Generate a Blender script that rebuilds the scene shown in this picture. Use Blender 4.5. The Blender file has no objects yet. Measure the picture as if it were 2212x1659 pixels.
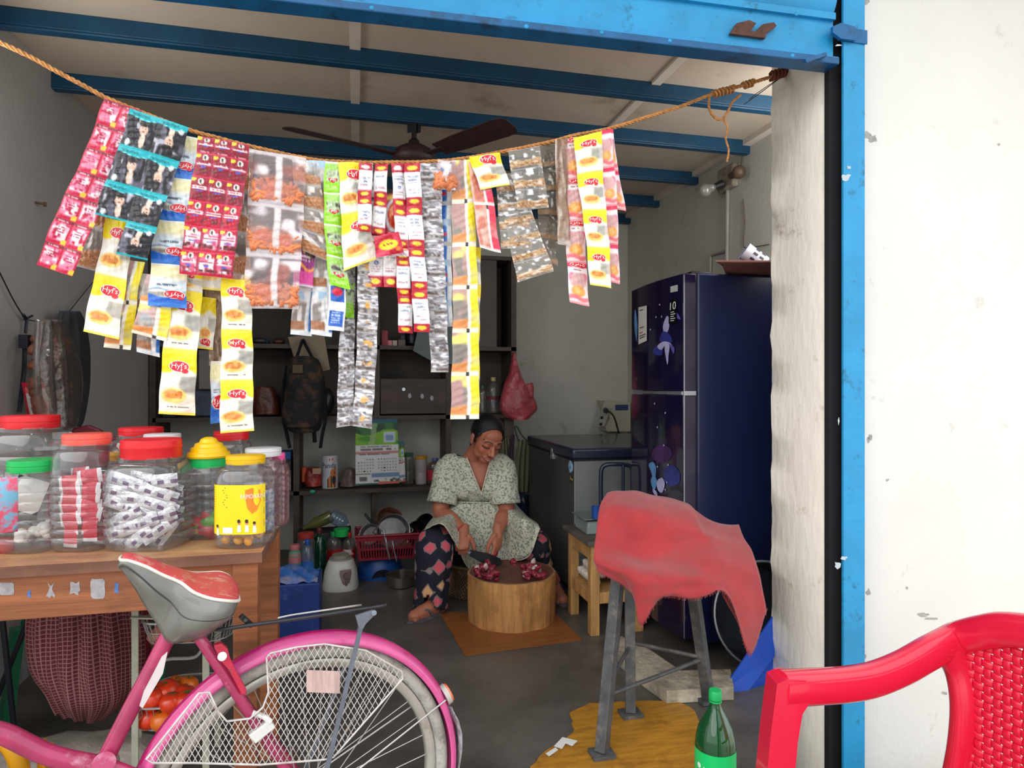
import bpy, math, random
import numpy as np
from mathutils import Vector, Matrix, Quaternion
random.seed(7); np.random.seed(7)
PI = math.pi
COL = bpy.context.scene.collection
# ---------------------------------------------------------------- camera model (room axes: X along the shop front, Y into the shop)
FPX, YAW, CAMZ = 1400.0, math.radians(13.5), 1.12
SA, CA = math.sin(YAW), math.cos(YAW)
def ray(px, py):
    u = (px-1106.0)/FPX; w = (829.5-py)/FPX
    return Vector((SA+CA*u, CA-SA*u, w))
def at(px, py, d): return Vector((0, 0, CAMZ)) + ray(px, py)*d
def on_y(px, py, Y): r = ray(px, py); return Vector((0, 0, CAMZ)) + r*(Y/r.y)
def on_x(px, py, X): r = ray(px, py); return Vector((0, 0, CAMZ)) + r*(X/r.x)
def on_z(px, py, Z): r = ray(px, py); return Vector((0, 0, CAMZ)) + r*((Z-CAMZ)/r.z)
RIGHT = Vector((CA, -SA, 0)); FWD = Vector((SA, CA, 0)); UP = Vector((0, 0, 1))

def S(r, g, b):
    f = lambda v: (v/255/12.92 if v/255 <= .04045 else ((v/255+.055)/1.055)**2.4)
    return (f(r), f(g), f(b))
def lin(a):
    a = np.clip(np.asarray(a, float), 0, 1)
    return np.where(a <= .04045, a/12.92, ((a+.055)/1.055)**2.4)

# ---------------------------------------------------------------- materials
MATS = {}
def mat(name, col, rough=.55, metal=0., var=.14, scale=7, bump=0., bscale=60, spec=.5, coat=0., stretch=(1, 1, 1), col2=None, dirt=None, dirt_amt=.35, dirt_scale=3, alpha=1., sheen=0., thr=(.35, .65)):
    if name in MATS: return MATS[name]
    m = bpy.data.materials.new(name); m.use_nodes = True
    nt = m.node_tree; N = nt.nodes; L = nt.links
    b = N['Principled BSDF']
    tc = N.new('ShaderNodeTexCoord'); mp = N.new('ShaderNodeMapping'); mp.inputs['Scale'].default_value = stretch
    L.new(tc.outputs['Object'], mp.inputs['Vector'])
    no = N.new('ShaderNodeTexNoise'); no.inputs['Scale'].default_value = scale; no.inputs['Detail'].default_value = 6; no.inputs['Roughness'].default_value = .6
    L.new(mp.outputs['Vector'], no.inputs['Vector'])
    rp = N.new('ShaderNodeValToRGB')
    c2 = col2 if col2 else tuple(min(1, c*(1+var)) for c in col); c1 = col if col2 else tuple(c*(1-var) for c in col)
    rp.color_ramp.elements[0].position = thr[0]; rp.color_ramp.elements[1].position = thr[1]
    rp.color_ramp.elements[0].color = (*c1, 1); rp.color_ramp.elements[1].color = (*c2, 1)
    L.new(no.outputs['Fac'], rp.inputs['Fac'])
    out = rp.outputs['Color']
    if dirt:
        n2 = N.new('ShaderNodeTexNoise'); n2.inputs['Scale'].default_value = dirt_scale; n2.inputs['Detail'].default_value = 8; n2.inputs['Roughness'].default_value = .7
        L.new(tc.outputs['Object'], n2.inputs['Vector'])
        r2 = N.new('ShaderNodeMapRange'); r2.inputs['From Min'].default_value = .62-dirt_amt*.5; r2.inputs['From Max'].default_value = .74
        L.new(n2.outputs['Fac'], r2.inputs['Value'])
        mx = N.new('ShaderNodeMix'); mx.data_type = 'RGBA'
        L.new(r2.outputs['Result'], mx.inputs['Factor']); L.new(out, mx.inputs['A']); mx.inputs['B'].default_value = (*dirt, 1)
        out = mx.outputs['Result']
    L.new(out, b.inputs['Base Color'])
    b.inputs['Roughness'].default_value = rough; b.inputs['Metallic'].default_value = metal
    b.inputs['Specular IOR Level'].default_value = spec; b.inputs['Coat Weight'].default_value = coat
    b.inputs['Alpha'].default_value = alpha
    if sheen: b.inputs['Sheen Weight'].default_value = sheen
    if bump:
        n3 = N.new('ShaderNodeTexNoise'); n3.inputs['Scale'].default_value = bscale; n3.inputs['Detail'].default_value = 4
        L.new(mp.outputs['Vector'], n3.inputs['Vector'])
        bp = N.new('ShaderNodeBump'); bp.inputs['Strength'].default_value = bump; bp.inputs['Distance'].default_value = .01
        L.new(n3.outputs['Fac'], bp.inputs['Height']); L.new(bp.outputs['Normal'], b.inputs['Normal'])
    MATS[name] = m; return m
def clear(name, tint=(.95, .96, .96), lo=.05, hi=.55, rough=.06, haze=.04, hazecol=(.8, .82, .82), bump=0., bscale=60):
    """thin clear plastic: transparent + fresnel gloss + a little haze"""
    if name in MATS: return MATS[name]
    m = bpy.data.materials.new(name); m.use_nodes = True; nt = m.node_tree; N = nt.nodes; L = nt.links
    N.remove(N['Principled BSDF']); out = N['Material Output']
    tr = N.new('ShaderNodeBsdfTransparent'); tr.inputs['Color'].default_value = (*tint, 1)
    df = N.new('ShaderNodeBsdfDiffuse'); df.inputs['Color'].default_value = (*hazecol, 1)
    gl = N.new('ShaderNodeBsdfGlossy'); gl.inputs['Roughness'].default_value = rough
    lw = N.new('ShaderNodeLayerWeight'); lw.inputs['Blend'].default_value = .35
    mr = N.new('ShaderNodeMapRange'); mr.inputs['To Min'].default_value = lo; mr.inputs['To Max'].default_value = hi
    L.new(lw.outputs['Facing'], mr.inputs['Value'])
    m1 = N.new('ShaderNodeMixShader'); m1.inputs['Fac'].default_value = haze
    L.new(tr.outputs[0], m1.inputs[1]); L.new(df.outputs[0], m1.inputs[2])
    m2 = N.new('ShaderNodeMixShader'); L.new(mr.outputs['Result'], m2.inputs['Fac'])
    L.new(m1.outputs[0], m2.inputs[1]); L.new(gl.outputs[0], m2.inputs[2]); L.new(m2.outputs[0], out.inputs['Surface'])
    if bump:
        n3 = N.new('ShaderNodeTexNoise'); n3.inputs['Scale'].default_value = bscale; n3.inputs['Detail'].default_value = 3
        tc = N.new('ShaderNodeTexCoord'); L.new(tc.outputs['Object'], n3.inputs['Vector'])
        bp = N.new('ShaderNodeBump'); bp.inputs['Strength'].default_value = bump; bp.inputs['Distance'].default_value = .01
        L.new(n3.outputs['Fac'], bp.inputs['Height']); L.new(bp.outputs['Normal'], gl.inputs['Normal']); L.new(bp.outputs['Normal'], df.inputs['Normal'])
    MATS[name] = m; return m
def painted(name, rough=.3, bump=.35, bscale=90, spec=.5, gain=1.0, sss=0.):
    """colour and opacity read from the mesh's own colour attribute"""
    if name in MATS: return MATS[name]
    m = bpy.data.materials.new(name); m.use_nodes = True; nt = m.node_tree; N = nt.nodes; L = nt.links
    b = N['Principled BSDF']; at_ = N.new('ShaderNodeAttribute'); at_.attribute_name = 'Col'
    L.new(at_.outputs['Color'], b.inputs['Base Color'])
    L.new(at_.outputs['Alpha'], b.inputs['Alpha'])
    b.inputs['Roughness'].default_value = rough; b.inputs['Specular IOR Level'].default_value = spec
    if sss:
        b.inputs['Subsurface Weight'].default_value = sss; b.inputs['Subsurface Radius'].default_value = (.012, .005, .003)
    if bump:
        tc = N.new('ShaderNodeTexCoord'); n3 = N.new('ShaderNodeTexNoise'); n3.inputs['Scale'].default_value = bscale; n3.inputs['Detail'].default_value = 3
        L.new(tc.outputs['Object'], n3.inputs['Vector'])
        bp = N.new('ShaderNodeBump'); bp.inputs['Strength'].default_value = bump; bp.inputs['Distance'].default_value = .006
        L.new(n3.outputs['Fac'], bp.inputs['Height']); L.new(bp.outputs['Normal'], b.inputs['Normal'])
    MATS[name] = m; return m

# ---------------------------------------------------------------- mesh builder
def frames(P, closed=False):
    n = len(P); T = []
    for i in range(n):
        a = P[i-1] if (i > 0 or closed) else P[i]; b = P[(i+1) % n] if (i < n-1 or closed) else P[i]
        t = (b-a); T.append(t.normalized() if t.length > 1e-9 else Vector((0, 0, 1)))
    u = T[0].orthogonal().normalized(); R = []
    for i in range(n):
        if i:
            q = T[i-1].rotation_difference(T[i]); u = q @ u
            u = (u - T[i]*u.dot(T[i])).normalized()
        R.append((T[i], u.copy(), T[i].cross(u)))
    return R
def catmull(P, k=6, closed=False):
    P = [Vector(p) for p in P]; n = len(P); out = []
    rng = range(n if closed else n-1)
    for i in rng:
        p1, p2 = P[i], P[(i+1) % n]
        p0 = P[(i-1) % n] if (closed or i > 0) else p1*2-p2
        p3 = P[(i+2) % n] if (closed or i < n-2) else p2*2-p1
        for j in range(k):
            t = j/k
            out.append(.5*((2*p1)+(p2-p0)*t+(2*p0-5*p1+4*p2-p3)*t*t+(3*p1-p0-3*p2+p3)*t**3))
    if not closed: out.append(P[-1].copy())
    return out
def catmull_rows(rows, ku=5, kv=5, closed=False):
    A = [catmull(r, ku, closed) for r in rows]
    cols = [catmull([A[i][j] for i in range(len(A))], kv) for j in range(len(A[0]))]
    return [[cols[j][i] for j in range(len(cols))] for i in range(len(cols[0]))]
class MB:
    def __init__(s): s.v = []; s.f = []; s.m = []; s.c = None
    def add(s, V, F, mi=0):
        o = len(s.v); s.v += [Vector(p) for p in V]; s.f += [tuple(o+i for i in f) for f in F]; s.m += [mi]*len(F); return s
    def box(s, c, d, R=None, mi=0, taper=1.0):
        c = Vector(c); V = []
        for z in (-.5, .5):
            k = taper if z > 0 else 1
            for x, y in ((-.5, -.5), (.5, -.5), (.5, .5), (-.5, .5)):
                p = Vector((x*d[0]*k, y*d[1]*k, z*d[2])); V.append(c+(R @ p if R else p))
        return s.add(V, [(0, 3, 2, 1), (4, 5, 6, 7), (0, 1, 5, 4), (1, 2, 6, 5), (2, 3, 7, 6), (3, 0, 4, 7)], mi)
    def box2(s, lo, hi, mi=0):
        lo = Vector(lo); hi = Vector(hi); return s.box((lo+hi)/2, hi-lo, None, mi)
    def tube(s, P, r=.01, n=8, mi=0, closed=False, flat=None, cap=True, up=None):
        P = [Vector(p) for p in P]; m = len(P); rr = r if hasattr(r, '__len__') else [r]*m
        V = []; F = []
        for i, (t, u, w) in enumerate(frames(P, closed)):
            if up is not None:
                w = t.cross(Vector(up)); w = w.normalized() if w.length > 1e-6 else u; u = w.cross(t)
            for k in range(n):
                a = 2*PI*k/n; x, y = math.cos(a), math.sin(a)
                if flat:
                    e = flat[2] if len(flat) > 2 else 1
                    x = math.copysign(abs(x)**e, x)*flat[0]; y = math.copysign(abs(y)**e, y)*flat[1]
                V.append(P[i]+(u*x+w*y)*rr[i])
        for i in range(m if closed else m-1):
            a, b = i*n, ((i+1) % m)*n
            for k in range(n): F.append((a+k, a+(k+1) % n, b+(k+1) % n, b+k))
        if cap and not closed: F += [tuple(range(n-1, -1, -1)), tuple((m-1)*n+k for k in range(n))]
        return s.add(V, F, mi)
    def bar(s, a, b, w, t, up=(0, 0, 1), mi=0):
        a = Vector(a); b = Vector(b); z = (b-a).normalized(); x = z.cross(Vector(up)); x = x.normalized() if x.length > 1e-5 else z.orthogonal().normalized(); y = z.cross(x)
        return s.box((a+b)/2, (w, t, (b-a).length), Matrix((x, y, z)).transposed(), mi)
    def lathe(s, prof, c=(0, 0, 0), n=24, mi=0, R=None, e=1.0, sx=1., sy=1., cap=(True, True)):
        c = Vector(c); V = []; F = []; m = len(prof)
        for r, z in prof:
            for k in range(n):
                a = 2*PI*(k+.5)/n; x, y = math.cos(a), math.sin(a)
                if e != 1.0: x = math.copysign(abs(x)**e, x); y = math.copysign(abs(y)**e, y)
                p = Vector((x*r*sx, y*r*sy, z)); V.append(c+(R @ p if R else p))
        for i in range(m-1):
            for k in range(n): F.append((i*n+k, i*n+(k+1) % n, (i+1)*n+(k+1) % n, (i+1)*n+k))
        if cap[0]: F.append(tuple(range(n-1, -1, -1)))
        if cap[1]: F.append(tuple((m-1)*n+k for k in range(n)))
        return s.add(V, F, mi)
    def sphere(s, c, r, n=14, mi=0, R=None, m=None):
        r = (r, r, r) if not hasattr(r, '__len__') else r; c = Vector(c); m = m or n//2+1
        V = []; F = []
        for i in range(1, m):
            th = PI*i/m
            for k in range(n):
                p = Vector((math.sin(th)*math.cos(2*PI*k/n)*r[0], math.sin(th)*math.sin(2*PI*k/n)*r[1], math.cos(th)*r[2])); V.append(c+(R @ p if R else p))
        for q in (r[2], -r[2]):
            p = Vector((0, 0, q)); V.append(c+(R @ p if R else p))
        t, b = len(V)-2, len(V)-1
        for i in range(m-2):
            for k in range(n): F.append((i*n+k, (i+1)*n+k, (i+1)*n+(k+1) % n, i*n+(k+1) % n))
        for k in range(n): F += [(t, k, (k+1) % n), (b, (m-2)*n+(k+1) % n, (m-2)*n+k)]
        return s.add(V, F, mi)
    def grid(s, rows, mi=0, closed=False, mfun=None):
        o = len(s.v); nr, nc = len(rows), len(rows[0]); s.v += [Vector(p) for r in rows for p in r]
        for i in range(nr-1):
            for j in range(nc if closed else nc-1):
                s.f.append((o+i*nc+j, o+(i+1)*nc+j, o+(i+1)*nc+(j+1) % nc, o+i*nc+(j+1) % nc)); s.m.append(mfun(i, j) if mfun else mi)
        return s
    def prism(s, pts, vec, mi=0):
        """closed 3D outline extruded along vec"""
        n = len(pts); vec = Vector(vec); P = [Vector(p) for p in pts]
        return s.add(P+[p+vec for p in P], [tuple(range(n-1, -1, -1)), tuple(range(n, 2*n))]+[(i, (i+1) % n, n+(i+1) % n, n+i) for i in range(n)], mi)
    def poly(s, pts, mi=0): return s.add(pts, [tuple(range(len(pts)))], mi)
    def text(s, txt, fn, u0, v0, u1, v1, mi=0, keep=False):
        """flat lettering laid through fn(u, v); u to the right, v downward"""
        V, F, w, h = glyphs(txt)
        if keep:
            k = min((u1-u0)/w, (v1-v0)/h); cu, cv = (u0+u1)/2, (v0+v1)/2; u0, u1, v0, v1 = cu-k*w/2, cu+k*w/2, cv-k*h/2, cv+k*h/2
        return s.add([fn(u0+(u1-u0)*x/w, v1-(v1-v0)*y/h) for x, y in V], F, mi)
    def disc(s, fn, cu, cv, ru, rv, mi=0, n=20, seg=(0, 1)):
        P = [fn(cu, cv)]; F = []
        for k in range(n+1):
            a = 2*PI*(seg[0]+(seg[1]-seg[0])*k/n); P.append(fn(cu+ru*math.cos(a), cv+rv*math.sin(a)))
        F = [(0, k+1, k+2) for k in range(n)]
        return s.add(P, F, mi)
    def build(s, name, mats, parent=None, loc=None, smooth=32, bevel=0, seg=2, solid=0, sub=0, colors=None, norm=False):
        org = Vector(parent['_o']) if parent is not None else (Vector(loc) if loc is not None else None)
        if org is None:
            lo = Vector([min(p[i] for p in s.v) for i in range(3)]); hi = Vector([max(p[i] for p in s.v) for i in range(3)])
            org = Vector(((lo.x+hi.x)/2, (lo.y+hi.y)/2, lo.z))
        me = bpy.data.meshes.new(name); me.from_pydata([tuple(p-org) for p in s.v], [], s.f)
        mats = mats if isinstance(mats, (list, tuple)) else [mats]
        for m in mats: me.materials.append(m)
        me.polygons.foreach_set('material_index', s.m)
        if colors is not None:
            a = me.color_attributes.new('Col', 'FLOAT_COLOR', 'POINT'); a.data.foreach_set('color', np.asarray(colors, dtype=np.float32).ravel())
        if smooth:
            me.polygons.foreach_set('use_smooth', [True]*len(me.polygons))
            if smooth < 180: me.set_sharp_from_angle(angle=math.radians(smooth))
        if norm:
            import bmesh
            bm = bmesh.new(); bm.from_mesh(me); bmesh.ops.recalc_face_normals(bm, faces=bm.faces); bm.to_mesh(me); bm.free()
        me.update()
        o = bpy.data.objects.new(name, me); COL.objects.link(o)
        if parent is not None: o.parent = parent
        else: o.location = org
        o['_o'] = tuple(org)
        if bevel:
            b = o.modifiers.new('Bevel', 'BEVEL'); b.width = bevel; b.segments = seg; b.limit_method = 'ANGLE'; b.angle_limit = math.radians(40)
        if solid:
            b = o.modifiers.new('Solidify', 'SOLIDIFY'); b.thickness = solid; b.offset = 0
        if sub:
            b = o.modifiers.new('Subdivision', 'SUBSURF'); b.levels = sub; b.render_levels = sub
        return o
_GL = {}
def glyphs(txt):
    if txt not in _GL:
        cu = bpy.data.curves.new('lettering', 'FONT'); cu.body = txt; cu.resolution_u = 3; cu.fill_mode = 'FRONT'
        o = bpy.data.objects.new('lettering', cu); me = o.to_mesh()
        V = [(v.co.x, v.co.y) for v in me.vertices]; F = [tuple(p.vertices) for p in me.polygons]
        o.to_mesh_clear(); bpy.data.objects.remove(o); bpy.data.curves.remove(cu)
        x0 = min(v[0] for v in V); y0 = min(v[1] for v in V); V = [(x-x0, y-y0) for x, y in V]
        _GL[txt] = (V, F, max(v[0] for v in V), max(v[1] for v in V))
    return _GL[txt]
def tag(o, label, cat, group=None):
    o['label'] = label; o['category'] = cat
    if group: o['group'] = group
    return o
def thing(name, label, cat, loc, group=None):
    o = bpy.data.objects.new(name, None); o.empty_display_size = .05; COL.objects.link(o)
    o.location = loc; o['_o'] = tuple(loc); return tag(o, label, cat, group)
def struct(o): o['kind'] = 'structure'; return o
def dup(root, loc, rotz=0, label=None, scale=None):
    r = root.copy(); COL.objects.link(r); r.location = loc; r.rotation_euler = (0, 0, rotz)
    if scale: r.scale = scale
    if label: r['label'] = label
    for ch in list(root.children):
        c = ch.copy(); COL.objects.link(c); c.parent = r
        for g in list(ch.children):
            d = g.copy(); COL.objects.link(d); d.parent = c
    return r
def rotz(a): return Matrix.Rotation(a, 3, 'Z')
def flatmap(o, ux, uy):
    """(u, v) in [0,1] to a flat rectangle: o top-left corner, ux across, uy down"""
    o = Vector(o); ux = Vector(ux); uy = Vector(uy); return lambda u, v: o+ux*u+uy*v
def noise1(seed, n):
    r = random.Random(seed); return [r.uniform(-1, 1) for _ in range(n)]
# ================================================================ SETTING
XL, XR, YB, YF, YR, CEIL = -1.22, 2.02, 4.62, 1.865, 2.156, 2.405
M_wall = mat('plaster_interior', S(196, 195, 186), .8, var=.04, scale=4, bump=.15, bscale=40, dirt=S(120, 112, 100), dirt_amt=.05, dirt_scale=2.2)
M_wallL = mat('plaster_grey', S(182, 180, 178), .85, var=.05, scale=3, bump=.15, bscale=40, dirt=S(110, 106, 100), dirt_amt=.06, dirt_scale=2.)
M_front = mat('plaster_white', S(228, 228, 223), .8, var=.03, scale=2, bump=.12, bscale=50, dirt=S(196, 194, 186), dirt_amt=.02, dirt_scale=9)
M_reveal = mat('plaster_worn', S(248, 244, 232), .85, var=.05, scale=5, bump=.4, bscale=38, dirt=S(176, 158, 130), dirt_amt=.06, dirt_scale=7, stretch=(1, 1, .35))
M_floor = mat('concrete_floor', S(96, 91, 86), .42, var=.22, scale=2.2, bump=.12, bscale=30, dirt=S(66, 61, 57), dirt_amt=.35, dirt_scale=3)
M_ceil = mat('ceiling_board', S(194, 180, 163), .8, var=.05, scale=3, bump=.08, bscale=30, dirt=S(150, 130, 112), dirt_amt=.1, dirt_scale=2.5)
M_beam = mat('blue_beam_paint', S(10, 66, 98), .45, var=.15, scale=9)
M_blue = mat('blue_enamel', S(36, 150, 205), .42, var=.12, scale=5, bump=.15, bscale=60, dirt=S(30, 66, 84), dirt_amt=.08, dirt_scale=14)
M_blue2 = mat('blue_enamel_dark', S(18, 96, 150), .45, var=.2, scale=8, dirt=S(30, 40, 48), dirt_amt=.2, dirt_scale=9)
M_dark = mat('dark_gap', S(24, 24, 30), .8)
M_rust = mat('rusty_steel', S(92, 60, 48), .8, var=.3, scale=30, bump=.3)
M_ground = mat('ground_earth', S(205, 198, 186), .95, var=.15, scale=3, bump=.3)

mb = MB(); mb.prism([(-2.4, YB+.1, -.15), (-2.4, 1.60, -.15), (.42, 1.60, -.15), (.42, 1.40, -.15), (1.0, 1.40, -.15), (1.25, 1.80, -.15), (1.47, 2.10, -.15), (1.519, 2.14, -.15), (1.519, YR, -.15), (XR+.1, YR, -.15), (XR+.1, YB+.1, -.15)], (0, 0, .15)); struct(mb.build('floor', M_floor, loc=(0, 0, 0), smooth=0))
mb = MB(); mb.box2((-14, -14, -.55), (14, 12, -.45)); struct(mb.build('ground', M_ground, loc=(0, 0, -.5), smooth=0))
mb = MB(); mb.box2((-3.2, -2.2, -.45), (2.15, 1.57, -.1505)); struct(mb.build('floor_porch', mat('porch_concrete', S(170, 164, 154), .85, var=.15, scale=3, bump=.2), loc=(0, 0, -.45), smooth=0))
mb = MB(); mb.box2((XL-.12, YR, 0), (XL, YB+.1, 2.6)); struct(mb.build('wall_left', M_wallL, loc=(XL, 3, 0), smooth=0))
mb = MB(); mb.box2((XL-.12, YB, 0), (XR+.12, YB+.12, 2.6)); struct(mb.build('wall_back', M_wall, loc=(0, YB, 0), smooth=0))
mb = MB(); mb.box2((XR, YR, 0), (XR+.12, YB+.1, 2.6)); struct(mb.build('wall_right', M_wall, loc=(XR, 3, 0), smooth=0))
# the facade: pillar and wall right of the opening, pillar left of it, lintel above
def reveal_noise(z): return .004*math.sin(z*23)+.003*math.sin(z*51+1)
mb = MB()
xs = 1.52
rows = []
for i in range(61):
    z = -.45+3.39*i/60; rows.append([Vector((xs+.01, YF, z)), Vector((xs+reveal_noise(z+.4)*.5, YF+.02, z)), Vector((xs, (YF+YR)/2, z)), Vector((xs+reveal_noise(z), YR-.012, z)), Vector((xs+.012, YR, z))])
mb.grid(rows, mi=1)
mb.add([(xs+.01, YF, -.45), (4.6, YF, -.45), (4.6, YF, 2.94), (xs+.01, YF, 2.94), (xs+.01, YR, 0), (4.6, YR, 0), (4.6, YR, 2.94), (xs+.01, YR, 2.94)], [(0, 1, 2, 3), (5, 4, 7, 6), (1, 5, 6, 2), (3, 2, 6, 7)], 0)
mb.box2((-3.6, YF, -.15), (XL-.03, YR, 2.94), 0)
mb.box2((XL-.03, YF+.09, 2.33), (xs, YR, 2.94), 0)
struct(mb.build('wall_front', [M_front, M_reveal], loc=(2, YF, 0), smooth=40))
mb = MB(); mb.box2((XL-.1, YR-.02, CEIL), (XR+.1, YB+.1, CEIL+.1)); struct(mb.build('ceiling', M_ceil, loc=(0, 3, CEIL), smooth=0))
# cover strips under the ceiling boards
M_strip = mat('ceiling_strip', S(212, 203, 190), .8, var=.05)
k = 1
for x in (-.32+.315, 1.42-.18):
    mb = MB(); mb.box2((x-.02, YR, CEIL-.012), (x+.02, YB, CEIL)); struct(mb.build('trim_%d' % k, M_strip, smooth=0)); k += 1
for x0 in (XR-.045,):
    mb = MB(); mb.box2((x0, YR, CEIL-.03), (XR, YB, CEIL)); struct(mb.build('trim_%d' % k, M_strip, smooth=0)); k += 1
for i, y in enumerate((2.56, 3.05, 3.58, 4.10, 4.58)):
    mb = MB(); mb.box2((XL, y-.02, 2.335), (XR, y+.02, 2.345), 0); mb.box2((XL, y-.02, 2.345), (XR, y-.012, CEIL), 0); mb.box2((XL, y+.012, 2.345), (XR, y+.02, CEIL), 0)
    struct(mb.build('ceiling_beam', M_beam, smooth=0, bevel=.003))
mb = MB(); mb.box2((-3.6, 1.15, 2.95), (4.6, YR, 3.05)); struct(mb.build('ceiling_eave', M_front, smooth=0))
# wall spots on the facade
M_spot = mat('grey_scuff', S(168, 166, 160), .9, var=.2, scale=40)
mb = MB()
for px, py, ru, rv in ((1872, 291, 13, 10), (1886, 300, 9, 9), (1868, 3, 16, 8), (2158, 312, 3, 3), (1868, 1418, 4, 5), (1995, 1328, 12, 5), (2010, 1336, 16, 3), (1885, 1507, 4, 4), (2040, 1497, 7, 4), (1880, 945, 5, 6), (1876, 950, 4, 9), (1917, 1037, 4, 3), (1876, 1280, 6, 8), (2065, 1420, 5, 3), (1893, 1500, 3, 6), (1960, 1270, 3, 3)):
    fn = lambda u, v: on_y(u, v, YF-.0012)
    P = []; n = 12
    for q in range(n):
        a = 2*PI*q/n; k = random.uniform(.6, 1.2); P.append(fn(px+ru*math.cos(a)*k, py+rv*math.sin(a)*k))
    mb.poly(P)
struct(mb.build('trim_4', M_spot, smooth=0))

# ---------------- rolling shutter, its guide rail and the two brackets
ROLL = .019
def sh(x, z, y=0): return Vector((x, 1.825+y, 2.158+z+(x-1.53)*ROLL))
sx0, sx1 = -1.35, 1.519
t = thing('rolling_shutter', 'raised blue steel rolling shutter with riveted bottom rail above the shop opening', 'shutter', sh(.2, 0))
def strip(prof, mi=0, x0=sx0, x1=sx1, n=2):
    mb = MB(); rows = [[sh(x0+(x1-x0)*j/n, z, y) for j in range(n+1)] for z, y in prof]; mb.grid(rows, mi); return mb
strip([(.0, .03), (.0, -.03), (.022, -.03), (.022, -.005), (.15, -.005), (.15, -.018), (.172, -.018), (.172, .0), (.16, .02)]).build('bottom_rail', M_blue, t, smooth=30)
strip([(-.002, .03), (-.002, -.031), (-.0, -.033), (.018, -.033), (.02, -.030)]).build('lip', M_blue2, t, smooth=30)
pr = []
for q in range(8):
    z0 = .176+q*.085
    for a in range(9): pr.append((z0+.083*a/8, -.008-.016*math.sin(PI*a/8)))
    pr.append((z0+.084, .004))
strip(pr).build('slat_curtain', M_blue, t, smooth=50)
mb = MB(); mb2 = MB()
for px, py, z in ((1720, 30, .16), (1447, 88, .012), (1712, 120, .012), (1137, 57, .012), (803, 17, .012), (1300, 70, .012)):
    p = on_y(px, py, 1.792); mb = MB(); mb.sphere(p, (.007, .004, .007), 10); mb.build('rivet', M_blue, t)
mb = MB()
P = [on_y(a, b, 1.806) for a, b in ((1578, 72), (1592, 50), (1618, 43), (1634, 50), (1622, 66), (1632, 68), (1648, 52), (1672, 48), (1678, 56), (1655, 72), (1654, 82))]
mb.prism(P, (0, .012, 0)); mb.build('lock_plate', M_rust, t, smooth=0)
mb = MB(); mb.bar(on_y(1738, 133, 1.78), on_y(1783, 118, 1.78), .014, .012); mb.build('end_stop', M_blue2, t, smooth=0)
t = thing('shutter_guide', 'tall blue steel guide channel of the shutter beside the white wall', 'guide rail', (1.585, 1.85, 0))
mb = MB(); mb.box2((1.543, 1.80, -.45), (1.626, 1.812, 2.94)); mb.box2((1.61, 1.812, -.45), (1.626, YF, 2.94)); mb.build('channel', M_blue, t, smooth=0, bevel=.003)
mb = MB(); mb.box2((1.522, 1.842, -.45), (1.609, YF-.001, 2.94)); mb.build('channel_back', M_dark, t, smooth=0)  # near-black colour stands in for the shade inside the slot
mb = MB(); mb.box2((1.52, 1.795, 2.235), (1.63, 1.80, 2.28)); mb.prism([(1.52, 1.785, 2.235), (1.49, 1.785, 2.25), (1.49, 1.785, 2.27), (1.52, 1.785, 2.285), (1.575, 1.785, 2.28), (1.575, 1.785, 2.235)], (0, .012, 0)); mb.build('stop_bracket', M_blue2, t, smooth=0)
mb = MB()
for px, py, ru, rv in ((1828, 383, 11, 8), (1834, 362, 4, 4), (1812, 98, 8, 2), (1812, 910, 2, 8), (1810, 1222, 9, 9), (1822, 1205, 8, 5)):
    P = []
    for q in range(11):
        a = 2*PI*q/11; k = random.uniform(.5, 1.2); P.append(on_y(px+ru*math.cos(a)*k, py+rv*math.sin(a)*k, 1.7988))
    mb.poly(P)
mb.build('paint_chip', mat('chipped_primer', S(190, 205, 215), .8), t, smooth=0)
# ================================================================ BICYCLE
YBK = 1.532; GZ = -.15; PHI = .255; CX0 = -.11
def B(px, py, y=YBK):
    """pixel to the bicycle's own frame: its plane stands turned by PHI about the rear axle"""
    r = ray(px, py); n = Vector((-math.sin(PHI), math.cos(PHI), 0)); c0 = Vector((CX0, YBK, 0))
    p = Vector((0, 0, CAMZ))+r*((c0.dot(n)+y-YBK)/r.dot(n)); q = p-c0
    return Vector((CX0+q.x*math.cos(PHI)+q.y*math.sin(PHI), y, p.z))
M_pink = mat('pink_frame_paint', S(176, 52, 98), .3, var=.18, scale=14, coat=.4, dirt=S(214, 160, 180), dirt_amt=.12, dirt_scale=16)
M_pinkf = mat('pink_fender_paint', S(222, 92, 156), .28, var=.1, scale=8, coat=.5, dirt=S(190, 60, 110), dirt_amt=.1, dirt_scale=12)
M_tyre = mat('dusty_tyre', S(182, 180, 172), .85, var=.2, scale=40, bump=.3, bscale=120, dirt=S(62, 60, 58), dirt_amt=.22, dirt_scale=20)
M_tread = mat('tyre_tread', S(72, 68, 64), .9, var=.3, scale=60, bump=.5, bscale=140)
M_rim = mat('dusty_rim', S(198, 196, 188), .35, metal=.5, var=.1, scale=20, dirt=S(150, 120, 90), dirt_amt=.12, dirt_scale=20)
M_spoke = mat('spoke_steel', S(205, 203, 200), .35, metal=.5)
M_net = mat('net_wire', S(214, 210, 206), .45, metal=.2, var=.15, scale=30, dirt=S(150, 110, 90), dirt_amt=.12, dirt_scale=20)
M_blk = mat('black_steel', S(38, 40, 46), .35, var=.2, scale=30, coat=.2)
M_greymetal = mat('grey_steel', S(120, 128, 142), .4, metal=.4, var=.15, scale=30)
M_white = mat('white_plastic', S(228, 228, 224), .45, var=.05)
M_vinyl = mat('grey_vinyl', S(112, 113, 108), .3, var=.12, scale=9, bump=.15, bscale=12, coat=.3)
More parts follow.
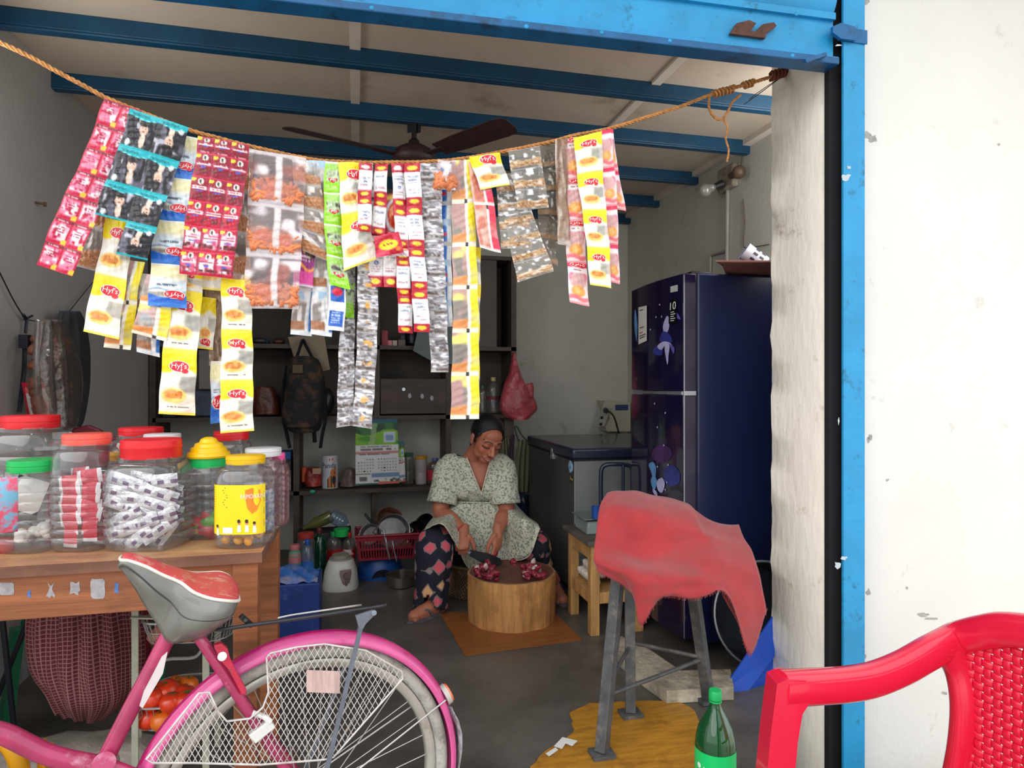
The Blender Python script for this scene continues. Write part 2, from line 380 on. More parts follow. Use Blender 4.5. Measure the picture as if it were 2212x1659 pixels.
M_sadred = mat('faded_red_vinyl', S(206, 74, 80), .5, var=.06, scale=5, dirt=S(214, 190, 170), dirt_amt=.22, dirt_scale=26)
M_pipe = mat('white_piping', S(232, 226, 214), .5, var=.08, scale=30)
RT = .343
cx, cz = CX0, GZ+RT
bike = thing('bicycle', 'pink ladies bicycle with red topped saddle and wire skirt guard parked before the table', 'bicycle', (cx, YBK, GZ))
def arc(r, a0, a1, n, y=0): return [Vector((cx+r*math.cos(a0+(a1-a0)*i/n), YBK+y, cz+r*math.sin(a0+(a1-a0)*i/n))) for i in range(n+1)]
def ring(mb, r, prof, n=96, mi=0, mf=None):
    """sweep a closed profile (dr, dy) around the axle"""
    rows = []
    for i in range(n+1):
        a = 2*PI*i/n; rows.append([Vector((cx+(r+dr)*math.cos(a), YBK+dy, cz+(r+dr)*math.sin(a))) for dr, dy in prof])
    mb.grid(rows, mi, closed=True, mfun=mf)
wheel = MB(); tp = [(.019*math.cos(2*PI*k/16), .019*math.sin(2*PI*k/16)) for k in range(16)]
ring(wheel, RT-.019, tp, mf=lambda i, j: 1 if j in (14, 15, 0, 1) else 0)
w = wheel.build('rear_tyre', [M_tyre, M_tread], bike, smooth=180)
mb = MB(); ring(mb, RT-.045, [(.008, -.013), (.004, -.015), (-.010, -.013), (-.014, -.005), (-.014, .005), (-.010, .013), (.004, .015), (.008, .013)]); mb.build('rear_rim', M_rim, bike, smooth=60)
mb = MB(); mb.tube([Vector((cx, YBK-.035, cz)), Vector((cx, YBK+.035, cz))], .014, 14); mb.tube([Vector((cx, YBK-.03, cz)), Vector((cx, YBK-.026, cz))], .028, 18); mb.tube([Vector((cx, YBK+.03, cz)), Vector((cx, YBK+.026, cz))], .028, 18)
mb.tube([Vector((cx, YBK-.062, cz)), Vector((cx, YBK+.062, cz))], .006, 10)
hub = mb.build('hub', M_rim, bike)
for k in range(36):
    a = 2*PI*k/36+.05; sd = (-1, 1)[k % 2]; b = a+(.62 if (k//2) % 2 else -.62)
    mb = MB(); mb.tube([Vector((cx+.026*math.cos(b), YBK+sd*.028, cz+.026*math.sin(b))), Vector((cx+.285*math.cos(a), YBK, cz+.285*math.sin(a)))], .0011, 5)
    mb.build('spoke', M_spoke, bike)
# fender
mb = MB(); prof = [(-.010, -.029), (-.004, -.029), (.004, -.025), (.010, -.014), (.012, 0), (.010, .014), (.004, .025), (-.004, .029), (-.010, .029)]
rows = []
for i in range(73):
    a = math.radians(-14+(215)*i/72); rows.append([Vector((cx+(RT+.008+dr)*math.cos(a), YBK+dy, cz+(RT+.008+dr)*math.sin(a))) for dr, dy in prof])
mb.grid(rows); fe = mb.build('rear_fender', M_pinkf, bike, smooth=70, solid=.0015)
mb = MB(); mb.tube(arc(RT+.019, math.radians(-10), math.radians(200), 60), 1, 8, flat=(.011, .0045), up=(0, 1, 0)); mb.build('fender_ridge', mat('magenta_trim', S(190, 24, 110), .3, coat=.4), fe)
mb = MB()
p = B(958, 1503); dr = (Vector((p.x, 0, p.z))-Vector((cx, 0, cz))).normalized(); q = Vector((cx, YBK, cz))+dr*(RT+.021)
mb.tube([q, q+dr*.012], .026, 18); rf = mb.build('reflector', mat('reflector_housing', S(190, 186, 180), .4), fe)
mb = MB(); mb.tube([q+dr*.012, q+dr*.017], .023, 18); mb.build('lens', mat('orange_lens', S(238, 120, 70), .25, coat=.5), rf)
# mudflap at the fender's tail
mb = MB(); rows = []
for i in range(10):
    a = math.radians(20-52*i/9); r = RT+.022+.006*math.sin(i*.7)
    rows.append([Vector((cx+r*math.cos(a), YBK-.03+.06*j/6, cz+r*math.sin(a)))+Vector((.004*math.sin(j*2+i), 0, 0)) for j in range(7)])
mb.grid(rows); mb.build('mud_flap', mat('mudflap_plastic', S(150, 152, 156), .45, var=.35, scale=60, bump=.3), fe, solid=.002)
for sd in (-1, 1):
    mb = MB(); a = math.radians(25); mb.tube([Vector((cx, YBK+sd*.05, cz)), Vector((cx+(RT+.016)*math.cos(a), YBK+sd*.032, cz+(RT+.016)*math.sin(a)))], .002, 6); mb.build('fender_stay', M_spoke, bike)
# frame
mb = MB(); mb.tube(catmull([B(388, 1325), B(330, 1440), B(270, 1555), B(222, 1652)], 4), .0165, 14)
mb.tube(catmull([B(-330, 1290), B(-200, 1420), B(-60, 1555), B(20, 1590), B(110, 1632), B(220, 1655)], 5), .0185, 14)
mb.tube([B(224, 1650, YBK-.034), B(224, 1650, YBK+.034)], .021, 16)
for sd in (-1, 1):
    mb.tube(catmull([B(395, 1345, YBK+sd*.012), B(428, 1375, YBK+sd*.03), B(500, 1480, YBK+sd*.045), Vector((cx, YBK+sd*.056, cz))], 5), .0115, 12)
    mb.tube(catmull([B(235, 1650, YBK+sd*.022), B(400, 1705, YBK+sd*.045), Vector((cx, YBK+sd*.056, cz))], 5), .010, 12)
mb.tube([B(386, 1330, YBK), B(420, 1362, YBK)], .014, 12)
# head tube, fork
mb.tube([B(-345, 1240), B(-310, 1370)], .019, 14)
mb.build('frame', M_pink, bike)
mb = MB(); P = [B(a, b, YBK-.0155) for a, b in ((362, 1408), (352, 1455), (330, 1492), (308, 1530), (301, 1525), (318, 1470), (335, 1430))]; mb.prism(P, (0, .004, 0)); mb.build('worn_patch', mat('bare_primer', S(226, 214, 216), .7, var=.1), bike, smooth=0)
mb = MB(); fx = B(-345, 1240).x-.16; fw = Vector((fx, YBK, GZ+RT))
for sd in (-1, 1): mb.tube(catmull([B(-310, 1370, YBK+sd*.03), B(-320, 1500, YBK+sd*.045), fw+Vector((.05, sd*.05, .06)), fw+Vector((0, sd*.05, 0))], 4), .01, 10)
mb.tube([B(-345, 1240), B(-365, 1150)], .012, 10)
hb = B(-365, 1150); mb.tube(catmull([hb+Vector((.15, -.27, .0)), hb+Vector((.02, -.25, .03)), hb+Vector((-.03, -.1, .01)), hb, hb+Vector((-.03, .1, .01)), hb+Vector((.02, .25, .03)), hb+Vector((.15, .27, 0))], 4), .011, 10)
mb.build('fork', M_pink, bike)
mb = MB(); o = len(mb.v)
for (R0, prof) in ((RT-.019, tp), (RT-.045, [(.008, -.013), (-.012, -.012), (-.012, .012), (.008, .013)])):
    rows = []
    for i in range(65):
        a = 2*PI*i/64; rows.append([Vector((fw.x+(R0+dr)*math.cos(a), YBK+dy, GZ+RT+(R0+dr)*math.sin(a))) for dr, dy in prof])
    mb.grid(rows, closed=True)
for k in range(24):
    a = 2*PI*k/24; mb.tube([fw, fw+Vector((.255*math.cos(a), 0, .255*math.sin(a)))], .001, 4)
mb.build('front_wheel', M_tyre, bike)
# crank
mb = MB(); bb = B(222, 1655, YBK+.05)
mb.tube([bb, bb+Vector((0, .008, 0))], .03, 30); mb.tube([bb+Vector((0, -.11, 0)), bb+Vector((0, .02, 0))], .008, 10); mb.bar(bb+Vector((0, -.11, 0)), bb+Vector((-.05, -.11, -.15)), .012, .02); mb.bar(bb+Vector((0, .02, 0)), bb+Vector((.05, .02, -.15)), .012, .02)
mb.build('crank', M_rim, bike)
for dx, y, dz in ((-.05, -.16, -.15), (.05, .07, -.15)):
    mb = MB(); mb.box(bb+Vector((dx, y, dz)), (.08, .07, .02)); mb.build('pedal', M_blk, bike, bevel=.003)
# saddle: cross-sections from nose to tail
N0 = B(262, 1206); T0 = B(512, 1268)
ax = (T0-N0); Ls = ax.length; ax.normalize(); yv = Vector((0, 1, 0)); nz = ax.cross(yv); nz = nz if nz.z > 0 else -nz
st = [(0, .014, 0, -.016), (.06, .022, .004, -.026), (.2, .030, .003, -.05), (.35, .038, -.003, -.075), (.5, .050, -.006, -.10), (.62, .075, -.012, -.115), (.75, .098, -.010, -.105), (.88, .110, -.004, -.09), (.97, .094, -.004, -.06), (1.0, .06, -.006, -.035)]
def sad(s, w, dz): return N0+ax*(s*Ls)+yv*w+nz*dz
top = []; skl = []; skr = []; rim = []
for s, w, h, b in st:
    top.append([sad(s, w*math.sin(q*PI/2/5*1.0), h+.010*math.cos(q*PI/2/5)) for q in range(-5, 6)])
    for lst, sg in ((skl, -1), (skr, 1)):
        sag = .009*math.sin(s*31+sg)
        lst.append([sad(s, sg*w, h), sad(s, sg*(w*1.03+.003), h+b*.3), sad(s, sg*(w*.92)+sag, h+b*.62), sad(s, sg*w*.45, h+b)])
mb = MB(); mb.grid(catmull_rows(top, 2, 4)); sd_ = mb.build('saddle', M_sadred, bike, smooth=180, norm=False)
mb = MB(); mb.grid(catmull_rows(skl, 4, 4)); mb.grid(catmull_rows(skr, 4, 4)); e = [skl[-1], [p.lerp(q, .5)+ax*.006 for p, q in zip(skl[-1], skr[-1])], skr[-1]]; mb.grid(e)
mb.build('side_skirt', M_vinyl, sd_, smooth=180, solid=.002)
edge = [r[0] for r in top]+[r[-1] for r in reversed(top)]
mb = MB(); mb.tube(catmull(edge, 4, True), .0035, 6, closed=True); mb.build('piping', M_pipe, sd_, smooth=180)
for lst in (skl, skr):
    mb = MB(); mb.tube(catmull([r[1].lerp(r[2], .35)+yv*(-.0025 if lst is skl else .0025) for r in lst[1:]], 4), .0016, 5); mb.build('seam', M_blk, sd_, smooth=180)
mb = MB(); mb.tube([B(400, 1300), B(388, 1332)], .013, 12); mb.tube(catmull([B(440, 1345, YBK-.03), B(405, 1310, YBK-.03), B(360, 1300, YBK-.02)], 4), .0035, 6); mb.build('seat_post', M_blk, bike)
# carrier over the rear wheel
car = [('rail', -.055), ('rail', .055)]
for nm, dy in car:
    mb = MB(); mb.tube(catmull([B(440, 1354, YBK+dy*.5), B(475, 1360, YBK+dy), B(530, 1352, YBK+dy), B(660, 1334, YBK+dy), B(805, 1312, YBK+dy), B(832, 1307, YBK+dy*.8)], 5), .0042, 8)
    mb.build('carrier_rail', M_blk, bike)
mb = MB()
for px, py in ((545, 1350), (640, 1337), (740, 1322), (812, 1311)): mb.tube([B(px, py, YBK-.055), B(px, py, YBK+.055)], .0032, 6)
for dy in (-.02, .02): mb.tube([B(545, 1350, YBK+dy), B(812, 1311, YBK+dy)], .0026, 6)
mb.tube([B(832, 1307, YBK-.045), B(832, 1307, YBK+.045)], .0042, 6)
mb.build('carrier_deck', M_blk, bike)
mb = MB(); mb.tube(catmull([B(600, 1335, YBK-.03), B(640, 1327, YBK-.028), B(760, 1310, YBK-.025), B(770, 1308, YBK+.025), B(640, 1327, YBK+.028), B(600, 1335, YBK+.03)], 4), .002, 6); mb.build('spring_clip', M_spoke, bike)
mb = MB(); mb.bar(B(520, 1330, YBK-.04), B(545, 1352, YBK-.04), .01, .01); mb.tube([B(530, 1340, YBK-.055), B(530, 1340, YBK+.055)], .004, 6); mb.bar(B(520, 1330, YBK+.04), B(545, 1352, YBK+.04), .01, .01); mb.build('carrier_clamp', M_blk, bike)
for sd in (-1, 1):
    mb = MB(); y = YBK+sd*.078
    mb.bar(B(783, 1340, y), Vector((cx+.01, YBK+sd*.074, cz+.01)), .010, .0035, up=(0, 1, 0)); mb.prism([B(a, b, y-.003) for a, b in ((768, 1330), (806, 1318), (812, 1326), (790, 1348), (782, 1362), (776, 1358))], (0, .005, 0)); mb.tube([B(808, 1324, y-.006), B(808, 1324, y+.006)], .006, 10)
    mb.build('carrier_stay', M_greymetal, bike, smooth=0)
# skirt guard: expanded wire net on the near side
YN = YBK-.066
out = [(316, 1640), (430, 1497), (452, 1495), (470, 1535), (490, 1558), (540, 1552), (568, 1528), (580, 1495), (576, 1420), (584, 1411), (640, 1398), (700, 1391), (790, 1405), (868, 1450), (870, 1466), (720, 1636), (700, 1641), (560, 1652), (420, 1648), (330, 1648)]
def inside(x, y):
    c = False; n = len(out)
    for i in range(n):
        x1, y1 = out[i]; x2, y2 = out[(i+1) % n]
        if (y1 > y) != (y2 > y) and x < (x2-x1)*(y-y1)/(y2-y1)+x1: c = not c
    return c
mb = MB()
for sgn in (1, -1):
    for k in range(-140, 240):
        x0 = 316+k*13.2; run = None
        for q in range(0, 73):
            y = 1388+q*3.75; x = x0+sgn*(y-1388)*.58
            ins = inside(x, y)
            if ins and run is None: run = (x, y)
            if (not ins or q == 72) and run is not None:
                if abs(run[1]-y) > 4: mb.tube([B(run[0], run[1], YN), B(x-sgn*3.75*.58, y-3.75, YN)], .00095, 4, cap=False)
                run = None
ng = mb.build('skirt_guard', M_net, bike)
mb = MB(); mb.tube([B(a, b, YN) for a, b in out], .0022, 6, closed=True); mb.build('guard_rim', M_net, ng)
mb = MB(); mb.grid([[B(662+72*j/6, 1447+48*i/4+3*j/6, YN-.004-.0015*math.sin(j*1.7)) for j in range(7)] for i in range(5)]); mb.build('sticker_plate', mat('faded_sticker', S(206, 178, 172), .5, var=.12, scale=60, stretch=(3, 1, .4)), ng, smooth=0, solid=.001)
# wheel lock with its white tie
mb = MB(); y = YBK-.058
mb.prism([B(a, b, y-.008) for a, b in ((462, 1395), (478, 1390), (492, 1402), (498, 1425), (532, 1490), (533, 1500), (522, 1502), (494, 1448), (474, 1425))], (0, .016, 0)); mb.build('wheel_lock', mat('red_lock_paint', S(196, 44, 74), .4, var=.15, scale=20, dirt=S(130, 80, 80), dirt_amt=.15, dirt_scale=30), bike, bevel=.002)
mb = MB(); mb.tube([B(480, 1418, y-.012), B(480, 1418, y)], .009, 12); mb.build('lock_cap', M_white, bike)
mb = MB(); mb.prism([B(a, b, y-.012) for a, b in ((538, 1590), (584, 1556), (596, 1572), (552, 1608))], (0, .02, 0)); mb.build('cable_clip', M_white, bike, bevel=.002)
mb = MB(); mb.tube(catmull([B(545, 1540, y), B(570, 1548, y-.004), B(585, 1560, y-.01)], 4), .006, 8); mb.build('tape_wrap', M_white, bike)

bike.rotation_euler.z = PHI
# ================================================================ RED ARMCHAIR (only its front arm and part of the woven back are in the frame)
M_red = mat('glossy_red_plastic', S(226, 30, 66), .22, var=.03, coat=.5)
AF = dict()
CG = -.15
def C(px, py): return at(px, py, 1.33+(px-1690)*(.15/375.) if px < 2065 else 1.48-(px-2065)*(.13/150.))
ch = thing('plastic_armchair', 'glossy red plastic armchair with basket weave backrest against the white wall', 'chair', on_z(1900, 2300, CG))
lat = (-FWD*math.cos(math.radians(20))+RIGHT*math.sin(math.radians(20))).normalized()
mb = MB()
arm = [C(1685, 1487), C(1740, 1484), C(1820, 1479), C(1885, 1468), C(1950, 1442), C(2010, 1408), C(2065, 1381), C(2130, 1364), C(2190, 1360)]
tail = [arm[-1]+lat*.12+UP*.02, arm[-1]+lat*.25+UP*.022, arm[-1]+lat*.38+UP*.01, arm[-1]+lat*.46-UP*.03]
P = catmull(arm+tail, 5)
mb.tube(P, [1]*len(P), 16, flat=(.036, .027, .75), up=(0, 0, 1))
# front post of the arm
def slab(pts, t=.045):
    f = [p for p in pts]; mb.prism(f, FWD*t)
fp = [C(1664, 1500), C(1668, 1466), C(1690, 1456), C(1730, 1458), C(1742, 1500), C(1722, 1530), C(1712, 1590), C(1704, 1680), C(1695, 1900), C(1690, 2350), C(1648, 2350), C(1640, 1900), C(1640, 1720), C(1648, 1640), C(1655, 1570)]
zfix = lambda p: Vector((p.x, p.y, max(p.z, CG)))
mb.prism([zfix(p-FWD*.025) for p in fp], FWD*.055)
fr = mb.build('arm_frame', M_red, ch, bevel=.006, seg=3, smooth=60)
# second arm, seat and legs: mirrored across the chair, outside the frame
back0 = C(2068, 1420); fdir = (arm[0]-arm[6]); fdir.z = 0; fdir.normalize()
mb = MB(); a2 = [p+lat*.50 for p in arm[:7]]; P2 = catmull(a2+[a2[-1]-lat*.02+UP*.01], 5); mb.tube(P2, [1]*len(P2), 14, flat=(.036, .027, .75), up=(0, 0, 1))
q = [zfix(p-FWD*.025+lat*.5) for p in fp]; mb.prism(q, FWD*.055); mb.build('arm_frame', M_red, ch, bevel=.006, smooth=60)
mb = MB(); s0 = Vector((back0.x, back0.y, CG+.33))
mb.prism([s0+lat*.02, s0+lat*.48, s0+lat*.48+fdir*.40, s0+lat*.02+fdir*.40], (0, 0, .025)); mb.build('seat', M_red, ch, bevel=.01)
mb = MB(); post = catmull([C(2045, 1405), C(2072, 1450), C(2084, 1520), C(2080, 1600), C(2066, 1680), at(2040, 1800, 1.49), at(2030, 1950, 1.50)], 5)
mb.tube(post, [1]*len(post), 14, flat=(.022, .03, .75), up=tuple(FWD))
mb.build('back_post', M_red, ch, smooth=60)
for k, (b, f) in enumerate(((0, 0), (.5, 0))):
    mb = MB(); p = s0+lat*b; mb.tube([Vector((p.x, p.y, CG+.36)), Vector((p.x, p.y, CG))-fdir*.06], [.026, .02], 10); mb.build('rear_leg', M_red, ch)
# woven back panel: horizontal and vertical ribbons passing over and under each other
nrm = lat.cross(UP).normalized(); nrm = nrm if nrm.dot(Vector((0, 0, CAMZ))-back0) > 0 else -nrm
org = C(2080, 1408)+lat*.004
def W(s, z): 
    curve = .03*math.sin(min(1, max(0, s/.46))*PI)
    return org+lat*s+UP*(z-org.z)-nrm*curve*.6
mb = MB(); pw = .0186; ztop = lambda s: org.z+.022+.05*math.sin(min(1, s/.46)*PI)**.7
nz_ = 20; ns = 26
def ribbon(pts, wv, w):
    rows = [[p-wv*w/2, p-wv*w*.25+nrm*.0012, p+wv*w*.25+nrm*.0012, p+wv*w/2] for p in pts]; mb.grid(rows)
for i in range(nz_):
    z = org.z+.07-i*pw; pts = []
    for q in range(ns*4+1):
        s = q*pw/4; 
        if z > ztop(s)+.004: 
            if len(pts) > 3: ribbon(pts, UP, pw*.86)
            pts = []; continue
        pts.append(W(s, z-s*.12)+nrm*.0024*math.cos(PI*(s/pw-.5)+PI*i))
    if len(pts) > 3: ribbon(pts, UP, pw*.86)
for j in range(ns):
    s = (j+.5)*pw; pts = []
    for q in range(nz_*4+1):
        z = org.z+.07-q*pw/4
        if z > ztop(s)+.004: continue
        pts.append(W(s, z-s*.12)-nrm*.0024*math.cos(PI*((org.z+.07-z)/pw)+PI*j))
    if len(pts) > 3: ribbon(pts, lat, pw*.86)
mb.build('woven_back', M_red, ch, smooth=60, solid=.0012)

# ================================================================ GREEN SODA BOTTLE
M_gcap = mat('green_cap', S(22, 178, 96), .4, var=.05)
M_gpet = clear('green_pet', tint=(.10, .62, .30), lo=.06, hi=.5, rough=.05, haze=.10, hazecol=(.02, .42, .17))
M_glab = mat('green_label', S(16, 206, 108), .35, var=.03)
bp = at(1545, 1490, 1.70); bx, by = bp.x, bp.y; H = bp.z
M_wht = mat('white_print', S(238, 240, 236), .5, var=.02)
bo = thing('soda_bottle', 'green plastic soda bottle with green label standing beside the red chair', 'bottle', (bx, by, 0))
k = H/.32
prof = [(.036, .0), (.049, .008), (.052, .03), (.050, .05), (.052, .07), (.052, .175), (.050, .195), (.043, .222), (.030, .250), (.018, .272), (.0135, .285), (.0135, .30)]
mb = MB(); mb.lathe([(r, z*k) for r, z in prof], (bx, by, 0), 32); mb.build('bottle_body', M_gpet, bo, smooth=80)
mb = MB(); mb.lathe([(.0165, .296*k), (.017, .30*k), (.017, .314*k), (.015, .32*k)], (bx, by, 0), 24); mb.tube([(bx, by, .290*k), (bx, by, .294*k)], .017, 20); mb.build('cap', M_gcap, bo, smooth=40)
mb = MB(); mb.lathe([(.0527, .078*k), (.0527, .172*k)], (bx, by, 0), 40, cap=(False, False)); lb = mb.build('label', M_glab, bo, smooth=80)
mb = MB(); vd = math.atan2(-by, -bx)
def lab(u, v): a = vd+u; return Vector((bx+.0532*math.cos(a), by+.0532*math.sin(a), v*k))
def star(cu, cv, r, mi=0):
    P = []
    for q in range(10):
        a = PI/2+q*PI/5; rr = r if q % 2 == 0 else r*.5; P.append(lab(cu+rr*math.cos(a)/.053, cv+rr*math.sin(a)))
    c = lab(cu, cv); mb.add([c]+P, [(0, 1+q, 1+(q+1) % 10) for q in range(10)], mi)
star(-.55, .122, .016); star(.85, .118, .012); mb.disc(lab, -.85, .135, .12, .007); mb.disc(lab, -.75, .120, .1, .006)
mb.text('Sprite', lab, -.25, .128, .75, .105) if False else None
mb.build('label_logo', M_wht, lb, smooth=0)

# ================================================================ CLOTH-COVERED STEEL STAND
M_cloth = mat('red_cloth', S(164, 50, 55), .95, var=.14, scale=6, bump=.12, bscale=700, dirt=S(140, 66, 66), dirt_amt=.2, dirt_scale=7, sheen=.2)
M_leg = mat('black_square_tube', S(78, 80, 82), .5, var=.3, scale=16, dirt=S(130, 124, 116), dirt_amt=.2, dirt_scale=18)
fA, fB, fC = on_z(1300, 1632, .0045), on_z(1362, 1545, .0045), on_z(1530, 1515, .0045)
tA, tB, tC = Vector((.805, 1.905, .56)), Vector((.925, 2.10, .56)), Vector((1.065, 1.945, .56))
stn = thing('steel_stand', 'dark three legged steel stand hidden under the red cloth', 'stand', (fA+fB+fC)/3)
for f, t_ in ((fA, tA), (fB, tB), (fC, tC)):
    mb = MB(); mb.bar(t_, f+UP*.012, .034, .034); l = mb.build('leg', M_leg, stn, smooth=0, bevel=.002)
    mb = MB(); mb.box(f+UP*.006, (.07, .055, .012)); mb.build('foot_plate', M_leg, l, smooth=0)
mb = MB(); lp = lambda a, b, s: a.lerp(b, s)
jA, jB, jC = lp(fA, tA, .30), lp(fB, tB, .30), lp(fC, tC, .30)
c0 = lp(jA, jB, .5)
for a, b_, r in ((jA, jC, .007), (lp(fA, tA, .36), lp(fB, tB, .40), .007), (lp(fB, tB, .42), lp(fC, tC, .31), .007), (lp(fA, tA, .82), lp(fB, tB, .86), .01)): mb = MB(); mb.tube([a, b_], r, 8); mb.build('brace', M_leg, stn)
mb = MB(); mb.prism([tA+Vector((-.03, -.03, 0)), tC+Vector((.04, -.03, 0)), tC+Vector((.1, .2, 0)), tB+Vector((-.06, .06, 0))], (0, 0, .03)); mb.build('seat', M_leg, stn, smooth=0)
mb = MB(); mb.prism([Vector((.80, 1.97, .592)), Vector((1.0, 1.99, .592)), Vector((1.06, 2.12, .592)), Vector((.83, 2.14, .592))], (0, 0, .10)); mb.build('seat_block', M_leg, stn, bevel=.005)
ROWS = [
 [(1311,1066,2.20),(1345,1061,2.24),(1385,1063,2.27),(1430,1073,2.30),(1480,1086,2.32),(1505,1105,2.34),(1550,1130,2.36),(1596,1133,2.38)],
 [(1300,1085,2.12),(1335,1078,2.14),(1385,1080,2.16),(1435,1090,2.18),(1492,1103,2.20),(1515,1128,2.23),(1555,1137,2.27),(1598,1139,2.31)],
 [(1292,1115,2.06),(1322,1104,2.055),(1375,1107,2.05),(1430,1119,2.065),(1503,1140,2.11),(1525,1152,2.12),(1565,1158,2.17),(1607,1163,2.22)],
 [(1287,1155,2.03),(1322,1158,2.02),(1370,1172,2.02),(1430,1178,2.03),(1508,1168,2.08),(1543,1172,2.08),(1583,1178,2.12),(1622,1186,2.16)],
 [(1284,1185,2.0),(1325,1193,1.99),(1372,1205,1.985),(1420,1208,1.99),(1490,1206,2.0),(1545,1212,1.98),(1590,1215,2.03),(1634,1220,2.08)],
 [(1283,1210,1.96),(1335,1228,1.91),(1378,1240,1.87),(1425,1246,1.87),(1490,1246,1.90),(1545,1245,1.94),(1595,1250,1.99),(1644,1256,2.04)],
 [(1288,1225,1.96),(1350,1258,1.90),(1380,1280,1.86),(1428,1278,1.86),(1495,1272,1.89),(1558,1266,1.93),(1612,1318,1.98),(1650,1290,2.03)],
 [(1292,1234,1.96),(1366,1280,1.90),(1384,1350,1.86),(1425,1293,1.86),(1497,1289,1.89),(1572,1284,1.93),(1620,1414,1.98),(1654,1318,2.03)]]
rows = catmull_rows([[at(*p) for p in r] for r in ROWS], 8, 8)
rng = random.Random(3)
for i, r in enumerate(rows):
    for j, p in enumerate(r):
        s = .003*math.sin(j*.55+i*.21)+.0025*math.sin(j*.23-i*.4)
        rows[i][j] = p+FWD*s+UP*s*.5
for j in range(len(rows[-1])): rows[-1][j] = rows[-1][j]-UP*rng.uniform(-.001, .004)
mb = MB(); mb.grid(rows); cl = mb.build('draped_cloth', M_cloth, None, smooth=180, solid=.003); tag(cl, 'frayed red cloth draped over the black steel stand', 'cloth')
mb = MB()
for j in range(0, len(rows[-1])*4):
    a = j/4; i0 = min(int(a), len(rows[-1])-2); p = rows[-1][i0].lerp(rows[-1][i0+1], a-i0); mb.tube([p+UP*.001, p-UP*rng.uniform(.003, .010)+RIGHT*rng.uniform(-.003, .003)], .0007, 3)
mb.build('frayed_edge', M_cloth, cl)
# right fold of the hem hanging behind
mb = MB(); rr = [[(1560,1283,1.96),(1590,1300,2.02),(1612,1310,2.06)],[(1575,1310,1.97),(1600,1335,2.02),(1616,1345,2.05)],[(1590,1335,1.98),(1606,1370,2.01),(1620,1380,2.02)]]
mb.grid(catmull_rows([[at(*p) for p in r] for r in rr], 4, 4)); f = mb.build('cloth_fold', M_cloth, cl, smooth=180, solid=.003)

# linoleum mats
M_lino = mat('wood_print_lino', S(176, 124, 40), .42, var=.25, scale=9, stretch=(1, 6, 1), dirt=S(120, 74, 26), dirt_amt=.2, dirt_scale=5)
M_lino2 = mat('brown_lino', S(140, 86, 44), .45, var=.2, scale=8, stretch=(1, 5, 1))
def matoutline(pts, z, jit, seed):
    r = random.Random(seed); P = [on_z(a, b, z) for a, b in pts]; out = []
    for i, p in enumerate(P):
        q = P[(i+1) % len(P)]; n = max(1, int((q-p).length/.025))
        for k in range(n): out.append(p.lerp(q, k/n)+Vector((r.uniform(-jit, jit), r.uniform(-jit, jit), 0)))
    return out
mb = MB(); mb.prism(matoutline([(1148, 1659), (1165, 1635), (1195, 1612), (1240, 1585), (1232, 1540), (1275, 1520), (1400, 1515), (1470, 1518), (1500, 1535), (1515, 1570), (1540, 1620), (1560, 1760), (1100, 1760)], .001, .004, 1), (0, 0, .003))
tag(mb.build('linoleum_mat', M_lino, None, smooth=0), 'yellow wood print linoleum scrap under the steel stand', 'mat')
mb = MB(); mb.prism(matoutline([(948, 1322), (1205, 1330), (1256, 1383), (1005, 1418)], .001, .003, 2), (0, 0, .003))
tag(mb.build('linoleum_mat', M_lino2, None, smooth=0), 'brown linoleum mat under the round chopping block', 'mat')
# torn white edge bits of the yellow mat
mb = MB()
for pts in (((1196, 1612), (1215, 1592), (1248, 1600), (1236, 1612), (1222, 1606), (1214, 1618)), ((1178, 1628), (1200, 1614), (1206, 1620), (1186, 1634))): mb.poly([on_z(a, b, .006) for a, b in pts])
mb.build('torn_backing', M_white, bpy.data.objects['linoleum_mat'], smooth=0)
# ================================================================ WOODEN TABLE AND THE JARS ON IT
M_wood = mat('table_wood', S(158, 98, 62), .5, var=.28, scale=5, stretch=(.6, 5, 9), bump=.15, bscale=30, dirt=S(116, 70, 46), dirt_amt=.15, dirt_scale=4)
M_woodtop = mat('table_top_wood', S(178, 128, 92), .45, var=.22, scale=4, stretch=(1, 8, 4), dirt=S(214, 178, 120), dirt_amt=.25, dirt_scale=3)
M_woodedge = mat('table_edge_wood', S(124, 84, 66), .55, var=.25, scale=5, stretch=(1, 6, 6), dirt=S(160, 104, 72), dirt_amt=.25, dirt_scale=3)
TY0, TY1 = 1.655, 2.11
TZ = on_y(280, 1208, TY0).z
TX1 = on_z(566, 1192, TZ).x; TX0 = -1.16
tb = thing('wooden_table', 'old brown wooden counter table carrying the candy jars', 'table', ((TX0+TX1)/2, (TY0+TY1)/2, 0))
mb = MB(); mb.box2((TX0, TY0, TZ-.026), (TX1, TY1, TZ-.001), 1); mb.box2((TX0, TY0, TZ-.001), (TX1, TY1, TZ), 0); mb.build('tabletop', [M_woodtop, M_woodedge], tb, smooth=0)
mb = MB(); mb.box2((TX0+.02, TY0+.022, TZ-.128), (TX1-.02, TY0+.044, TZ-.026)); ap = mb.build('front_apron', M_wood, tb, smooth=0, bevel=.002)
mb = MB(); mb.box2((TX1-.055, TY0+.06, TZ-.085), (TX1-.035, TY1-.06, TZ-.026)); mb.build('side_apron', M_wood, tb, smooth=0)
for x, y in ((TX1-.04, TY0+.04), (TX1-.035, TY1-.04), (TX0+.05, TY0+.04), (TX0+.05, TY1-.04)):
    mb = MB(); mb.box((x, y, (TZ-.026)/2), (.05, .048, TZ-.026), taper=1.15); mb.build('leg', M_wood, tb, smooth=0, bevel=.002)
ya = TY0+.0212
M_st1 = mat('torn_paper', S(176, 172, 176), .8, var=.2, scale=60); M_st2 = mat('blue_torn_paper', S(90, 126, 190), .8, var=.3, scale=50)
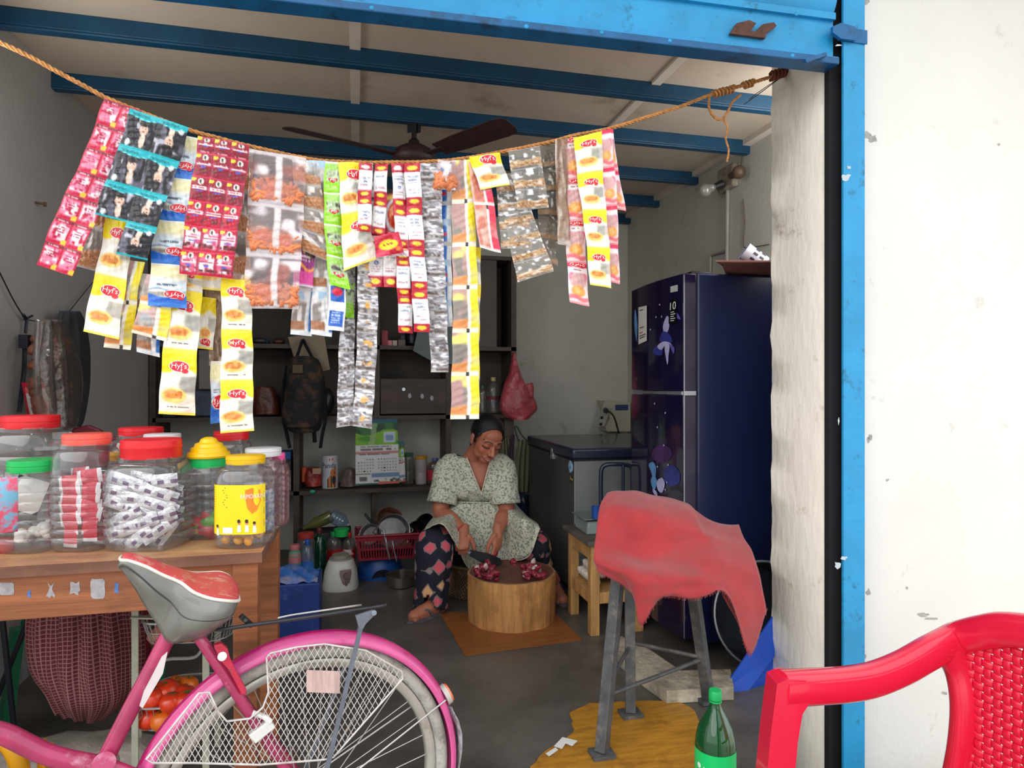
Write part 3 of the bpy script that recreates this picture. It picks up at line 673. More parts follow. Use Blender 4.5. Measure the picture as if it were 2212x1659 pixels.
for px, py, w_, h_, m_, j in ((14, 1272, 34, 28, M_st1, .05), (63, 1282, 12, 26, M_st2, .4), (110, 1274, 22, 38, M_st1, .5), (162, 1272, 26, 34, M_st1, .3), (211, 1272, 32, 44, M_st1, .04), (252, 1270, 10, 26, M_st2, .2)):
    P = []; n = 16
    for q in range(n):
        a = 2*PI*(q+.5)/n; x = math.copysign(min(1, abs(math.cos(a))*1.35), math.cos(a)); z = math.copysign(min(1, abs(math.sin(a))*1.35), math.sin(a)); k = 1-random.uniform(0, j)*1.6
        P.append(on_y(px+x*w_/2*k, py+z*h_/2*k, ya))
    mb = MB(); mb.poly(P); mb.build('sticker_remnant', m_, ap, smooth=0)

M_pet = clear('clear_pet', tint=(.93, .94, .95), lo=.035, hi=.55, rough=.07, haze=.05, hazecol=(.75, .76, .76))
M_petpink = clear('pink_pet', tint=(.95, .72, .76), lo=.04, hi=.5, rough=.07, haze=.14, hazecol=(.85, .45, .52))
def lidmat(n, c): return mat(n, c, .38, var=.05, coat=.15)
L_green, L_red, L_orange, L_yel, L_wh, L_pink = lidmat('green_lid', S(0, 190, 92)), lidmat('red_lid', S(228, 34, 44)), lidmat('coral_lid', S(244, 98, 84)), lidmat('yellow_lid', S(244, 196, 0)), lidmat('white_lid', S(224, 224, 226)), lidmat('pink_lid', S(248, 90, 166))
def jar(label, px0, px1, ytop, ybase, lidpx, lidm, e=.55, rib=6, y=None, body=None, shoulder=.24, group=None, cone=None, lidh=20, neck=None):
    """clear ribbed plastic jar standing on the table; pixel extents give its true size at its place"""
    cxp = (px0+px1)/2; fr = on_z(cxp, ybase, TZ) if y is None else Vector((on_y(cxp, ybase, y).x, y, TZ))
    d = (fr-Vector((0, 0, CAMZ))).dot(FWD); r = (px1-px0)/2/FPX*d
    c = fr+FWD*(r*.8 if y is None else 0); c.z = TZ; d = (c-Vector((0, 0, CAMZ))).dot(FWD); r = (px1-px0)/2/FPX*d
    # recentre horizontally on the pixel column
    c = c+RIGHT*(((cxp-1106)/FPX)*d-(c-Vector((0, 0, CAMZ))).dot(RIGHT))
    Ht = CAMZ-(ytop-829.5)/FPX*d-TZ; lh = lidh/FPX*d; rl = lidpx/2/FPX*d; hb = Ht-lh
    root = thing('candy_jar', label, 'jar', c, group)
    prof = [(r*.86, 0), (r*.97, .006), (r, .016)]; h0 = .016; h1 = hb*(1-shoulder)
    for k in range(rib):
        a = h0+(h1-h0)*k/rib; b = h0+(h1-h0)*(k+1)/rib; prof += [(r, a+(b-a)*.25), (r, a+(b-a)*.8), (r*.965, a+(b-a)*.93)]
    rn = neck or rl*.94
    for q in range(7): t_ = q/6; prof.append((rn+(r-rn)*math.cos(t_*PI/2)**.9, h1+(hb-.012-h1)*math.sin(t_*PI/2)**.9))
    prof.append((rn, hb))
    mb = MB(); mb.lathe(prof, c, 40, e=e, R=rotz(-YAW), cap=(True, False)); mb.build('jar_body', body or M_pet, root, smooth=50)
    lp_ = [(rl*.98, hb-.004), (rl, hb), (rl, hb+lh*.45), (rl*1.02, hb+lh*.5), (rl*1.02, hb+lh*.62), (rl, hb+lh*.66), (rl, hb+lh*.94), (rl*.96, hb+lh)]
    if cone: lp_ = [(rl*.98, hb-.004), (rl, hb), (rl, hb+lh)]
    mb = MB(); mb.lathe(lp_, c, 36, cap=(False, True)); mb.build('lid', lidm, root, smooth=35)
    if cone:
        z = hb+lh; mb = MB(); mb.lathe([(rl*1.12, z+.001), (rl*1.16, z+.006), (rl*1.1, z+.014), (rl*.98, z+.016), (rl*.93, z+.026), (rl*.78, z+.029), (rl*.72, z+.037), (rl*.5, z+.041), (rl*.42, z+.049), (rl*.2, z+.054)], c, 36); mb.build('stepped_cap', cone, root, smooth=35)
    root['_r'] = r; root['_h'] = hb
    return root, c, r, hb, d
def packet(name, label, cat, group, c, size, R, mats, mfun=None):
    w_, h_, t_ = size; nu, nv = 7, 8; mb = MB()
    for sg in (1, -1):
        rows = []
        for i in range(nv):
            row = []
            for j in range(nu):
                u = j/(nu-1); v = i/(nv-1); b = (math.sin(PI*u)*math.sin(PI*v))**.6*t_/2
                row.append(Vector(c)+R @ Vector(((u-.5)*w_, sg*b, (v-.5)*h_)))
            rows.append(row)
        mb.grid(rows, mfun=mfun)
    o = mb.build(name, mats, None, smooth=180); tag(o, label, cat, group); return o
def rrot(rng, amp=1): return Matrix.Rotation(rng.uniform(-amp, amp), 3, 'Z') @ Matrix.Rotation(rng.uniform(-amp, amp), 3, 'Y') @ Matrix.Rotation(rng.uniform(-.5, .5)*amp, 3, 'X')
# 1 green lidded jar with white sweets
j1 = jar('clear jar with flat green lid and white lumps inside', 19, 126, 992, 1196, 94, L_green, rib=6, lidh=22)
M_whitestuff = mat('white_wrapper', S(240, 238, 230), .6, var=.04, bump=.3, bscale=30)
rg = random.Random(11)
def lumps(j, n, lab, cat, grp, m_, s, zmax, name):
    _, c, r, hb, d = j
    for k in range(n):
        a = rg.uniform(0, 2*PI); q = r*.55*math.sqrt(rg.random()); z = .014+s+zmax*k/n
        p = c+Vector((q*math.cos(a), q*math.sin(a), z)); mb = MB(); mb.sphere(p, (s*rg.uniform(.8, 1.2), s*rg.uniform(.8, 1.2), s*rg.uniform(.7, 1)), 10, R=rrot(rg)); tag(mb.build(name, m_, None, smooth=180), lab, cat, grp)
lumps(j1, 12, 'small white sweet at the bottom of the green lidded jar', 'sweet', 'white sweets in the green lidded jar', M_whitestuff, .014, .030, 'white_sweet')
_, c, r, hb, d = j1
tag(packet('paper_wrapper', '', 'wrapper', None, c+Vector((-.012, .0, hb*.68)), (.07, .085, .012), Matrix.Rotation(.35, 3, 'Y'), M_whitestuff), 'crumpled white paper wrapper leaning in the green lidded jar', 'wrapper')
# 2 coral lid, red packets
j2 = jar('clear ribbed jar with coral lid holding red wafer packets', 131, 246, 936, 1192, 92, L_orange, rib=8, shoulder=.3)
M_redpk = mat('red_foil', S(206, 24, 60), .3, var=.25, scale=30, dirt=S(240, 200, 200), dirt_amt=.14, dirt_scale=30); M_wpk = mat('white_foil', S(236, 226, 226), .35, var=.1, scale=30)
_, c, r, hb, d = j2
for k in range(22):
    z = .032+hb*.62*(k//2)/11; sd = -1 if k % 2 else 1
    R = rotz(-YAW+rg.uniform(-.2, .2)) @ (Matrix.Rotation(rg.uniform(-.25, .25) if k > 5 else PI/2+rg.uniform(-.2, .2), 3, 'Y'))
    packet('wafer_packet', 'red wafer packet stacked in the coral lidded jar', 'packet', 'red packets in the coral lidded jar', c+RIGHT*sd*r*.36-FWD*(r*.40 if k % 3 else -.01)+UP*z, (.055, .036, .013), R, [M_redpk, M_wpk], lambda i, j: 1 if j in (0, 5) else 0)
# 3 big jar with red lid, silver sticks
j3 = jar('big clear jar with wide red lid full of silver sachets', 250, 405, 948, 1190, 118, L_red, rib=7, shoulder=.27, lidh=36)
M_sil = mat('silver_foil', S(222, 222, 232), .25, var=.35, scale=40, metal=.35, bump=.5, bscale=60); M_silv = mat('violet_print', S(112, 84, 120), .35, var=.3, scale=40)
_, c, r, hb, d = j3
for k in range(30):
    z = .032+hb*.66*(k//3)/10; q = (k % 3-1)*r*.46
    R = rotz(-YAW+rg.uniform(-.15, .15)) @ Matrix.Rotation((-.65 if k < 12 else .1)+rg.uniform(-.35, .35), 3, 'Y')
    packet('silver_sachet', 'silver foil sachet packed in the wide red lidded jar', 'sachet', 'silver sachets in the red lidded jar', c+RIGHT*q-FWD*(r*.5 if k % 2 else .02)+UP*z, (.095, .034, .010), R, [M_sil, M_silv], lambda i, j: 1 if (i in (2, 3) and j % 2) else 0)
# 4 green lid with yellow stepped cap
j4 = jar('clear jar with green lid under a yellow stepped cap', 412, 490, 988, 1166, 76, L_green, rib=6, cone=L_yel, lidh=16)
_, c, r, hb, d = j4
M_cl = [mat('candy_red', S(214, 60, 62), .4), mat('candy_green', S(110, 186, 60), .4), mat('candy_amber', S(240, 170, 50), .4)]
for k in range(11):
    packet('candy_wrap', 'bright fruit candy wrapper at the bottom of the yellow capped jar', 'sweet', 'fruit candies in the yellow capped jar', c+RIGHT*rg.uniform(-.4, .4)*r-FWD*rg.uniform(.1, .55)*r+UP*(.014+.004*k), (.045, .026, .012), rotz(rg.uniform(-1, 1)) @ Matrix.Rotation(rg.uniform(-.6, .6), 3, 'Y'), M_cl[k % 3])
# 5 yellow label jar
j5 = jar('clear jar with yellow lid and big yellow label', 476, 586, 983, 1185, 80, L_yel, rib=4, shoulder=.34, lidh=14)
root, c, r, hb, d = j5
M_ylab = mat('yellow_label', S(250, 222, 20), .4, var=.03); M_olab = mat('amber_sweets', S(240, 160, 10), .35, var=.25, scale=30); M_txt = mat('dark_print', S(52, 44, 40), .6); M_skin2 = mat('printed_skin', S(214, 150, 110), .6); M_prw = mat('printed_white', S(246, 244, 236), .5, var=.02); M_oran = mat('orange_print', S(240, 140, 30), .5)
Rl = r*1.004
def jl(u, v):
    """label coordinates: u across the front in metres/r, v up"""
    x = max(-.999, min(.999, u)); e = .55
    return c+rotz(-YAW) @ Vector((x*Rl, -(1-abs(x)**(2/e))**(e/2)*Rl, 0))+UP*(v*hb)
def jlo(k): 
    def f(u, v): q = jl(u, v); w_ = (q-c); w_.z = 0; return q+w_.normalized()*k
    return f
mb = MB(); mb.grid([[jl(-.97+1.94*j/30, .76-.58*i/3) for j in range(31)] for i in range(4)]); lab5 = mb.build('label', M_ylab, root, smooth=80)
mb = MB(); f = jlo(.0008)
P = [f(a, b) for a, b in ((.38, .70), (.62, .725), (.86, .70), (.88, .57), (.78, .46), (.62, .42), (.47, .48), (.39, .59))]; mb.add([f(.62, .58)]+P, [(0, 1+i, 1+(i+1) % 8) for i in range(8)], 0)
f2 = jlo(.0016); mb.text('RAJMOHAN', f2, .22, .655, .95, .585, 1)
for q in range(9): mb.add([f(-.85, .73-.028*q), f(-.85, .722-.028*q), f(-.85+.5+.08*math.sin(q*5), .722-.028*q), f(-.85+.5+.08*math.sin(q*5), .73-.028*q)], [(0, 1, 2, 3)], 2)
for (u, v, k) in ((-.66, .23, .8), (.16, .27, 1.1), (.44, .27, 1.1), (.70, .26, .9)):
    mb.add([f(u-.07*k, v-.06), f(u+.07*k, v-.06), f(u+.05*k, v+.02), f(u-.05*k, v+.02)], [(0, 1, 2, 3)], 1); mb.disc(f, u, v+.048*k, .050*k, .028*k, 3); mb.disc(f2, u-.01, v+.062*k, .052*k, .020*k, 2)
mb.add([f(-.45, .195), f(-.08, .195), f(-.08, .265), f(-.45, .265)], [(0, 1, 2, 3)], 1)
mb.build('label_print', [M_oran, M_prw, M_txt, M_skin2], lab5, smooth=0)
for k in range(24):
    a = rg.uniform(0, 2*PI); q = r*.78*math.sqrt(rg.random()); p = c+Vector((q*math.cos(a), q*math.sin(a), .016+.015*(k//12)))
    mb = MB(); mb.sphere(p, (.013, .010, .010), 10, R=rrot(rg)); tag(mb.build('amber_sweet', M_olab, None, smooth=180), 'amber sweet at the bottom of the yellow labelled jar', 'sweet', 'amber sweets in the yellow labelled jar')
# 6-12 the rear rows
j6 = jar('clear jar with white lid and blue packets behind the yellow labelled jar', 534, 604, 967, 1150, 74, L_wh, rib=5, lidh=14, y=1.89, neck=.034)
_, c, r, hb, d = j6; M_bl = mat('blue_dotted_foil', S(120, 150, 200), .35, col2=S(235, 235, 240), scale=60, thr=(.45, .55))
for k in range(8): packet('blue_packet', 'small blue dotted packet in the white lidded jar', 'packet', 'blue packets in the white lidded jar', c+RIGHT*(r*.3*(-1)**k)-FWD*r*.3+UP*(.02+.013*k), (.04, .03, .01), rotz(rg.uniform(-.4, .4)) @ Matrix.Rotation(rg.uniform(-.4, .4), 3, 'Y'), M_bl)
j7 = jar('tall pink tinted jar with pink lid nearest the table corner', 578, 622, 978, 1130, 30, L_pink, rib=8, y=1.97, body=M_petpink, lidh=13, neck=.020)
j7b = jar('second pink lidded jar half hidden behind the white lidded jar', 562, 600, 970, 1120, 30, L_pink, rib=8, y=2.06, body=M_petpink, lidh=10, neck=.020)
j8 = jar('largest clear jar with red lid at the end of the table', 2, 132, 897, 1160, 106, L_red, rib=5, y=1.96, lidh=24)
j9 = jar('empty clear jar with thin red lid behind the coral lidded jar', 252, 358, 923, 1120, 86, L_red, rib=5, y=2.035, lidh=14)
j10 = jar('empty clear jar with white lid behind the wide red lidded jar', 316, 386, 937, 1120, 72, L_wh, rib=5, y=1.925, lidh=14, e=.8)
j11 = jar('clear jar with red lid under the hanging yellow packets', 462, 538, 931, 1110, 70, L_red, rib=6, y=2.03, lidh=16)
j12 = jar('clear jar with small amber lid between the coral and red lidded jars', 236, 272, 976, 1120, 30, lidmat('amber_lid', S(246, 186, 30)), rib=4, y=1.93, lidh=15, neck=.017)
j13 = jar('pale jar with clear cap behind the largest jar', 118, 152, 934, 1110, 36, L_wh, rib=4, y=2.06, lidh=10, neck=.02)
# odds and ends at the table's end
M_pp = mat('printed_sachet_pink', S(230, 90, 120), .4, col2=S(120, 190, 220), scale=30, thr=(.45, .55))
p = on_y(-16, 1062, 1.72); tag(packet('snack_packet', '', 'packet', None, Vector((p.x, 1.75, TZ+.12)), (.07, .13, .03), rotz(.2), M_pp), 'pink and blue printed packet beside the green lidded jar', 'packet')
mb = MB(); q = on_z(-26, 1190, TZ); mb.box(q+UP*.05+FWD*.03, (.05, .04, .10)); tag(mb.build('tin_box', mat('dark_tin', S(44, 40, 44), .4), None, bevel=.004), 'dark small tin at the end of the table', 'tin')
mb = MB(); mb.lathe([(.028, 0), (.03, .01), (.03, .025), (.02, .028)], q+Vector((.03, -.012, 0))+UP*.0, 16); tag(mb.build('bowl', mat('red_bowl_plastic', S(204, 44, 66), .4), None), 'small red dish before the dark tin', 'dish')
# things under the table
M_chk = None
m = bpy.data.materials.new('checked_cloth'); m.use_nodes = True; nt = m.node_tree; b = nt.nodes['Principled BSDF']; b.inputs['Roughness'].default_value = .95
uv = nt.nodes.new('ShaderNodeAttribute'); uv.attribute_name = 'Col'; sp = nt.nodes.new('ShaderNodeSeparateXYZ'); nt.links.new(uv.outputs['Vector'], sp.inputs[0])
def wavemask(sock, fr):
    a = nt.nodes.new('ShaderNodeMath'); a.operation = 'MULTIPLY'; a.inputs[1].default_value = fr; nt.links.new(sock, a.inputs[0])
    c_ = nt.nodes.new('ShaderNodeMath'); c_.operation = 'FRACT'; nt.links.new(a.outputs[0], c_.inputs[0])
    g = nt.nodes.new('ShaderNodeMath'); g.operation = 'LESS_THAN'; g.inputs[1].default_value = .22; nt.links.new(c_.outputs[0], g.inputs[0]); return g.outputs[0]
ma, mb_ = wavemask(sp.outputs['X'], 34), wavemask(sp.outputs['Y'], 34)
ad = nt.nodes.new('ShaderNodeMath'); ad.operation = 'MAXIMUM'; nt.links.new(ma, ad.inputs[0]); nt.links.new(mb_, ad.inputs[1])
mx = nt.nodes.new('ShaderNodeMix'); mx.data_type = 'RGBA'; nt.links.new(ad.outputs[0], mx.inputs['Factor']); mx.inputs['A'].default_value = (*S(92, 34, 44), 1); mx.inputs['B'].default_value = (*S(150, 104, 104), 1); nt.links.new(mx.outputs['Result'], b.inputs['Base Color'])
R_ = [[(60, 1290, 1.86), (140, 1290, 1.82), (220, 1290, 1.84), (300, 1290, 1.90)], [(50, 1370, 1.86), (140, 1380, 1.79), (225, 1380, 1.80), (312, 1370, 1.89)], [(62, 1450, 1.86), (140, 1460, 1.76), (230, 1460, 1.77), (312, 1450, 1.88)], [(100, 1500, 1.86), (150, 1520, 1.76), (235, 1520, 1.77), (296, 1500, 1.87)], [(122, 1545, 1.87), (165, 1556, 1.81), (210, 1560, 1.82), (262, 1530, 1.88)]]
rows = catmull_rows([[at(*p) for p in r] for r in R_], 14, 12); cols_ = []
for i, r in enumerate(rows):
    for j, p in enumerate(r):
        rows[i][j] = p+FWD*(.011*math.sin(j*.75+.4*math.sin(i*.1))+.005*math.sin(j*1.7+i*.12))*(1-.3*i/len(rows)); cols_.append((j/len(r), i/len(rows)*1.05, 0, 1))
mb = MB(); mb.grid(rows); ck = mb.build('checked_cloth', m, None, smooth=180, colors=cols_, solid=.002); tag(ck, 'maroon checked cloth hanging in a bundle under the table', 'cloth')
# wire rack with two baskets
M_rack = mat('rack_cream', S(176, 178, 160), .5, var=.12, scale=20); M_wire = mat('rack_wire', S(170, 172, 170), .4, metal=.4)
rk = thing('wire_rack', 'cream metal rack with wire baskets under the table', 'rack', at(390, 1560, 1.78))
def K(px, py, d=1.78): return at(px, py, d)
for px, d, z1 in ((292, 1.76, 1312), (445, 1.78, 1395), (300, 1.98, 1320), (470, 2.0, 1320)):
    mb = MB(); a = K(px, z1, d); mb.bar(Vector((a.x, a.y, 0)), a, .018, .004, up=tuple(FWD)); mb.build('post', M_rack, rk, smooth=0)
mb = MB(); mb.bar(K(285, 1333, 1.755), K(470, 1338, 1.775), .004, .018, up=tuple(FWD)); mb.build('cross_bar', M_rack, rk, smooth=0)
for (yr, yb, xl, xr) in ((1345, 1392, 286, 492), (1527, 1580, 268, 470)):
    mb = MB(); zr = K(300, yr).z; zb = K(300, yb).z
    def ringp(z, k):
        a = K(xl, 1500, 1.76); b_ = K(xr, 1500, 1.79); f_ = FWD*.21; o = (a+b_+f_)/2; o = Vector((o.x, o.y, z)); ex = (b_-a)/2*k; ey = f_/2*k
        return [o+Vector((ex.x*math.copysign(abs(math.cos(t))**.5, math.cos(t))+ey.x*math.copysign(abs(math.sin(t))**.5, math.sin(t)), ex.y*math.copysign(abs(math.cos(t))**.5, math.cos(t))+ey.y*math.copysign(abs(math.sin(t))**.5, math.sin(t)), 0)) for t in [2*PI*q/40 for q in range(40)]]
    A = ringp(zr, 1); A2 = ringp((zr+zb)/2, .94); Bt = ringp(zb, .86)
    mb.tube(A, .0035, 6, closed=True); mb.tube(A2, .0018, 5, closed=True); mb.tube(Bt, .002, 5, closed=True)
    for q in range(0, 40): mb.tube([A[q], A2[q], Bt[q]], .0012, 4)
    for q in range(1, 20): mb.tube([Bt[q], Bt[40-q]], .0012, 4)
    for q in range(-8, 9, 2): mb.tube([Bt[(10+q) % 40], Bt[(30-q) % 40]], .0012, 4)
    mb.build('wire_basket', M_wire, rk)
mb = MB(); mb.tube(catmull([K(440, 1395, 1.9), K(420, 1420, 1.88), K(360, 1425, 1.87), K(335, 1450, 1.87), K(330, 1520, 1.87)], 5), .005, 8); mb.build('rear_hoop', M_wire, rk)
M_tom = mat('tomato_skin', S(222, 62, 26), .25, var=.25, scale=6, coat=.4); M_tst = mat('tomato_stem', S(70, 110, 50), .7)
def tomato(px, py, d, r, ripe=True):
    p = K(px, py, d); o = None; root = thing('tomato', 'ripe red tomato heaped in the lower wire basket' if ripe else 'orange half ripe tomato in the lower wire basket', 'tomato', p, 'red tomatoes in the wire basket' if ripe else 'orange tomatoes in the wire basket')
    mb = MB(); mb.lathe([(r*.15, r*.72), (r*.4, r*.80), (r*.75, r*.6), (r*.98, r*.15), (r*.95, -.2*r), (r*.7, -.62*r), (r*.3, -.82*r), (r*.02, -.84*r)][::-1], p, 18, R=rrot(rg, .6)); mb.build('tomato_flesh', M_tom if ripe else mat('tomato_orange', S(230, 116, 30), .28, coat=.4), root, smooth=180)
    mb = MB()
    for q in range(5): a = 2*PI*q/5; mb.tube([p+UP*r*.74, p+UP*r*.80+Vector((math.cos(a), math.sin(a), 0))*r*.4], [.0025, .001], 5)
    mb.build('calyx', M_tst, root)
for px, py, d, r in ((322, 1552, 1.80, .034), (352, 1556, 1.79, .033), (384, 1556, 1.80, .033), (415, 1553, 1.80, .033), (330, 1510, 1.80, .036), (370, 1518, 1.79, .032), (405, 1514, 1.80, .034), (438, 1548, 1.82, .03), (360, 1495, 1.83, .038), (398, 1502, 1.84, .034), (432, 1510, 1.84, .033), (326, 1490, 1.88, .032), (405, 1482, 1.88, .032), (380, 1480, 1.92, .03), (345, 1540, 1.87, .034), (400, 1538, 1.87, .034), (430, 1535, 1.9, .03)):
    tomato(px, py, d, r, (px+py) % 3 != 0)
for px, py, lb in ((402, 1370, 'round pink onion in the upper wire basket near the post'), (340, 1374, 'brown onion in the upper wire basket near the cloth')):
    p = K(px, py, 1.82); mb = MB(); r = .027; mb.lathe([(.002, -.9*r), (r*.6, -.7*r), (r, -.1*r), (r*.85, .45*r), (r*.3, .85*r), (r*.1, 1.25*r)], p, 18); tag(mb.build('onion', mat('onion_skin', S(210, 142, 120), .4, var=.2, scale=10, stretch=(6, 6, 1)), None, smooth=180), lb, 'onion')
# dark folding leg, green stool, yellow chair and sacking at the lower corner
M_black = mat('black_tube', S(30, 34, 44), .4)
fl = thing('folding_stand', 'black tubular folding stand beside the checked cloth', 'stand', on_z(20, 1640, 0))
mb = MB(); mb.tube(catmull([at(-10, 1340, 1.85), at(20, 1330, 1.88), at(60, 1335, 1.92)], 4), .008, 8); mb.tube([at(5, 1335, 1.86), on_z(38, 1640, 0)], .008, 8); mb.tube([at(60, 1340, 1.92), on_z(-60, 1640, 0)], .008, 8); mb.build('tube_frame', M_black, fl)
gs = thing('plastic_stool', 'green plastic stool in the dark behind the checked cloth', 'stool', on_z(92, 1590, 0))
M_gr = mat('green_stool_plastic', S(0, 112, 74), .4)
p = on_z(90, 1580, 0)+Vector((.04, .04, 0))
mb = MB(); mb.box(p+Vector((.06, .08, .36)), (.30, .30, .03)); mb.build('seat', M_gr, gs, bevel=.01)
for dx, dy in ((-.12, -.1), (.22, -.1), (-.12, .24), (.22, .24)): mb = MB(); mb.bar(p+Vector((dx+.03, dy+.02, .35)), p+Vector((dx, dy, 0)), .06, .03); mb.build('leg', M_gr, gs, smooth=0)
yc = thing('yellow_chair', 'yellow plastic chair back peeking up before the sacking', 'chair', Vector((-.95, 1.72, 0)))
M_yc = mat('yellow_chair_plastic', S(226, 158, 20), .35)
mb = MB(); mb.tube(catmull([at(-120, 1700, 1.62), at(-60, 1610, 1.62), at(0, 1600, 1.63), at(30, 1625, 1.63), at(50, 1700, 1.64), at(55, 1900, 1.65)], 5), 1, 12, flat=(.026, .02, .8)); mb.build('back_rail', M_yc, yc, smooth=60)
mb = MB(); mb.bar(at(98, 1610, 1.68), at(92, 2080, 1.68), .03, .02); mb.bar(at(98, 1612, 1.68), at(20, 1640, 1.66), .03, .03); mb.build('back_post', M_yc, yc, smooth=0)
mb = MB(); R_ = [[(-40, 1598, 2.25), (100, 1590, 2.25), (200, 1578, 2.25), (300, 1580, 2.25), (345, 1600, 2.2)], [(-40, 1612, 2.12), (100, 1612, 2.1), (200, 1606, 2.08), (300, 1612, 2.08), (350, 1625, 2.08)], [(-40, 1660, 1.92), (100, 1662, 1.9), (200, 1660, 1.88), (300, 1662, 1.88), (350, 1668, 1.88)]]
rows = catmull_rows([[on_z(a, b, z) for a, b, d in r] for r, z in zip(R_, (.012, .05, .03))], 5, 5); rows = [[p+UP*.006*math.sin(j*1.1+i) for j, p in enumerate(r)] for i, r in enumerate(rows)]; rows.append([Vector((p.x, p.y-.01, .003)) for p in rows[-1]]); rows.insert(0, [Vector((p.x, p.y+.01, .003)) for p in rows[0]])
mb.grid(rows); tag(mb.build('sacking', mat('grey_sacking', S(176, 168, 160), .9, var=.18, scale=8, bump=.4, bscale=80), None, smooth=180, solid=.004), 'grey brown sacking spread on the floor under the table', 'sack')
# maroon chair back showing behind the jars
mc = thing('maroon_chair', 'maroon plastic chair with rounded back behind the jars', 'chair', Vector((on_y(205, 940, 2.66).x, 2.8, 0)))
M_mar = mat('maroon_plastic', S(120, 22, 44), .4)
def MC(px, py): return on_y(px, py, 2.78)
mb = MB(); mb.prism([MC(138, 975), MC(142, 945), MC(158, 925), MC(190, 918), MC(215, 928), MC(232, 942), MC(258, 945), MC(268, 965), MC(268, 1010), MC(138, 1010)], (0, .02, 0)); mb.build('backrest', M_mar, mc, bevel=.006, smooth=0)
cxm = MC(205, 1000).x
mb = MB(); mb.box((cxm, 2.99, .44), (.38, .38, .03)); mb.build('seat', M_mar, mc, bevel=.01)
for dx, dy in ((-.15, 2.82), (.15, 2.82), (-.15, 3.15), (.15, 3.15)): mb = MB(); mb.bar((cxm+dx, dy, .43 if dy > 2.9 else .72), (cxm+dx*1.1, dy, 0), .035, .03); mb.build('leg', M_mar, mc, smooth=0)
# ================================================================ ROPE AND THE HANGING STRIPS OF SACHETS
M_rope = mat('jute_rope', S(200, 140, 82), .9, var=.3, scale=60, bump=.5, bscale=120); M_ropeD = mat('dark_jute', S(110, 58, 40), .9, var=.3, scale=60, bump=.5)
ROPE = [(-120, 40), (0, 92), (60, 120), (130, 158), (190, 190), (240, 216), (320, 248), (400, 278), (470, 298), (540, 316), (620, 334), (690, 347), (770, 351), (850, 351), (920, 350), (1000, 343), (1090, 327), (1180, 309), (1240, 293), (1320, 277), (1400, 252), (1470, 230), (1540, 203), (1600, 186), (1660, 168), (1700, 154)]
def ropeY(px): return 1.93 if px < 1330 else 1.93+(px-1330)*(.135/370)
RP = catmull([on_y(x, y, ropeY(x)) for x, y in ROPE], 6)
rp_ = thing('jute_rope', 'twisted jute rope strung across the shop opening', 'rope', RP[20])
def twist(P, r, turns, mbx, strands=3):
    # resample
    L = [0]
    for a, b in zip(P, P[1:]): L.append(L[-1]+(b-a).length)
    n = int(L[-1]/.004); Q = []; k = 0
    for i in range(n+1):
        s = L[-1]*i/n
        while k < len(P)-2 and L[k+1] < s: k += 1
        t_ = (s-L[k])/max(1e-9, L[k+1]-L[k]); Q.append(P[k].lerp(P[k+1], t_))
    fr = frames(Q)
    for q in range(strands):
        mbx.tube([p+(u*math.cos(i*turns+2*PI*q/strands)+w_*math.sin(i*turns+2*PI*q/strands))*r*.6 for i, (p, (t_, u, w_)) in enumerate(zip(Q, fr))], r*.62, 5)
mb = MB(); twist(RP, .0055, .55, mb); mb.build('twisted_cord', M_rope, rp_, smooth=180)
mb = MB(); twist(catmull([on_y(x, y, 2.0) for x, y in ((1532, 205), (1532, 235), (1545, 255), (1558, 258), (1570, 245), (1583, 220), (1600, 205))], 6), .004, .6, mb); mb.build('loose_loop', M_rope, rp_, smooth=180)
mb = MB(); twist(catmull([on_y(x, y, 2.0) for x, y in ((1562, 256), (1572, 275), (1568, 300), (1574, 325), (1570, 350))], 6), .0032, .6, mb); mb.build('loose_end', M_rope, rp_, smooth=180)
for k, (x, y) in enumerate(((1545, 203), (1568, 197), (1610, 184))):
    c = on_y(x, y, ropeY(x)); fr = (RP[-1]-RP[-30]).normalized(); u = fr.orthogonal().normalized(); w_ = fr.cross(u)
    mb = MB(); mb.tube([c+(u*math.cos(a*.9)+w_*math.sin(a*.9))*.011+fr*(a*.0022-.01) for a in range(24)], .0042, 5); mb.build('knot', M_rope, rp_, smooth=180)
mb = MB(); c = on_y(1700, 154, ropeY(1700)); fr = (RP[-1]-RP[-20]).normalized(); u = fr.orthogonal().normalized(); w_ = fr.cross(u)
mb.tube([c+(u*math.cos(a*.9)+w_*math.sin(a*.9))*.014-fr*(a*.0026) for a in range(34)], .006, 6); mb.tube([c, c+Vector((.07, 0, 0))], .004, 8); mb.build('wall_knot', M_ropeD, rp_, smooth=180)
mb = MB(); mb.tube(catmull([on_y(1690, 165, 2.06), on_y(1650, 195, 2.08), on_y(1607, 226, 2.1)], 5), .0016, 5); mb.tube(catmull([on_y(1685, 168, 2.06), on_y(1640, 198, 2.07), on_y(1618, 215, 2.09)], 5), .0014, 5)
mb.build('wire_end', M_black, rp_)

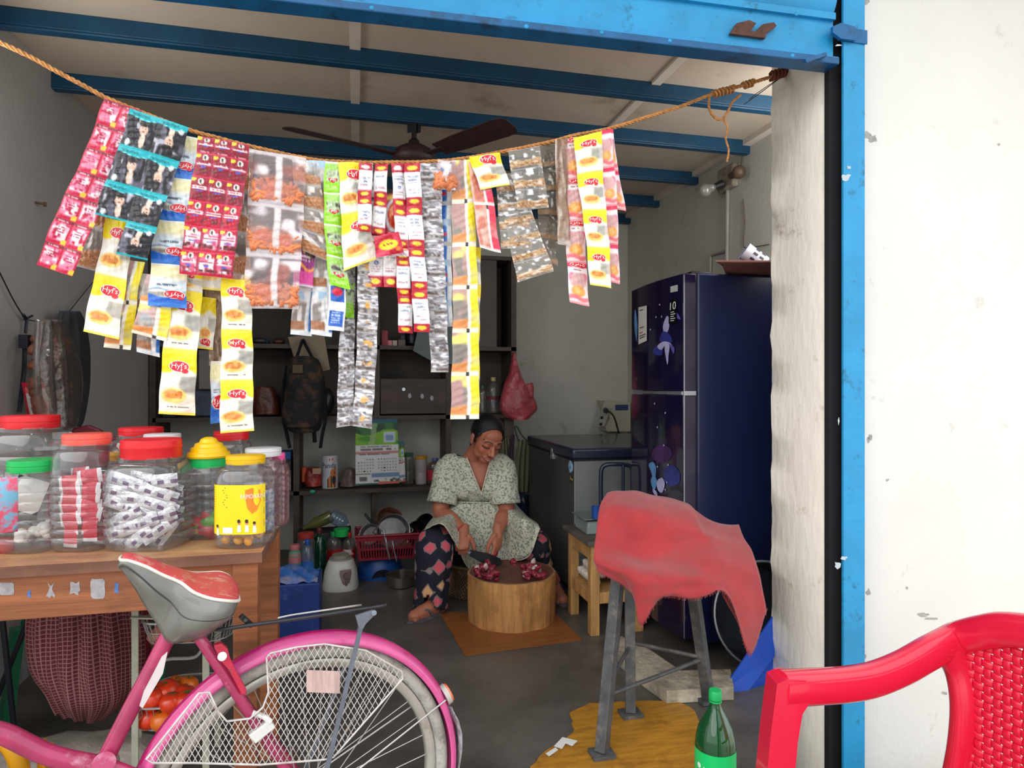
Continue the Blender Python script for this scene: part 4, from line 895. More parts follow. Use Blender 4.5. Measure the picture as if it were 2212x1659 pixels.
M_film = painted('printed_film', rough=.25, bump=.5, bscale=75)
M_film2 = painted('crinkled_film', rough=.18, bump=1.0, bscale=60, spec=.7)
M_logoR = mat('logo_red', S(222, 30, 54), .35, var=.04); M_logoW = mat('logo_white', S(250, 244, 240), .4, var=.02); M_logoY = mat('logo_yellow', S(250, 220, 40), .35, var=.04); M_logoK = mat('logo_dark', S(40, 36, 40), .45); M_logoB = mat('logo_blue', S(40, 80, 180), .4); M_logoT = mat('logo_teal', S(10, 110, 120), .4)
LM = [M_logoR, M_logoW, M_logoY, M_logoK, M_logoB, M_logoT]
def hsh(a, b, s): 
    x = np.sin(a*127.1+b*311.7+s*74.7)*43758.5453; return x-np.floor(x)
def vn(u, v, s):
    """smooth value noise"""
    i, j = np.floor(u), np.floor(v); f, g = u-i, v-j; f = f*f*(3-2*f); g = g*g*(3-2*g)
    return (hsh(i, j, s)*(1-f)+hsh(i+1, j, s)*f)*(1-g)+(hsh(i, j+1, s)*(1-f)+hsh(i+1, j+1, s)*f)*g
def st(x, a, b): t = np.clip((x-a)/(b-a+1e-9), 0, 1); return t*t*(3-2*t)
class Paint:
    def __init__(s, U, V, seed): s.U, s.V, s.seed = U, V, seed; s.c = np.ones(U.shape+(4,))
    def fill(s, col, a=1., m=1.):
        m = np.asarray(m)[..., None] if np.ndim(m) else m; col = np.array([*(x/255 for x in col), a]); s.c = s.c*(1-m)+col*m; return s
    def band(s, col, v0, v1, a=1., e=.02, wave=0., ph=0.): 
        v = s.V+wave*np.sin(s.U*2*PI+ph); return s.fill(col, a, st(v, v0-e, v0+e)*(1-st(v, v1-e, v1+e)))
    def vband(s, col, u0, u1, a=1., e=.02): return s.fill(col, a, st(s.U, u0-e, u0+e)*(1-st(s.U, u1-e, u1+e)))
    def oval(s, col, cu, cv, ru, rv, a=1., e=.12): 
        r = np.sqrt(((s.U-cu)/ru)**2+((s.V-cv)/rv)**2); return s.fill(col, a, 1-st(r, 1-e, 1+e))
    def blot(s, col, fu, fv, th, a=1., w=.15, k=0, m=1.): return s.fill(col, a, st(vn(s.U*fu, s.V*fv, s.seed+k), th-w, th+w)*m)
    def lines(s, col, u0, u1, v0, v1, n, k=0):
        q = (s.V-v0)/(v1-v0)*n; on = (np.mod(q, 1) < .5)&(q > 0)&(q < n)&(s.U > u0)&(s.U < u1-.25*(u1-u0)*hsh(np.floor(q), 1, s.seed+k)); g = hsh(np.floor(s.U*40), np.floor(q), s.seed+k) > .2
        return s.fill(col, 1, (on & g)*.8)
def seal(p, col, a=1.): return p.band(col, -.1, .035, a, .01).band(col, .965, 1.1, a, .01)
def k_pink(p, r):
    p.fill((206, 24, 70)); m = st(p.V, .14, .24)*(1-st(p.V, .8, .9))*st(p.U, .06, .14)*(1-st(p.U, .86, .94))
    p.fill((244, 170, 200), 1, m*.75); p.blot((250, 235, 242), 4, 5, .5, m=m); p.blot((196, 20, 70), 7, 8, .68, k=3, w=.08, m=m)
    p.band((130, 18, 44), .03, .13).lines((240, 210, 220), .2, .8, .05, .13, 2).lines((150, 20, 50), .25, .75, .3, .62, 3); p.fill((246, 206, 60), 1, ((p.U > .72)&(p.V > .8)&(p.U+p.V > 1.62))*1.); seal(p, (214, 40, 80))
def k_red3(p, r):
    p.fill((196, 18, 56) if r > .5 else (150, 14, 46)); m = st(p.V, .16, .26)*(1-st(p.V, .82, .92))
    if r > .66: p.fill((244, 150, 190), 1, m*.6); p.blot((252, 236, 244), 4, 5, .5, m=m)
    p.oval((246, 240, 230), .55, .2, .17, .13).oval((60, 40, 40), .55, .2, .07, .09); p.band((246, 226, 232), .40, .52, e=.015).lines((150, 16, 46), .1, .95, .41, .52, 1)
    p.fill((170, 20, 60), 1, (p.U < .1)*.8+(p.U > .92)*.8); p.oval((60, 90, 200), .5, .59, .2, .035); p.blot((110, 40, 40), 8, 9, .55, k=5, m=st(p.V, .62, .68)*(1-st(p.V, .84, .88)))
    p.lines((240, 210, 220), .2, .85, .87, .96, 2); p.fill((246, 210, 50), 1, ((p.U < .3)&(p.V < .22)&(p.V > .05)&(p.U+p.V < .42))*1.); seal(p, (220, 50, 90))
def k_hair(p, r, flip=False):
    p.fill((26, 26, 34)); p.blot((96, 94, 112), 9, 3, .72, w=.1); p.blot((190, 190, 204), 7, 5, .84, w=.06, k=2)
    v = 1-p.V if flip else p.V; q = Paint(p.U, v, p.seed); q.c = p.c
    cu = .62 if not flip else .5
    q.oval((232, 196, 176), cu, .44, .14, .17).oval((240, 214, 198), cu+.03, .74, .09, .20); q.oval((30, 24, 28), cu-.03, .28, .16, .09); q.oval((160, 60, 60), cu+.01, .5, .035, .014); q.oval((40, 30, 34), cu-.04, .40, .025, .012).oval((40, 30, 34), cu+.05, .40, .025, .012)
    p.c = q.c
    p.band((0, 178, 190), -.1, .17, wave=.03, ph=1.).band((120, 230, 236), .155, .175, wave=.03, ph=1., e=.008); p.oval((214, 222, 226), .2, .86, .09, .09) if not flip else p.oval((214, 222, 226), .82, .2, .08, .08)
    p.band((0, 178, 190), .95, 1.1)
def k_yellow(p, r):
    p.fill((244, 240, 224)); p.band((250, 226, 20), -.1, .30, wave=-.05, ph=.8); m = st(p.V, .36, .42)*(1-st(p.V, .62, .70))
    p.fill((214, 214, 206), .55, m*st(p.U, .50, .6)*.9); p.fill((250, 248, 240), 1, m*(1-st(p.U, .45, .55))); p.oval((250, 214, 120), .42, .70, .36, .12).oval((236, 160, 80), .40, .68, .27, .07); p.blot((216, 130, 60), 14, 16, .6, m=(np.abs(p.V-.69) < .06)*(np.abs(p.U-.4) < .25)*1.)
    p.band((248, 246, 236), .84, 1.1); p.lines((70, 60, 60), .22, .85, .865, .89, 1); p.band((250, 232, 90), .96, 1.1); p.band((250, 230, 60), -.1, .03)
def k_yellowB(p, r): k_yellow(p, r); p.vband((250, 250, 244), -.1, .12, .9)
def k_brown(p, r):
    p.fill((176, 168, 160), .42); p.blot((244, 240, 236), 6, 5, .66, .9, w=.12); p.fill((196, 140, 96), 1, st(p.V-.2*(p.U-.5)*(1 if r > .5 else -1), .52, .56)); p.blot((166, 106, 66), 30, 30, .6, k=3, m=st(p.V, .6, .66)); p.band((214, 210, 204), -.1, .06, .6).band((214, 206, 198), .95, 1.1, .7)
def k_chips(p, r):
    p.fill((196, 180, 184), .34); p.blot((250, 240, 244), 4, 5, .62, .85, w=.14); p.fill((232, 150, 120), .5, st(p.V+.12*np.sin(p.U*5+r*6), .5, .66)*.6); p.blot((222, 150, 140), 3, 3, .62, .5, k=4); p.vband((252, 246, 248), .48, .6, .75); p.band((240, 232, 236), -.1, .08, .7).band((240, 232, 236), .93, 1.1, .75)  # whitish blots paint glare onto the clear film
def k_silver(p, r):
    p.fill((172, 170, 176), .9); p.blot((240, 240, 246), 4, 11, .55, .95, w=.16); p.blot((112, 106, 110), 5, 12, .66, .95, w=.14, k=3); p.band((104, 92, 86), .78, .93, .95, e=.05); p.blot((190, 186, 186), 8, 6, .6, .95, k=6, m=st(p.V, .78, .82)); p.band((206, 206, 210), .95, 1.1)
def k_snack(p, r): k_silver(p, r); p.blot((240, 180, 90), 6, 6, .5, k=8, w=.08, m=(1-st(np.sqrt((p.U-.55)**2*3+(p.V-.55)**2*5), .30, .5)))
def k_masala(p, r):
    p.fill((190, 22, 52)); p.band((247, 247, 250), .22, .80, e=.015); p.lines((150, 160, 186), .15, .9, .30, .50, 5); p.lines((190, 150, 160), .15, .9, .62, .74, 3, 2); p.oval((250, 222, 60) if r < .6 else (250, 240, 240), .5, .12, .34, .055); p.oval((250, 222, 60), .5, .90, .3, .05)
    if r > .3: p.oval((70, 110, 180), .5, .56, .15, .035).oval((230, 236, 246), .5, .56, .08, .018)
def k_masalaB(p, r): k_masala(p, .1)
def k_redpack(p, r): p.fill((196, 22, 54)); p.blot((226, 60, 90), 5, 5, .6); p.oval((250, 224, 40), .5, .5, .36, .24).oval((250, 140, 50), .82, .78, .1, .1); seal(p, (220, 60, 96)); p.lines((160, 20, 40), .28, .72, .4, .6, 2)
def k_plate(p, r): p.fill((190, 20, 50)); p.oval((226, 236, 246), .5, .55, .5, .42).oval((206, 60, 40), .5, .55, .36, .3); p.blot((240, 150, 100), 10, 10, .6, m=(np.sqrt(((p.U-.5)/.36)**2+((p.V-.55)/.3)**2) < 1)*1.); p.band((240, 200, 60), .05, .16)
def k_green(p, r):
    p.fill((170, 222, 110)); p.band((206, 232, 186), .28, .62, .8); p.blot((90, 80, 74), 12, 12, .55, .95, m=st(p.V, .28, .36)*(1-st(p.V, .42, .5))); p.band((148, 222, 20), .68, 1.1).lines((200, 240, 150), .1, .9, .72, .92, 5); p.vband((150, 224, 40), -.1, .12); p.band((240, 246, 230), -.1, .05)
def k_blue(p, r):
    p.fill((238, 236, 220)); p.band((246, 240, 190), .05, .30); p.band((222, 236, 246), .36, .62, wave=.03).band((120, 150, 190), .60, .63, wave=.04); p.fill((186, 180, 170), .6, st(p.V, .64, .68)*(1-st(p.V, .74, .78))); p.band((36, 104, 206), .74, 1.1, wave=.04, ph=2); p.band((60, 130, 220), .90, 1.1); p.lines((80, 90, 110), .2, .8, .46, .52, 2)
def k_bluewhite(p, r):
    p.fill((222, 226, 230), .9); p.band((170, 206, 236), -.1, .16); p.fill((200, 190, 186), .6, st(p.V, .2, .3)*(1-st(p.V, .86, .9))*(1-st(p.U, .66, .7))); p.blot((250, 248, 248), 5, 5, .55, .95, m=(1-st(p.U, .66, .7))); p.fill((178, 124, 90), 1, st(p.V, .66, .7)*(1-st(p.V, .86, .9))*(1-st(p.U, .62, .66))); p.vband((248, 250, 252), .66, .84).vband((46, 116, 200), .84, 1.1).band((236, 244, 250), .90, 1.1)
def k_bluecol(p, r): p.fill((244, 248, 252)); p.vband((40, 112, 206), -.1, .55); p.band((196, 220, 244), .35, .5, .95); p.oval((222, 40, 66), .3, .72, .26, .05); p.band((226, 222, 222), .9, 1.1, .9)
def k_bluebox(p, r): p.fill((238, 244, 250)); m = (p.U > .12)*(p.U < .88)*(p.V > .04)*(p.V < .92)*1.; p.fill((32, 98, 196), 1, m); p.oval((222, 40, 70), .5, .16, .32, .09); p.fill((236, 240, 246), 1, (np.abs(p.V-.47) < .1)*m).lines((210, 220, 240), .2, .8, .6, .88, 5)
def k_purple(p, r): p.fill((150, 40, 130)); p.band((228, 214, 240), .02, .2, wave=.03).band((120, 40, 130), .1, .14).band((84, 44, 36), .25, .5, wave=.06).blot((236, 200, 150), 7, 7, .62, m=st(p.V, .22, .3)*(1-st(p.V, .45, .5))); p.lines((250, 240, 240), .1, .9, .5, .62, 2); p.band((250, 170, 70), .66, .72, wave=.05).band((226, 70, 160), .75, 1.1); seal(p, (226, 220, 236))
def k_yspice(p, r):
    p.fill((226, 222, 196), .8); p.band((246, 236, 130), -.1, .3); p.fill((196, 190, 180), .5, st(p.V, .22, .3)*(1-st(p.V, .7, .75))*(1-st(p.U, .55, .6))); p.blot((224, 180, 176), 4, 4, .55, .7, k=2, m=(1-st(p.U, .55, .6))*(1-st(p.V, .68, .72))); p.fill((226, 150, 88), 1, st(p.V+.1*(p.U-.3), .68, .72)*(1-st(p.U, .55, .6))); p.band((250, 247, 226), .9, 1.1); p.vband((252, 250, 240), .57, .68); p.fill((250, 226, 30), 1, st(p.U, .68, .71)*(1-st(p.V, .86, .9))*(.35+.65*np.abs(np.sin(p.V*PI*1.5)))); p.fill((60, 60, 64), 1, ((np.abs(p.U-.62) < .06)&(p.V > .92))*1.)
def k_ylong(p, r): k_yspice(p, r)
def k_pspice(p, r):
    p.fill((246, 222, 224)); m = 1-st(p.V, .1, .14); p.oval((236, 110, 150), .5, .34, .46, .22).oval((240, 190, 190), .5, .42, .40, .22, .8); p.oval((244, 170, 90), .5, .68, .36, .14).oval((250, 200, 120), .45, .66, .18, .07); p.band((238, 120, 130), .80, .9, wave=.03); p.band((224, 40, 84), -.1, .10); p.band((250, 240, 242), .12, .24, e=.015); p.lines((120, 60, 70), .25, .8, .165, .19, 1); p.band((244, 150, 160), .95, 1.1)
def k_pinkB(p, r):
    p.fill((232, 140, 120), .8); p.blot((248, 214, 200), 4, 5, .6, .85); p.vband((250, 244, 244), .55, .66); p.fill((230, 60, 92), 1, st(p.U, .66, .69)*(.5+.5*(np.sin(p.V*9) > 0))); p.vband((240, 180, 190), -.1, .05); p.band((246, 236, 236), .94, 1.1); p.fill((60, 60, 64), 1, ((np.abs(p.U-.61) < .06)&(p.V < .08))*1.)
def k_beans(p, r):
    p.fill((176, 172, 166), .42); p.blot((246, 246, 248), 8, 7, .66, .9, w=.08); p.fill((196, 158, 112), 1, st(p.V+.03*np.sin(p.U*9), .58, .62)*(1-st(p.V, .88, .93))); p.blot((140, 96, 60), 34, 34, .6, k=4, w=.08, m=st(p.V, .62, .66)*(1-st(p.V, .86, .9))); p.blot((240, 214, 190), 6, 12, .7, k=5, m=st(p.V, .6, .64)*(1-st(p.V, .88, .9))); p.band((206, 204, 200), -.1, .05, .6).band((210, 208, 204), .95, 1.1, .6)  # near-white blots are painted glare on the clear bag
def k_dark(p, r): p.fill((120, 112, 98), .5); p.blot((230, 230, 226), 9, 6, .74, .8, w=.07); p.blot((96, 84, 66), 5, 5, .55, .7, k=3); p.fill((150, 118, 84), .9, st(p.V, .7, .76)*(1-st(p.V, .9, .94)))
def k_tanbag(p, r): p.fill((170, 140, 116), .78); p.blot((214, 200, 186), 4, 10, .68, .85); p.blot((120, 86, 62), 5, 4, .6, .85, k=3); p.band((196, 186, 174), .95, 1.1, .8)
def k_red2(p, r): k_redpack(p, r)
K = {k[2:]: f for k, f in list(globals().items()) if k.startswith('k_')}
def sachets(label, kind, TL, TR, BR, BL, rows=1, cols=1, layer=0, skip=(), vcuts=None, bulge=.004, logo=None, group=None, name='hanging_sachet_strip', mname=None, wav=.006, sticks=False, bow=0.):
    """a strip of joined sachets hanging from the rope: its corners give its size, one mesh per sachet"""
    Y = 1.925-layer*.0125
    c = [on_y(*q, Y) for q in (TL, TR, BR, BL)]; sd = random.Random(hash((TL, BR)) % 9999 if False else int(TL[0]*7+BR[1]*13+TR[1])); ph = sd.uniform(0, 6)
    root = thing(name, label, 'snack strip' if rows*cols > 1 else 'packet', (c[0]+c[1])/2, group)
    hp = max(abs(BL[1]-TL[1]), 1); wp = max(abs(TR[0]-TL[0]), abs(BR[0]-BL[0]))
    cut = vcuts or [i/rows for i in range(rows+1)]
    def surf(u, v, cu=0., off=0.):
        p = (c[0]*(1-u)+c[1]*u)*(1-v)+(c[3]*(1-u)+c[2]*u)*v
        wv = wav*math.sin(v*hp/60+ph)*min(1, v*4)+.003*math.sin(u*5+v*7+ph)
        return p+Vector((bow*math.sin(v*PI)+.0012*math.sin(v*hp/14+ph), -wv-cu-off, 0))
    mt = M_film2 if kind in ('silver', 'snack', 'beans', 'dark', 'chips', 'brown', 'tanbag') else M_film
    for i in range(rows):
        for j in range(cols):
            if (i, j) in skip: continue
            v0, v1 = cut[i], cut[i+1]; u0, u1 = j/cols, (j+1)/cols
            nu = max(8, int((wp*(u1-u0))/2.4)); nv = max(8, int(hp*(v1-v0)/2.4))
            uu = np.linspace(0, 1, nu+1); vv = np.linspace(0, 1, nv+1); U, V = np.meshgrid(uu, vv)
            p = Paint(U, V, sd.randint(0, 999)); kk = K[kind]; r = (i+.5)/rows if kind in ('red3',) else sd.random()
            if kind == 'hair': kk(p, r, j == 1)
            else: kk(p, r)
            col = p.c.copy(); col[..., :3] = lin(col[..., :3])
            su = np.sin(PI*U)**.6*np.sin(PI*V)**.6*bulge; rowsP = []
            pk = .0012*(np.sin(V*37+U*9+ph)+np.sin(U*31-V*12))*np.minimum(1, bulge/.004)
            for a in range(nv+1): rowsP.append([surf(u0+(u1-u0)*uu[b], v0+(v1-v0)*vv[a], float(su[a, b]+pk[a, b]*su[a, b]/max(bulge, 1e-6))) for b in range(nu+1)])
            m_ = MB(); m_.grid(rowsP); o = m_.build('sachet', mt, root, smooth=180, colors=col.reshape(-1, 4))
            if sticks:
                m_ = MB(); q = random.Random(i*7+j)
                for k in range(80):
                    a = q.uniform(.08, .92); b = q.uniform(.52, .90); 
                    if b < .55+.15*abs(a-.5): continue
                    p0 = surf(u0+(u1-u0)*a, v0+(v1-v0)*b, .001); an = q.uniform(0, PI); dv = Vector((math.cos(an), q.uniform(-.1, .1), math.sin(an)))*q.uniform(.008, .017)
                    m_.tube([p0-dv, p0+Vector((0, -.003, 0)), p0+dv], q.uniform(.004, .0062), 6)
                so = m_.build('snack_sticks', mat('orange_crisps', S(232, 140, 92), .6, var=.2, scale=30), o, smooth=180); so['kind'] = 'stuff'
            if logo:
                m_ = MB()
                f = lambda a, b, e=.0: surf(u0+(u1-u0)*a, v0+(v1-v0)*b, bulge*(max(0, math.sin(PI*min(1, max(0, a))))**.6*max(0, math.sin(PI*min(1, max(0, b))))**.6), .0012+e)
                for lg in logo:
                    t_, cu, cv, ru, rv = lg[:5]; flip = lg[5] if len(lg) > 5 else 1
                    if t_ == 'hyf':
                        m_.disc(f, cu, cv, ru, rv, 1, 22); m_.disc(lambda a, b: f(a, b, .0005), cu, cv, ru*.92, rv*.9, 0, 22); m_.disc(lambda a, b: f(a, b, .0004), cu+ru*.55, cv+rv*.75, ru*.35, rv*.4, 0, 8)
                        m_.text("Hyf's", lambda a, b: f(cu+(a-.5)*flip*ru*1.5, cv+(b-.5)*flip*rv*1.25, .0011), 0, 0, 1, 1, 1)
                    elif t_ == 'heart':
                        P = []
                        for q in range(24):
                            a = 2*PI*q/24; x = 16*math.sin(a)**3/17; y = -(13*math.cos(a)-5*math.cos(2*a)-2*math.cos(3*a)-math.cos(4*a))/17; P.append(f(cu+ru*x, cv+rv*y))
                        m_.add([f(cu, cv)]+P, [(0, 1+q, 1+(q+1) % 24) for q in range(24)], 0); m_.text('Mi', lambda a, b: f(cu+(a-.5)*ru*1.1, cv+(b-.55)*rv*.9, .0008), 0, 0, 1, 1, 1)
                    else:
                        m_.text(t_, lambda a, b: f(cu+(a-.5)*flip*ru*2, cv+(b-.5)*flip*rv*2, .0004), 0, 0, 1, 1, lg[6] if len(lg) > 6 else 1)
                m_.build('logo', LM, o, smooth=0)
    return root
HY = [('hyf', .5, .24, .3, .09)]
G = 'hanging sachet strips'
# --- rearmost layers first (layer 0 hangs on the rope, higher layers nearer the street)
sachets('brown powder sachets behind the pink strip at the far end of the rope', 'brown', (215, 400), (262, 415), (222, 590), (160, 574), 2, 1, 0)
sachets('yellow topped packets below the black hair dye strip', 'yellow', (228, 470), (286, 482), (258, 734), (180, 716), 2, 1, 4, logo=[('hyf', .55, .22, .3, .10)])
sachets('clear packet with printed white seam beside the lowest yellow packet', 'yspice', (262, 560), (312, 566), (280, 756), (222, 750), 2, 1, 2)
sachets('pair of white and brown packets left of the blue packet', 'bluewhite', (300, 590), (352, 596), (345, 772), (296, 760), 2, 1, 1)
sachets('white spice packet tucked under the blue packet', 'yspice', (318, 592), (378, 598), (360, 738), (284, 718), 2, 1, 5)
sachets('blue and cream packets ending in a blue band behind the wide red sheet', 'blue', (372, 290), (432, 298), (402, 666), (318, 660), 4, 1, 6, logo=[('hyf', .70, .70, .28, .10, -1)], bow=-.012)
sachets('long strip of yellow topped packets beneath the blue packet', 'yellow', (372, 580), (438, 590), (420, 898), (340, 894), 3, 1, 4, vcuts=[0, .14, .56, 1], logo=HY)
sachets('white packet end showing below the wide red sheet', 'yellow', (432, 500), (502, 520), (492, 630), (414, 622), 1, 1, 3)
sachets('tan transparent bag between the two long yellow strips', 'tanbag', (440, 600), (486, 610), (480, 800), (452, 790), 1, 1, 0)
sachets('small yellow packet between the two long yellow strips', 'yellow', (434, 640), (468, 645), (460, 756), (425, 752), 1, 1, 1, logo=[('hyf', .5, .86, .36, .07)])
sachets('narrow blue packet hanging lowest behind the longest yellow strip', 'blue', (455, 780), (486, 780), (484, 912), (455, 916), 1, 1, 1, logo=[('hyf', .62, .66, .5, .12, -1)])
sachets('longest yellow packet strip reaching down to the jar lids', 'yellow', (478, 600), (542, 606), (549, 930), (476, 936), 3, 1, 7, vcuts=[0, .34, .67, 1], logo=HY)
sachets('yellow and brown packet left of the crisp bags', 'yspice', (496, 590), (540, 596), (536, 668), (480, 666), 1, 1, 5)
sachets('brown powder bags between the wide red sheet and the crisp bags', 'brown', (512, 320), (548, 326), (540, 600), (498, 590), 3, 1, 2)
sachets('tilted strip of pink red sachets, two wide, at the far end of the rope', 'pink', (226, 212), (308, 240), (158, 598), (80, 572), 7, 2, 6, bulge=.003)
sachets('black hair dye sachets with teal bands and a portrait', 'hair', (281, 233), (409, 276), (319, 563), (184, 534), 4, 2, 8, skip=((3, 0),), vcuts=[0, .262, .53, .77, 1], bulge=.003, logo=[('VASMOL', .42, .09, .3, .035, -1, 5)])
sachets('wide sheet of crimson sachets, three across', 'red3', (428, 292), (540, 314), (502, 602), (386, 591), 6, 3, 9, vcuts=[0, .115, .29, .47, .65, .83, 1], bulge=.003)
sachets('big clear bags of orange crisp sticks', 'chips', (538, 320), (662, 342), (645, 668), (528, 666), 3, 1, 7, vcuts=[0, .33, .65, 1], bulge=.014, sticks=True)
sachets('small clear bags beside the crisp bags with pale orange powder', 'brown', (630, 345), (686, 350), (722, 570), (652, 540), 4, 1, 5, bulge=.007)
sachets('pair of purple chocolate sachets', 'purple', (645, 480), (682, 490), (676, 622), (632, 614), 1, 1, 4)
sachets('blue and white spice strip nearest the crisp bags', 'bluewhite', (662, 346), (700, 348), (672, 726), (626, 722), 4, 1, 2)
sachets('blue and white spice strip below the green packets', 'bluewhite', (684, 347), (738, 350), (716, 728), (670, 722), 4, 1, 3)
sachets('solid blue packet at the foot of the green strip', 'bluebox', (712, 612), (748, 616), (744, 716), (705, 712), 1, 1, 5)
sachets('lime green packets with a red heart emblem', 'green', (702, 350), (736, 350), (756, 626), (712, 614), 4, 1, 6, logo=[('heart', .55, .60, .3, .1)], bow=-.008)
sachets('green packet end below the seed strip', 'green', (728, 590), (766, 600), (764, 688), (742, 686), 1, 1, 1)
sachets('yellow topped packets beside the green strip', 'yellow', (731, 350), (778, 351), (812, 560), (742, 586), 2, 1, 7, logo=[('hyf', .66, .24, .36, .10)])
sachets('crimson and white spice column just right of the yellow packets', 'masala', (775, 352), (804, 352), (802, 502), (772, 500), 2, 1, 8)
sachets('white backed spice column second in the crimson group', 'masalaB', (810, 354), (838, 354), (832, 508), (804, 503), 2, 1, 7)
sachets('spice column with a blue stamp third in the crimson group', 'masala', (846, 352), (873, 353), (893, 720), (862, 718), 5, 1, 7, vcuts=[0, .26, .5, .56, .78, 1])
sachets('longest crimson and white spice column ending in a white oval', 'masalaB', (873, 352), (907, 352), (928, 718), (894, 717), 4, 1, 8)
sachets('white spice column hanging below the crimson packet', 'masala', (795, 500), (830, 502), (829, 620), (795, 618), 1, 1, 5)
sachets('white spice column beside the lower seed strip with crimson foot', 'masalaB', (829, 500), (860, 502), (859, 622), (829, 620), 1, 1, 6)
sachets('crimson packet showing a plate of food', 'plate', (832, 420), (872, 410), (876, 505), (830, 508), 1, 1, 5)
sachets('crimson packet with a large yellow oval in front of the spice columns', 'redpack', (808, 512), (862, 500), (872, 545), (812, 557), 1, 1, 10, bulge=.006)
sachets('long silver seed strip at the foot of the blue packet', 'silver', (738, 560), (768, 565), (764, 918), (727, 924), 9, 1, 1)
sachets('silver strip of orange snack bits reaching lowest beside the spices', 'snack', (758, 350), (806, 353), (803, 926), (761, 920), 14, 1, 4, bow=.016)
sachets('crinkled silver seed strip in the middle of the rope', 'silver', (906, 352), (952, 352), (970, 804), (932, 804), 11, 1, 6)
sachets('blue column of packets beside the crinkled silver strip', 'bluecol', (948, 355), (976, 355), (976, 706), (954, 706), 4, 1, 4)
sachets('little bag of orange crisps tied beside the silver strip', 'chips', (945, 346), (985, 346), (984, 412), (936, 408), 1, 1, 8, bulge=.01, sticks=True)
sachets('longest yellow and clear spice strip reaching above the woman', 'yspice', (975, 346), (1022, 344), (1036, 905), (974, 906), 6, 1, 7, bow=.004)
sachets('yellow packet edge behind the longest spice strip', 'yellow', (1012, 530), (1038, 535), (1036, 870), (1012, 868), 4, 1, 3)
sachets('orange pink spice packets between the spice strip and the bean bags', 'pinkB', (1010, 350), (1052, 345), (1082, 546), (1036, 534), 2, 1, 8)
sachets('single yellow packet with red emblem folded over the rope', 'yellow', (1014, 338), (1080, 330), (1102, 398), (1038, 408), 1, 1, 10, logo=[('hyf', .56, .16, .28, .14)])
sachets('clear bean bags in a stack of three', 'beans', (1096, 326), (1164, 315), (1187, 448), (1120, 453), 3, 1, 9, bulge=.008)
sachets('clear bean bags hanging behind the yellow packet', 'beans', (1070, 380), (1128, 370), (1150, 540), (1082, 538), 4, 1, 6, bulge=.007)
sachets('lowest clear bean bags with a tan seed end', 'beans', (1085, 450), (1145, 440), (1196, 586), (1118, 610), 4, 1, 7, bulge=.007)
sachets('dark see through bags between the bean bags and the brown roll', 'dark', (1163, 316), (1206, 308), (1206, 575), (1164, 565), 5, 1, 4, bulge=.006)
sachets('brown tube shaped bag beside the pink spice strip', 'tanbag', (1198, 302), (1224, 297), (1234, 530), (1206, 527), 1, 1, 7, bulge=.012)
sachets('long pink and orange spice strip, longest near the pillar', 'pspice', (1216, 304), (1256, 294), (1273, 662), (1230, 653), 4, 1, 6, logo=[('hyf', .5, .04, .4, .06, -1)])
sachets('yellow topped packets with red emblems nearest the pillar', 'yellow', (1240, 297), (1300, 284), (1319, 623), (1274, 615), 4, 1, 8, logo=HY)
sachets('pink spice strip on the pillar side of the yellow packets', 'pspice', (1290, 286), (1321, 277), (1342, 613), (1314, 608), 4, 1, 5)
sachets('short pink spice strip last before the bare rope', 'pspice', (1304, 285), (1324, 279), (1352, 456), (1322, 450), 2, 1, 3)
# ================================================================ WOMAN CHOPPING MEAT
def mat_skin():
    return painted('skin', rough=.5, bump=.06, bscale=90, spec=.4)
wo = thing('person', 'woman in a pale leaf print dress sitting low and chopping meat on the block', 'person', Vector((at(1040, 1165, 3.5).x, at(1040, 1165, 3.5).y, 0)))
def remesh(mbx, name, vox, it=2, fac=.5):
    me = bpy.data.meshes.new(name); me.from_pydata([tuple(p) for p in mbx.v], [], mbx.f); me.update()
    import bmesh
    bm = bmesh.new(); bm.from_mesh(me); bmesh.ops.recalc_face_normals(bm, faces=bm.faces); bm.to_mesh(me); bm.free()
    o = bpy.data.objects.new(name, me); COL.objects.link(o)
    m = o.modifiers.new('R', 'REMESH'); m.mode = 'VOXEL'; m.voxel_size = vox; m.use_smooth_shade = True
    s = o.modifiers.new('S', 'SMOOTH'); s.factor = fac; s.iterations = it
    bpy.context.view_layer.update(); dg = bpy.context.evaluated_depsgraph_get()
    out = bpy.data.meshes.new_from_object(o.evaluated_get(dg)); bpy.data.objects.remove(o)
    V = np.empty(len(out.vertices)*3, np.float32); out.vertices.foreach_get('co', V); F = [tuple(p.vertices) for p in out.polygons]
    bpy.data.meshes.remove(out); return V.reshape(-1, 3), F
def rtube(mbx, P, R, n=14, sq=None):
    P = catmull(P, 4); m = len(P); k = len(R)
    rr = [R[min(k-1, int(i/(m-1)*(k-1)))]*(1-((i/(m-1)*(k-1)) % 1))+R[min(k-1, int(i/(m-1)*(k-1))+1)]*((i/(m-1)*(k-1)) % 1) for i in range(m)]
    mbx.tube(P, rr, n); mbx.sphere(P[0], rr[0], n); mbx.sphere(P[-1], rr[-1], n)
def ringloft(mbx, st_, n=28):
    """horizontal torso sections: (centre, half width, half depth)"""
    C_ = catmull([s[0] for s in st_], 4); A = catmull([Vector((s[1], s[2], 0)) for s in st_], 4); rows = []
    for c, a in zip(C_, A): rows.append([c+RIGHT*a.x*math.cos(2*PI*k/n)+FWD*a.y*math.sin(2*PI*k/n) for k in range(n)])
    o = len(mbx.v); mbx.grid(rows, closed=True); m = len(rows)
    mbx.f += [tuple(o+k for k in range(n)), tuple(o+(m-1)*n+k for k in range(n))]; mbx.m += [0, 0]
pel, wai, bus, sho, nec = at(1045, 1168, 3.54), at(1040, 1094, 3.52), at(1033, 1046, 3.47), at(1024, 1006, 3.46), at(1022, 984, 3.45)
body = MB()
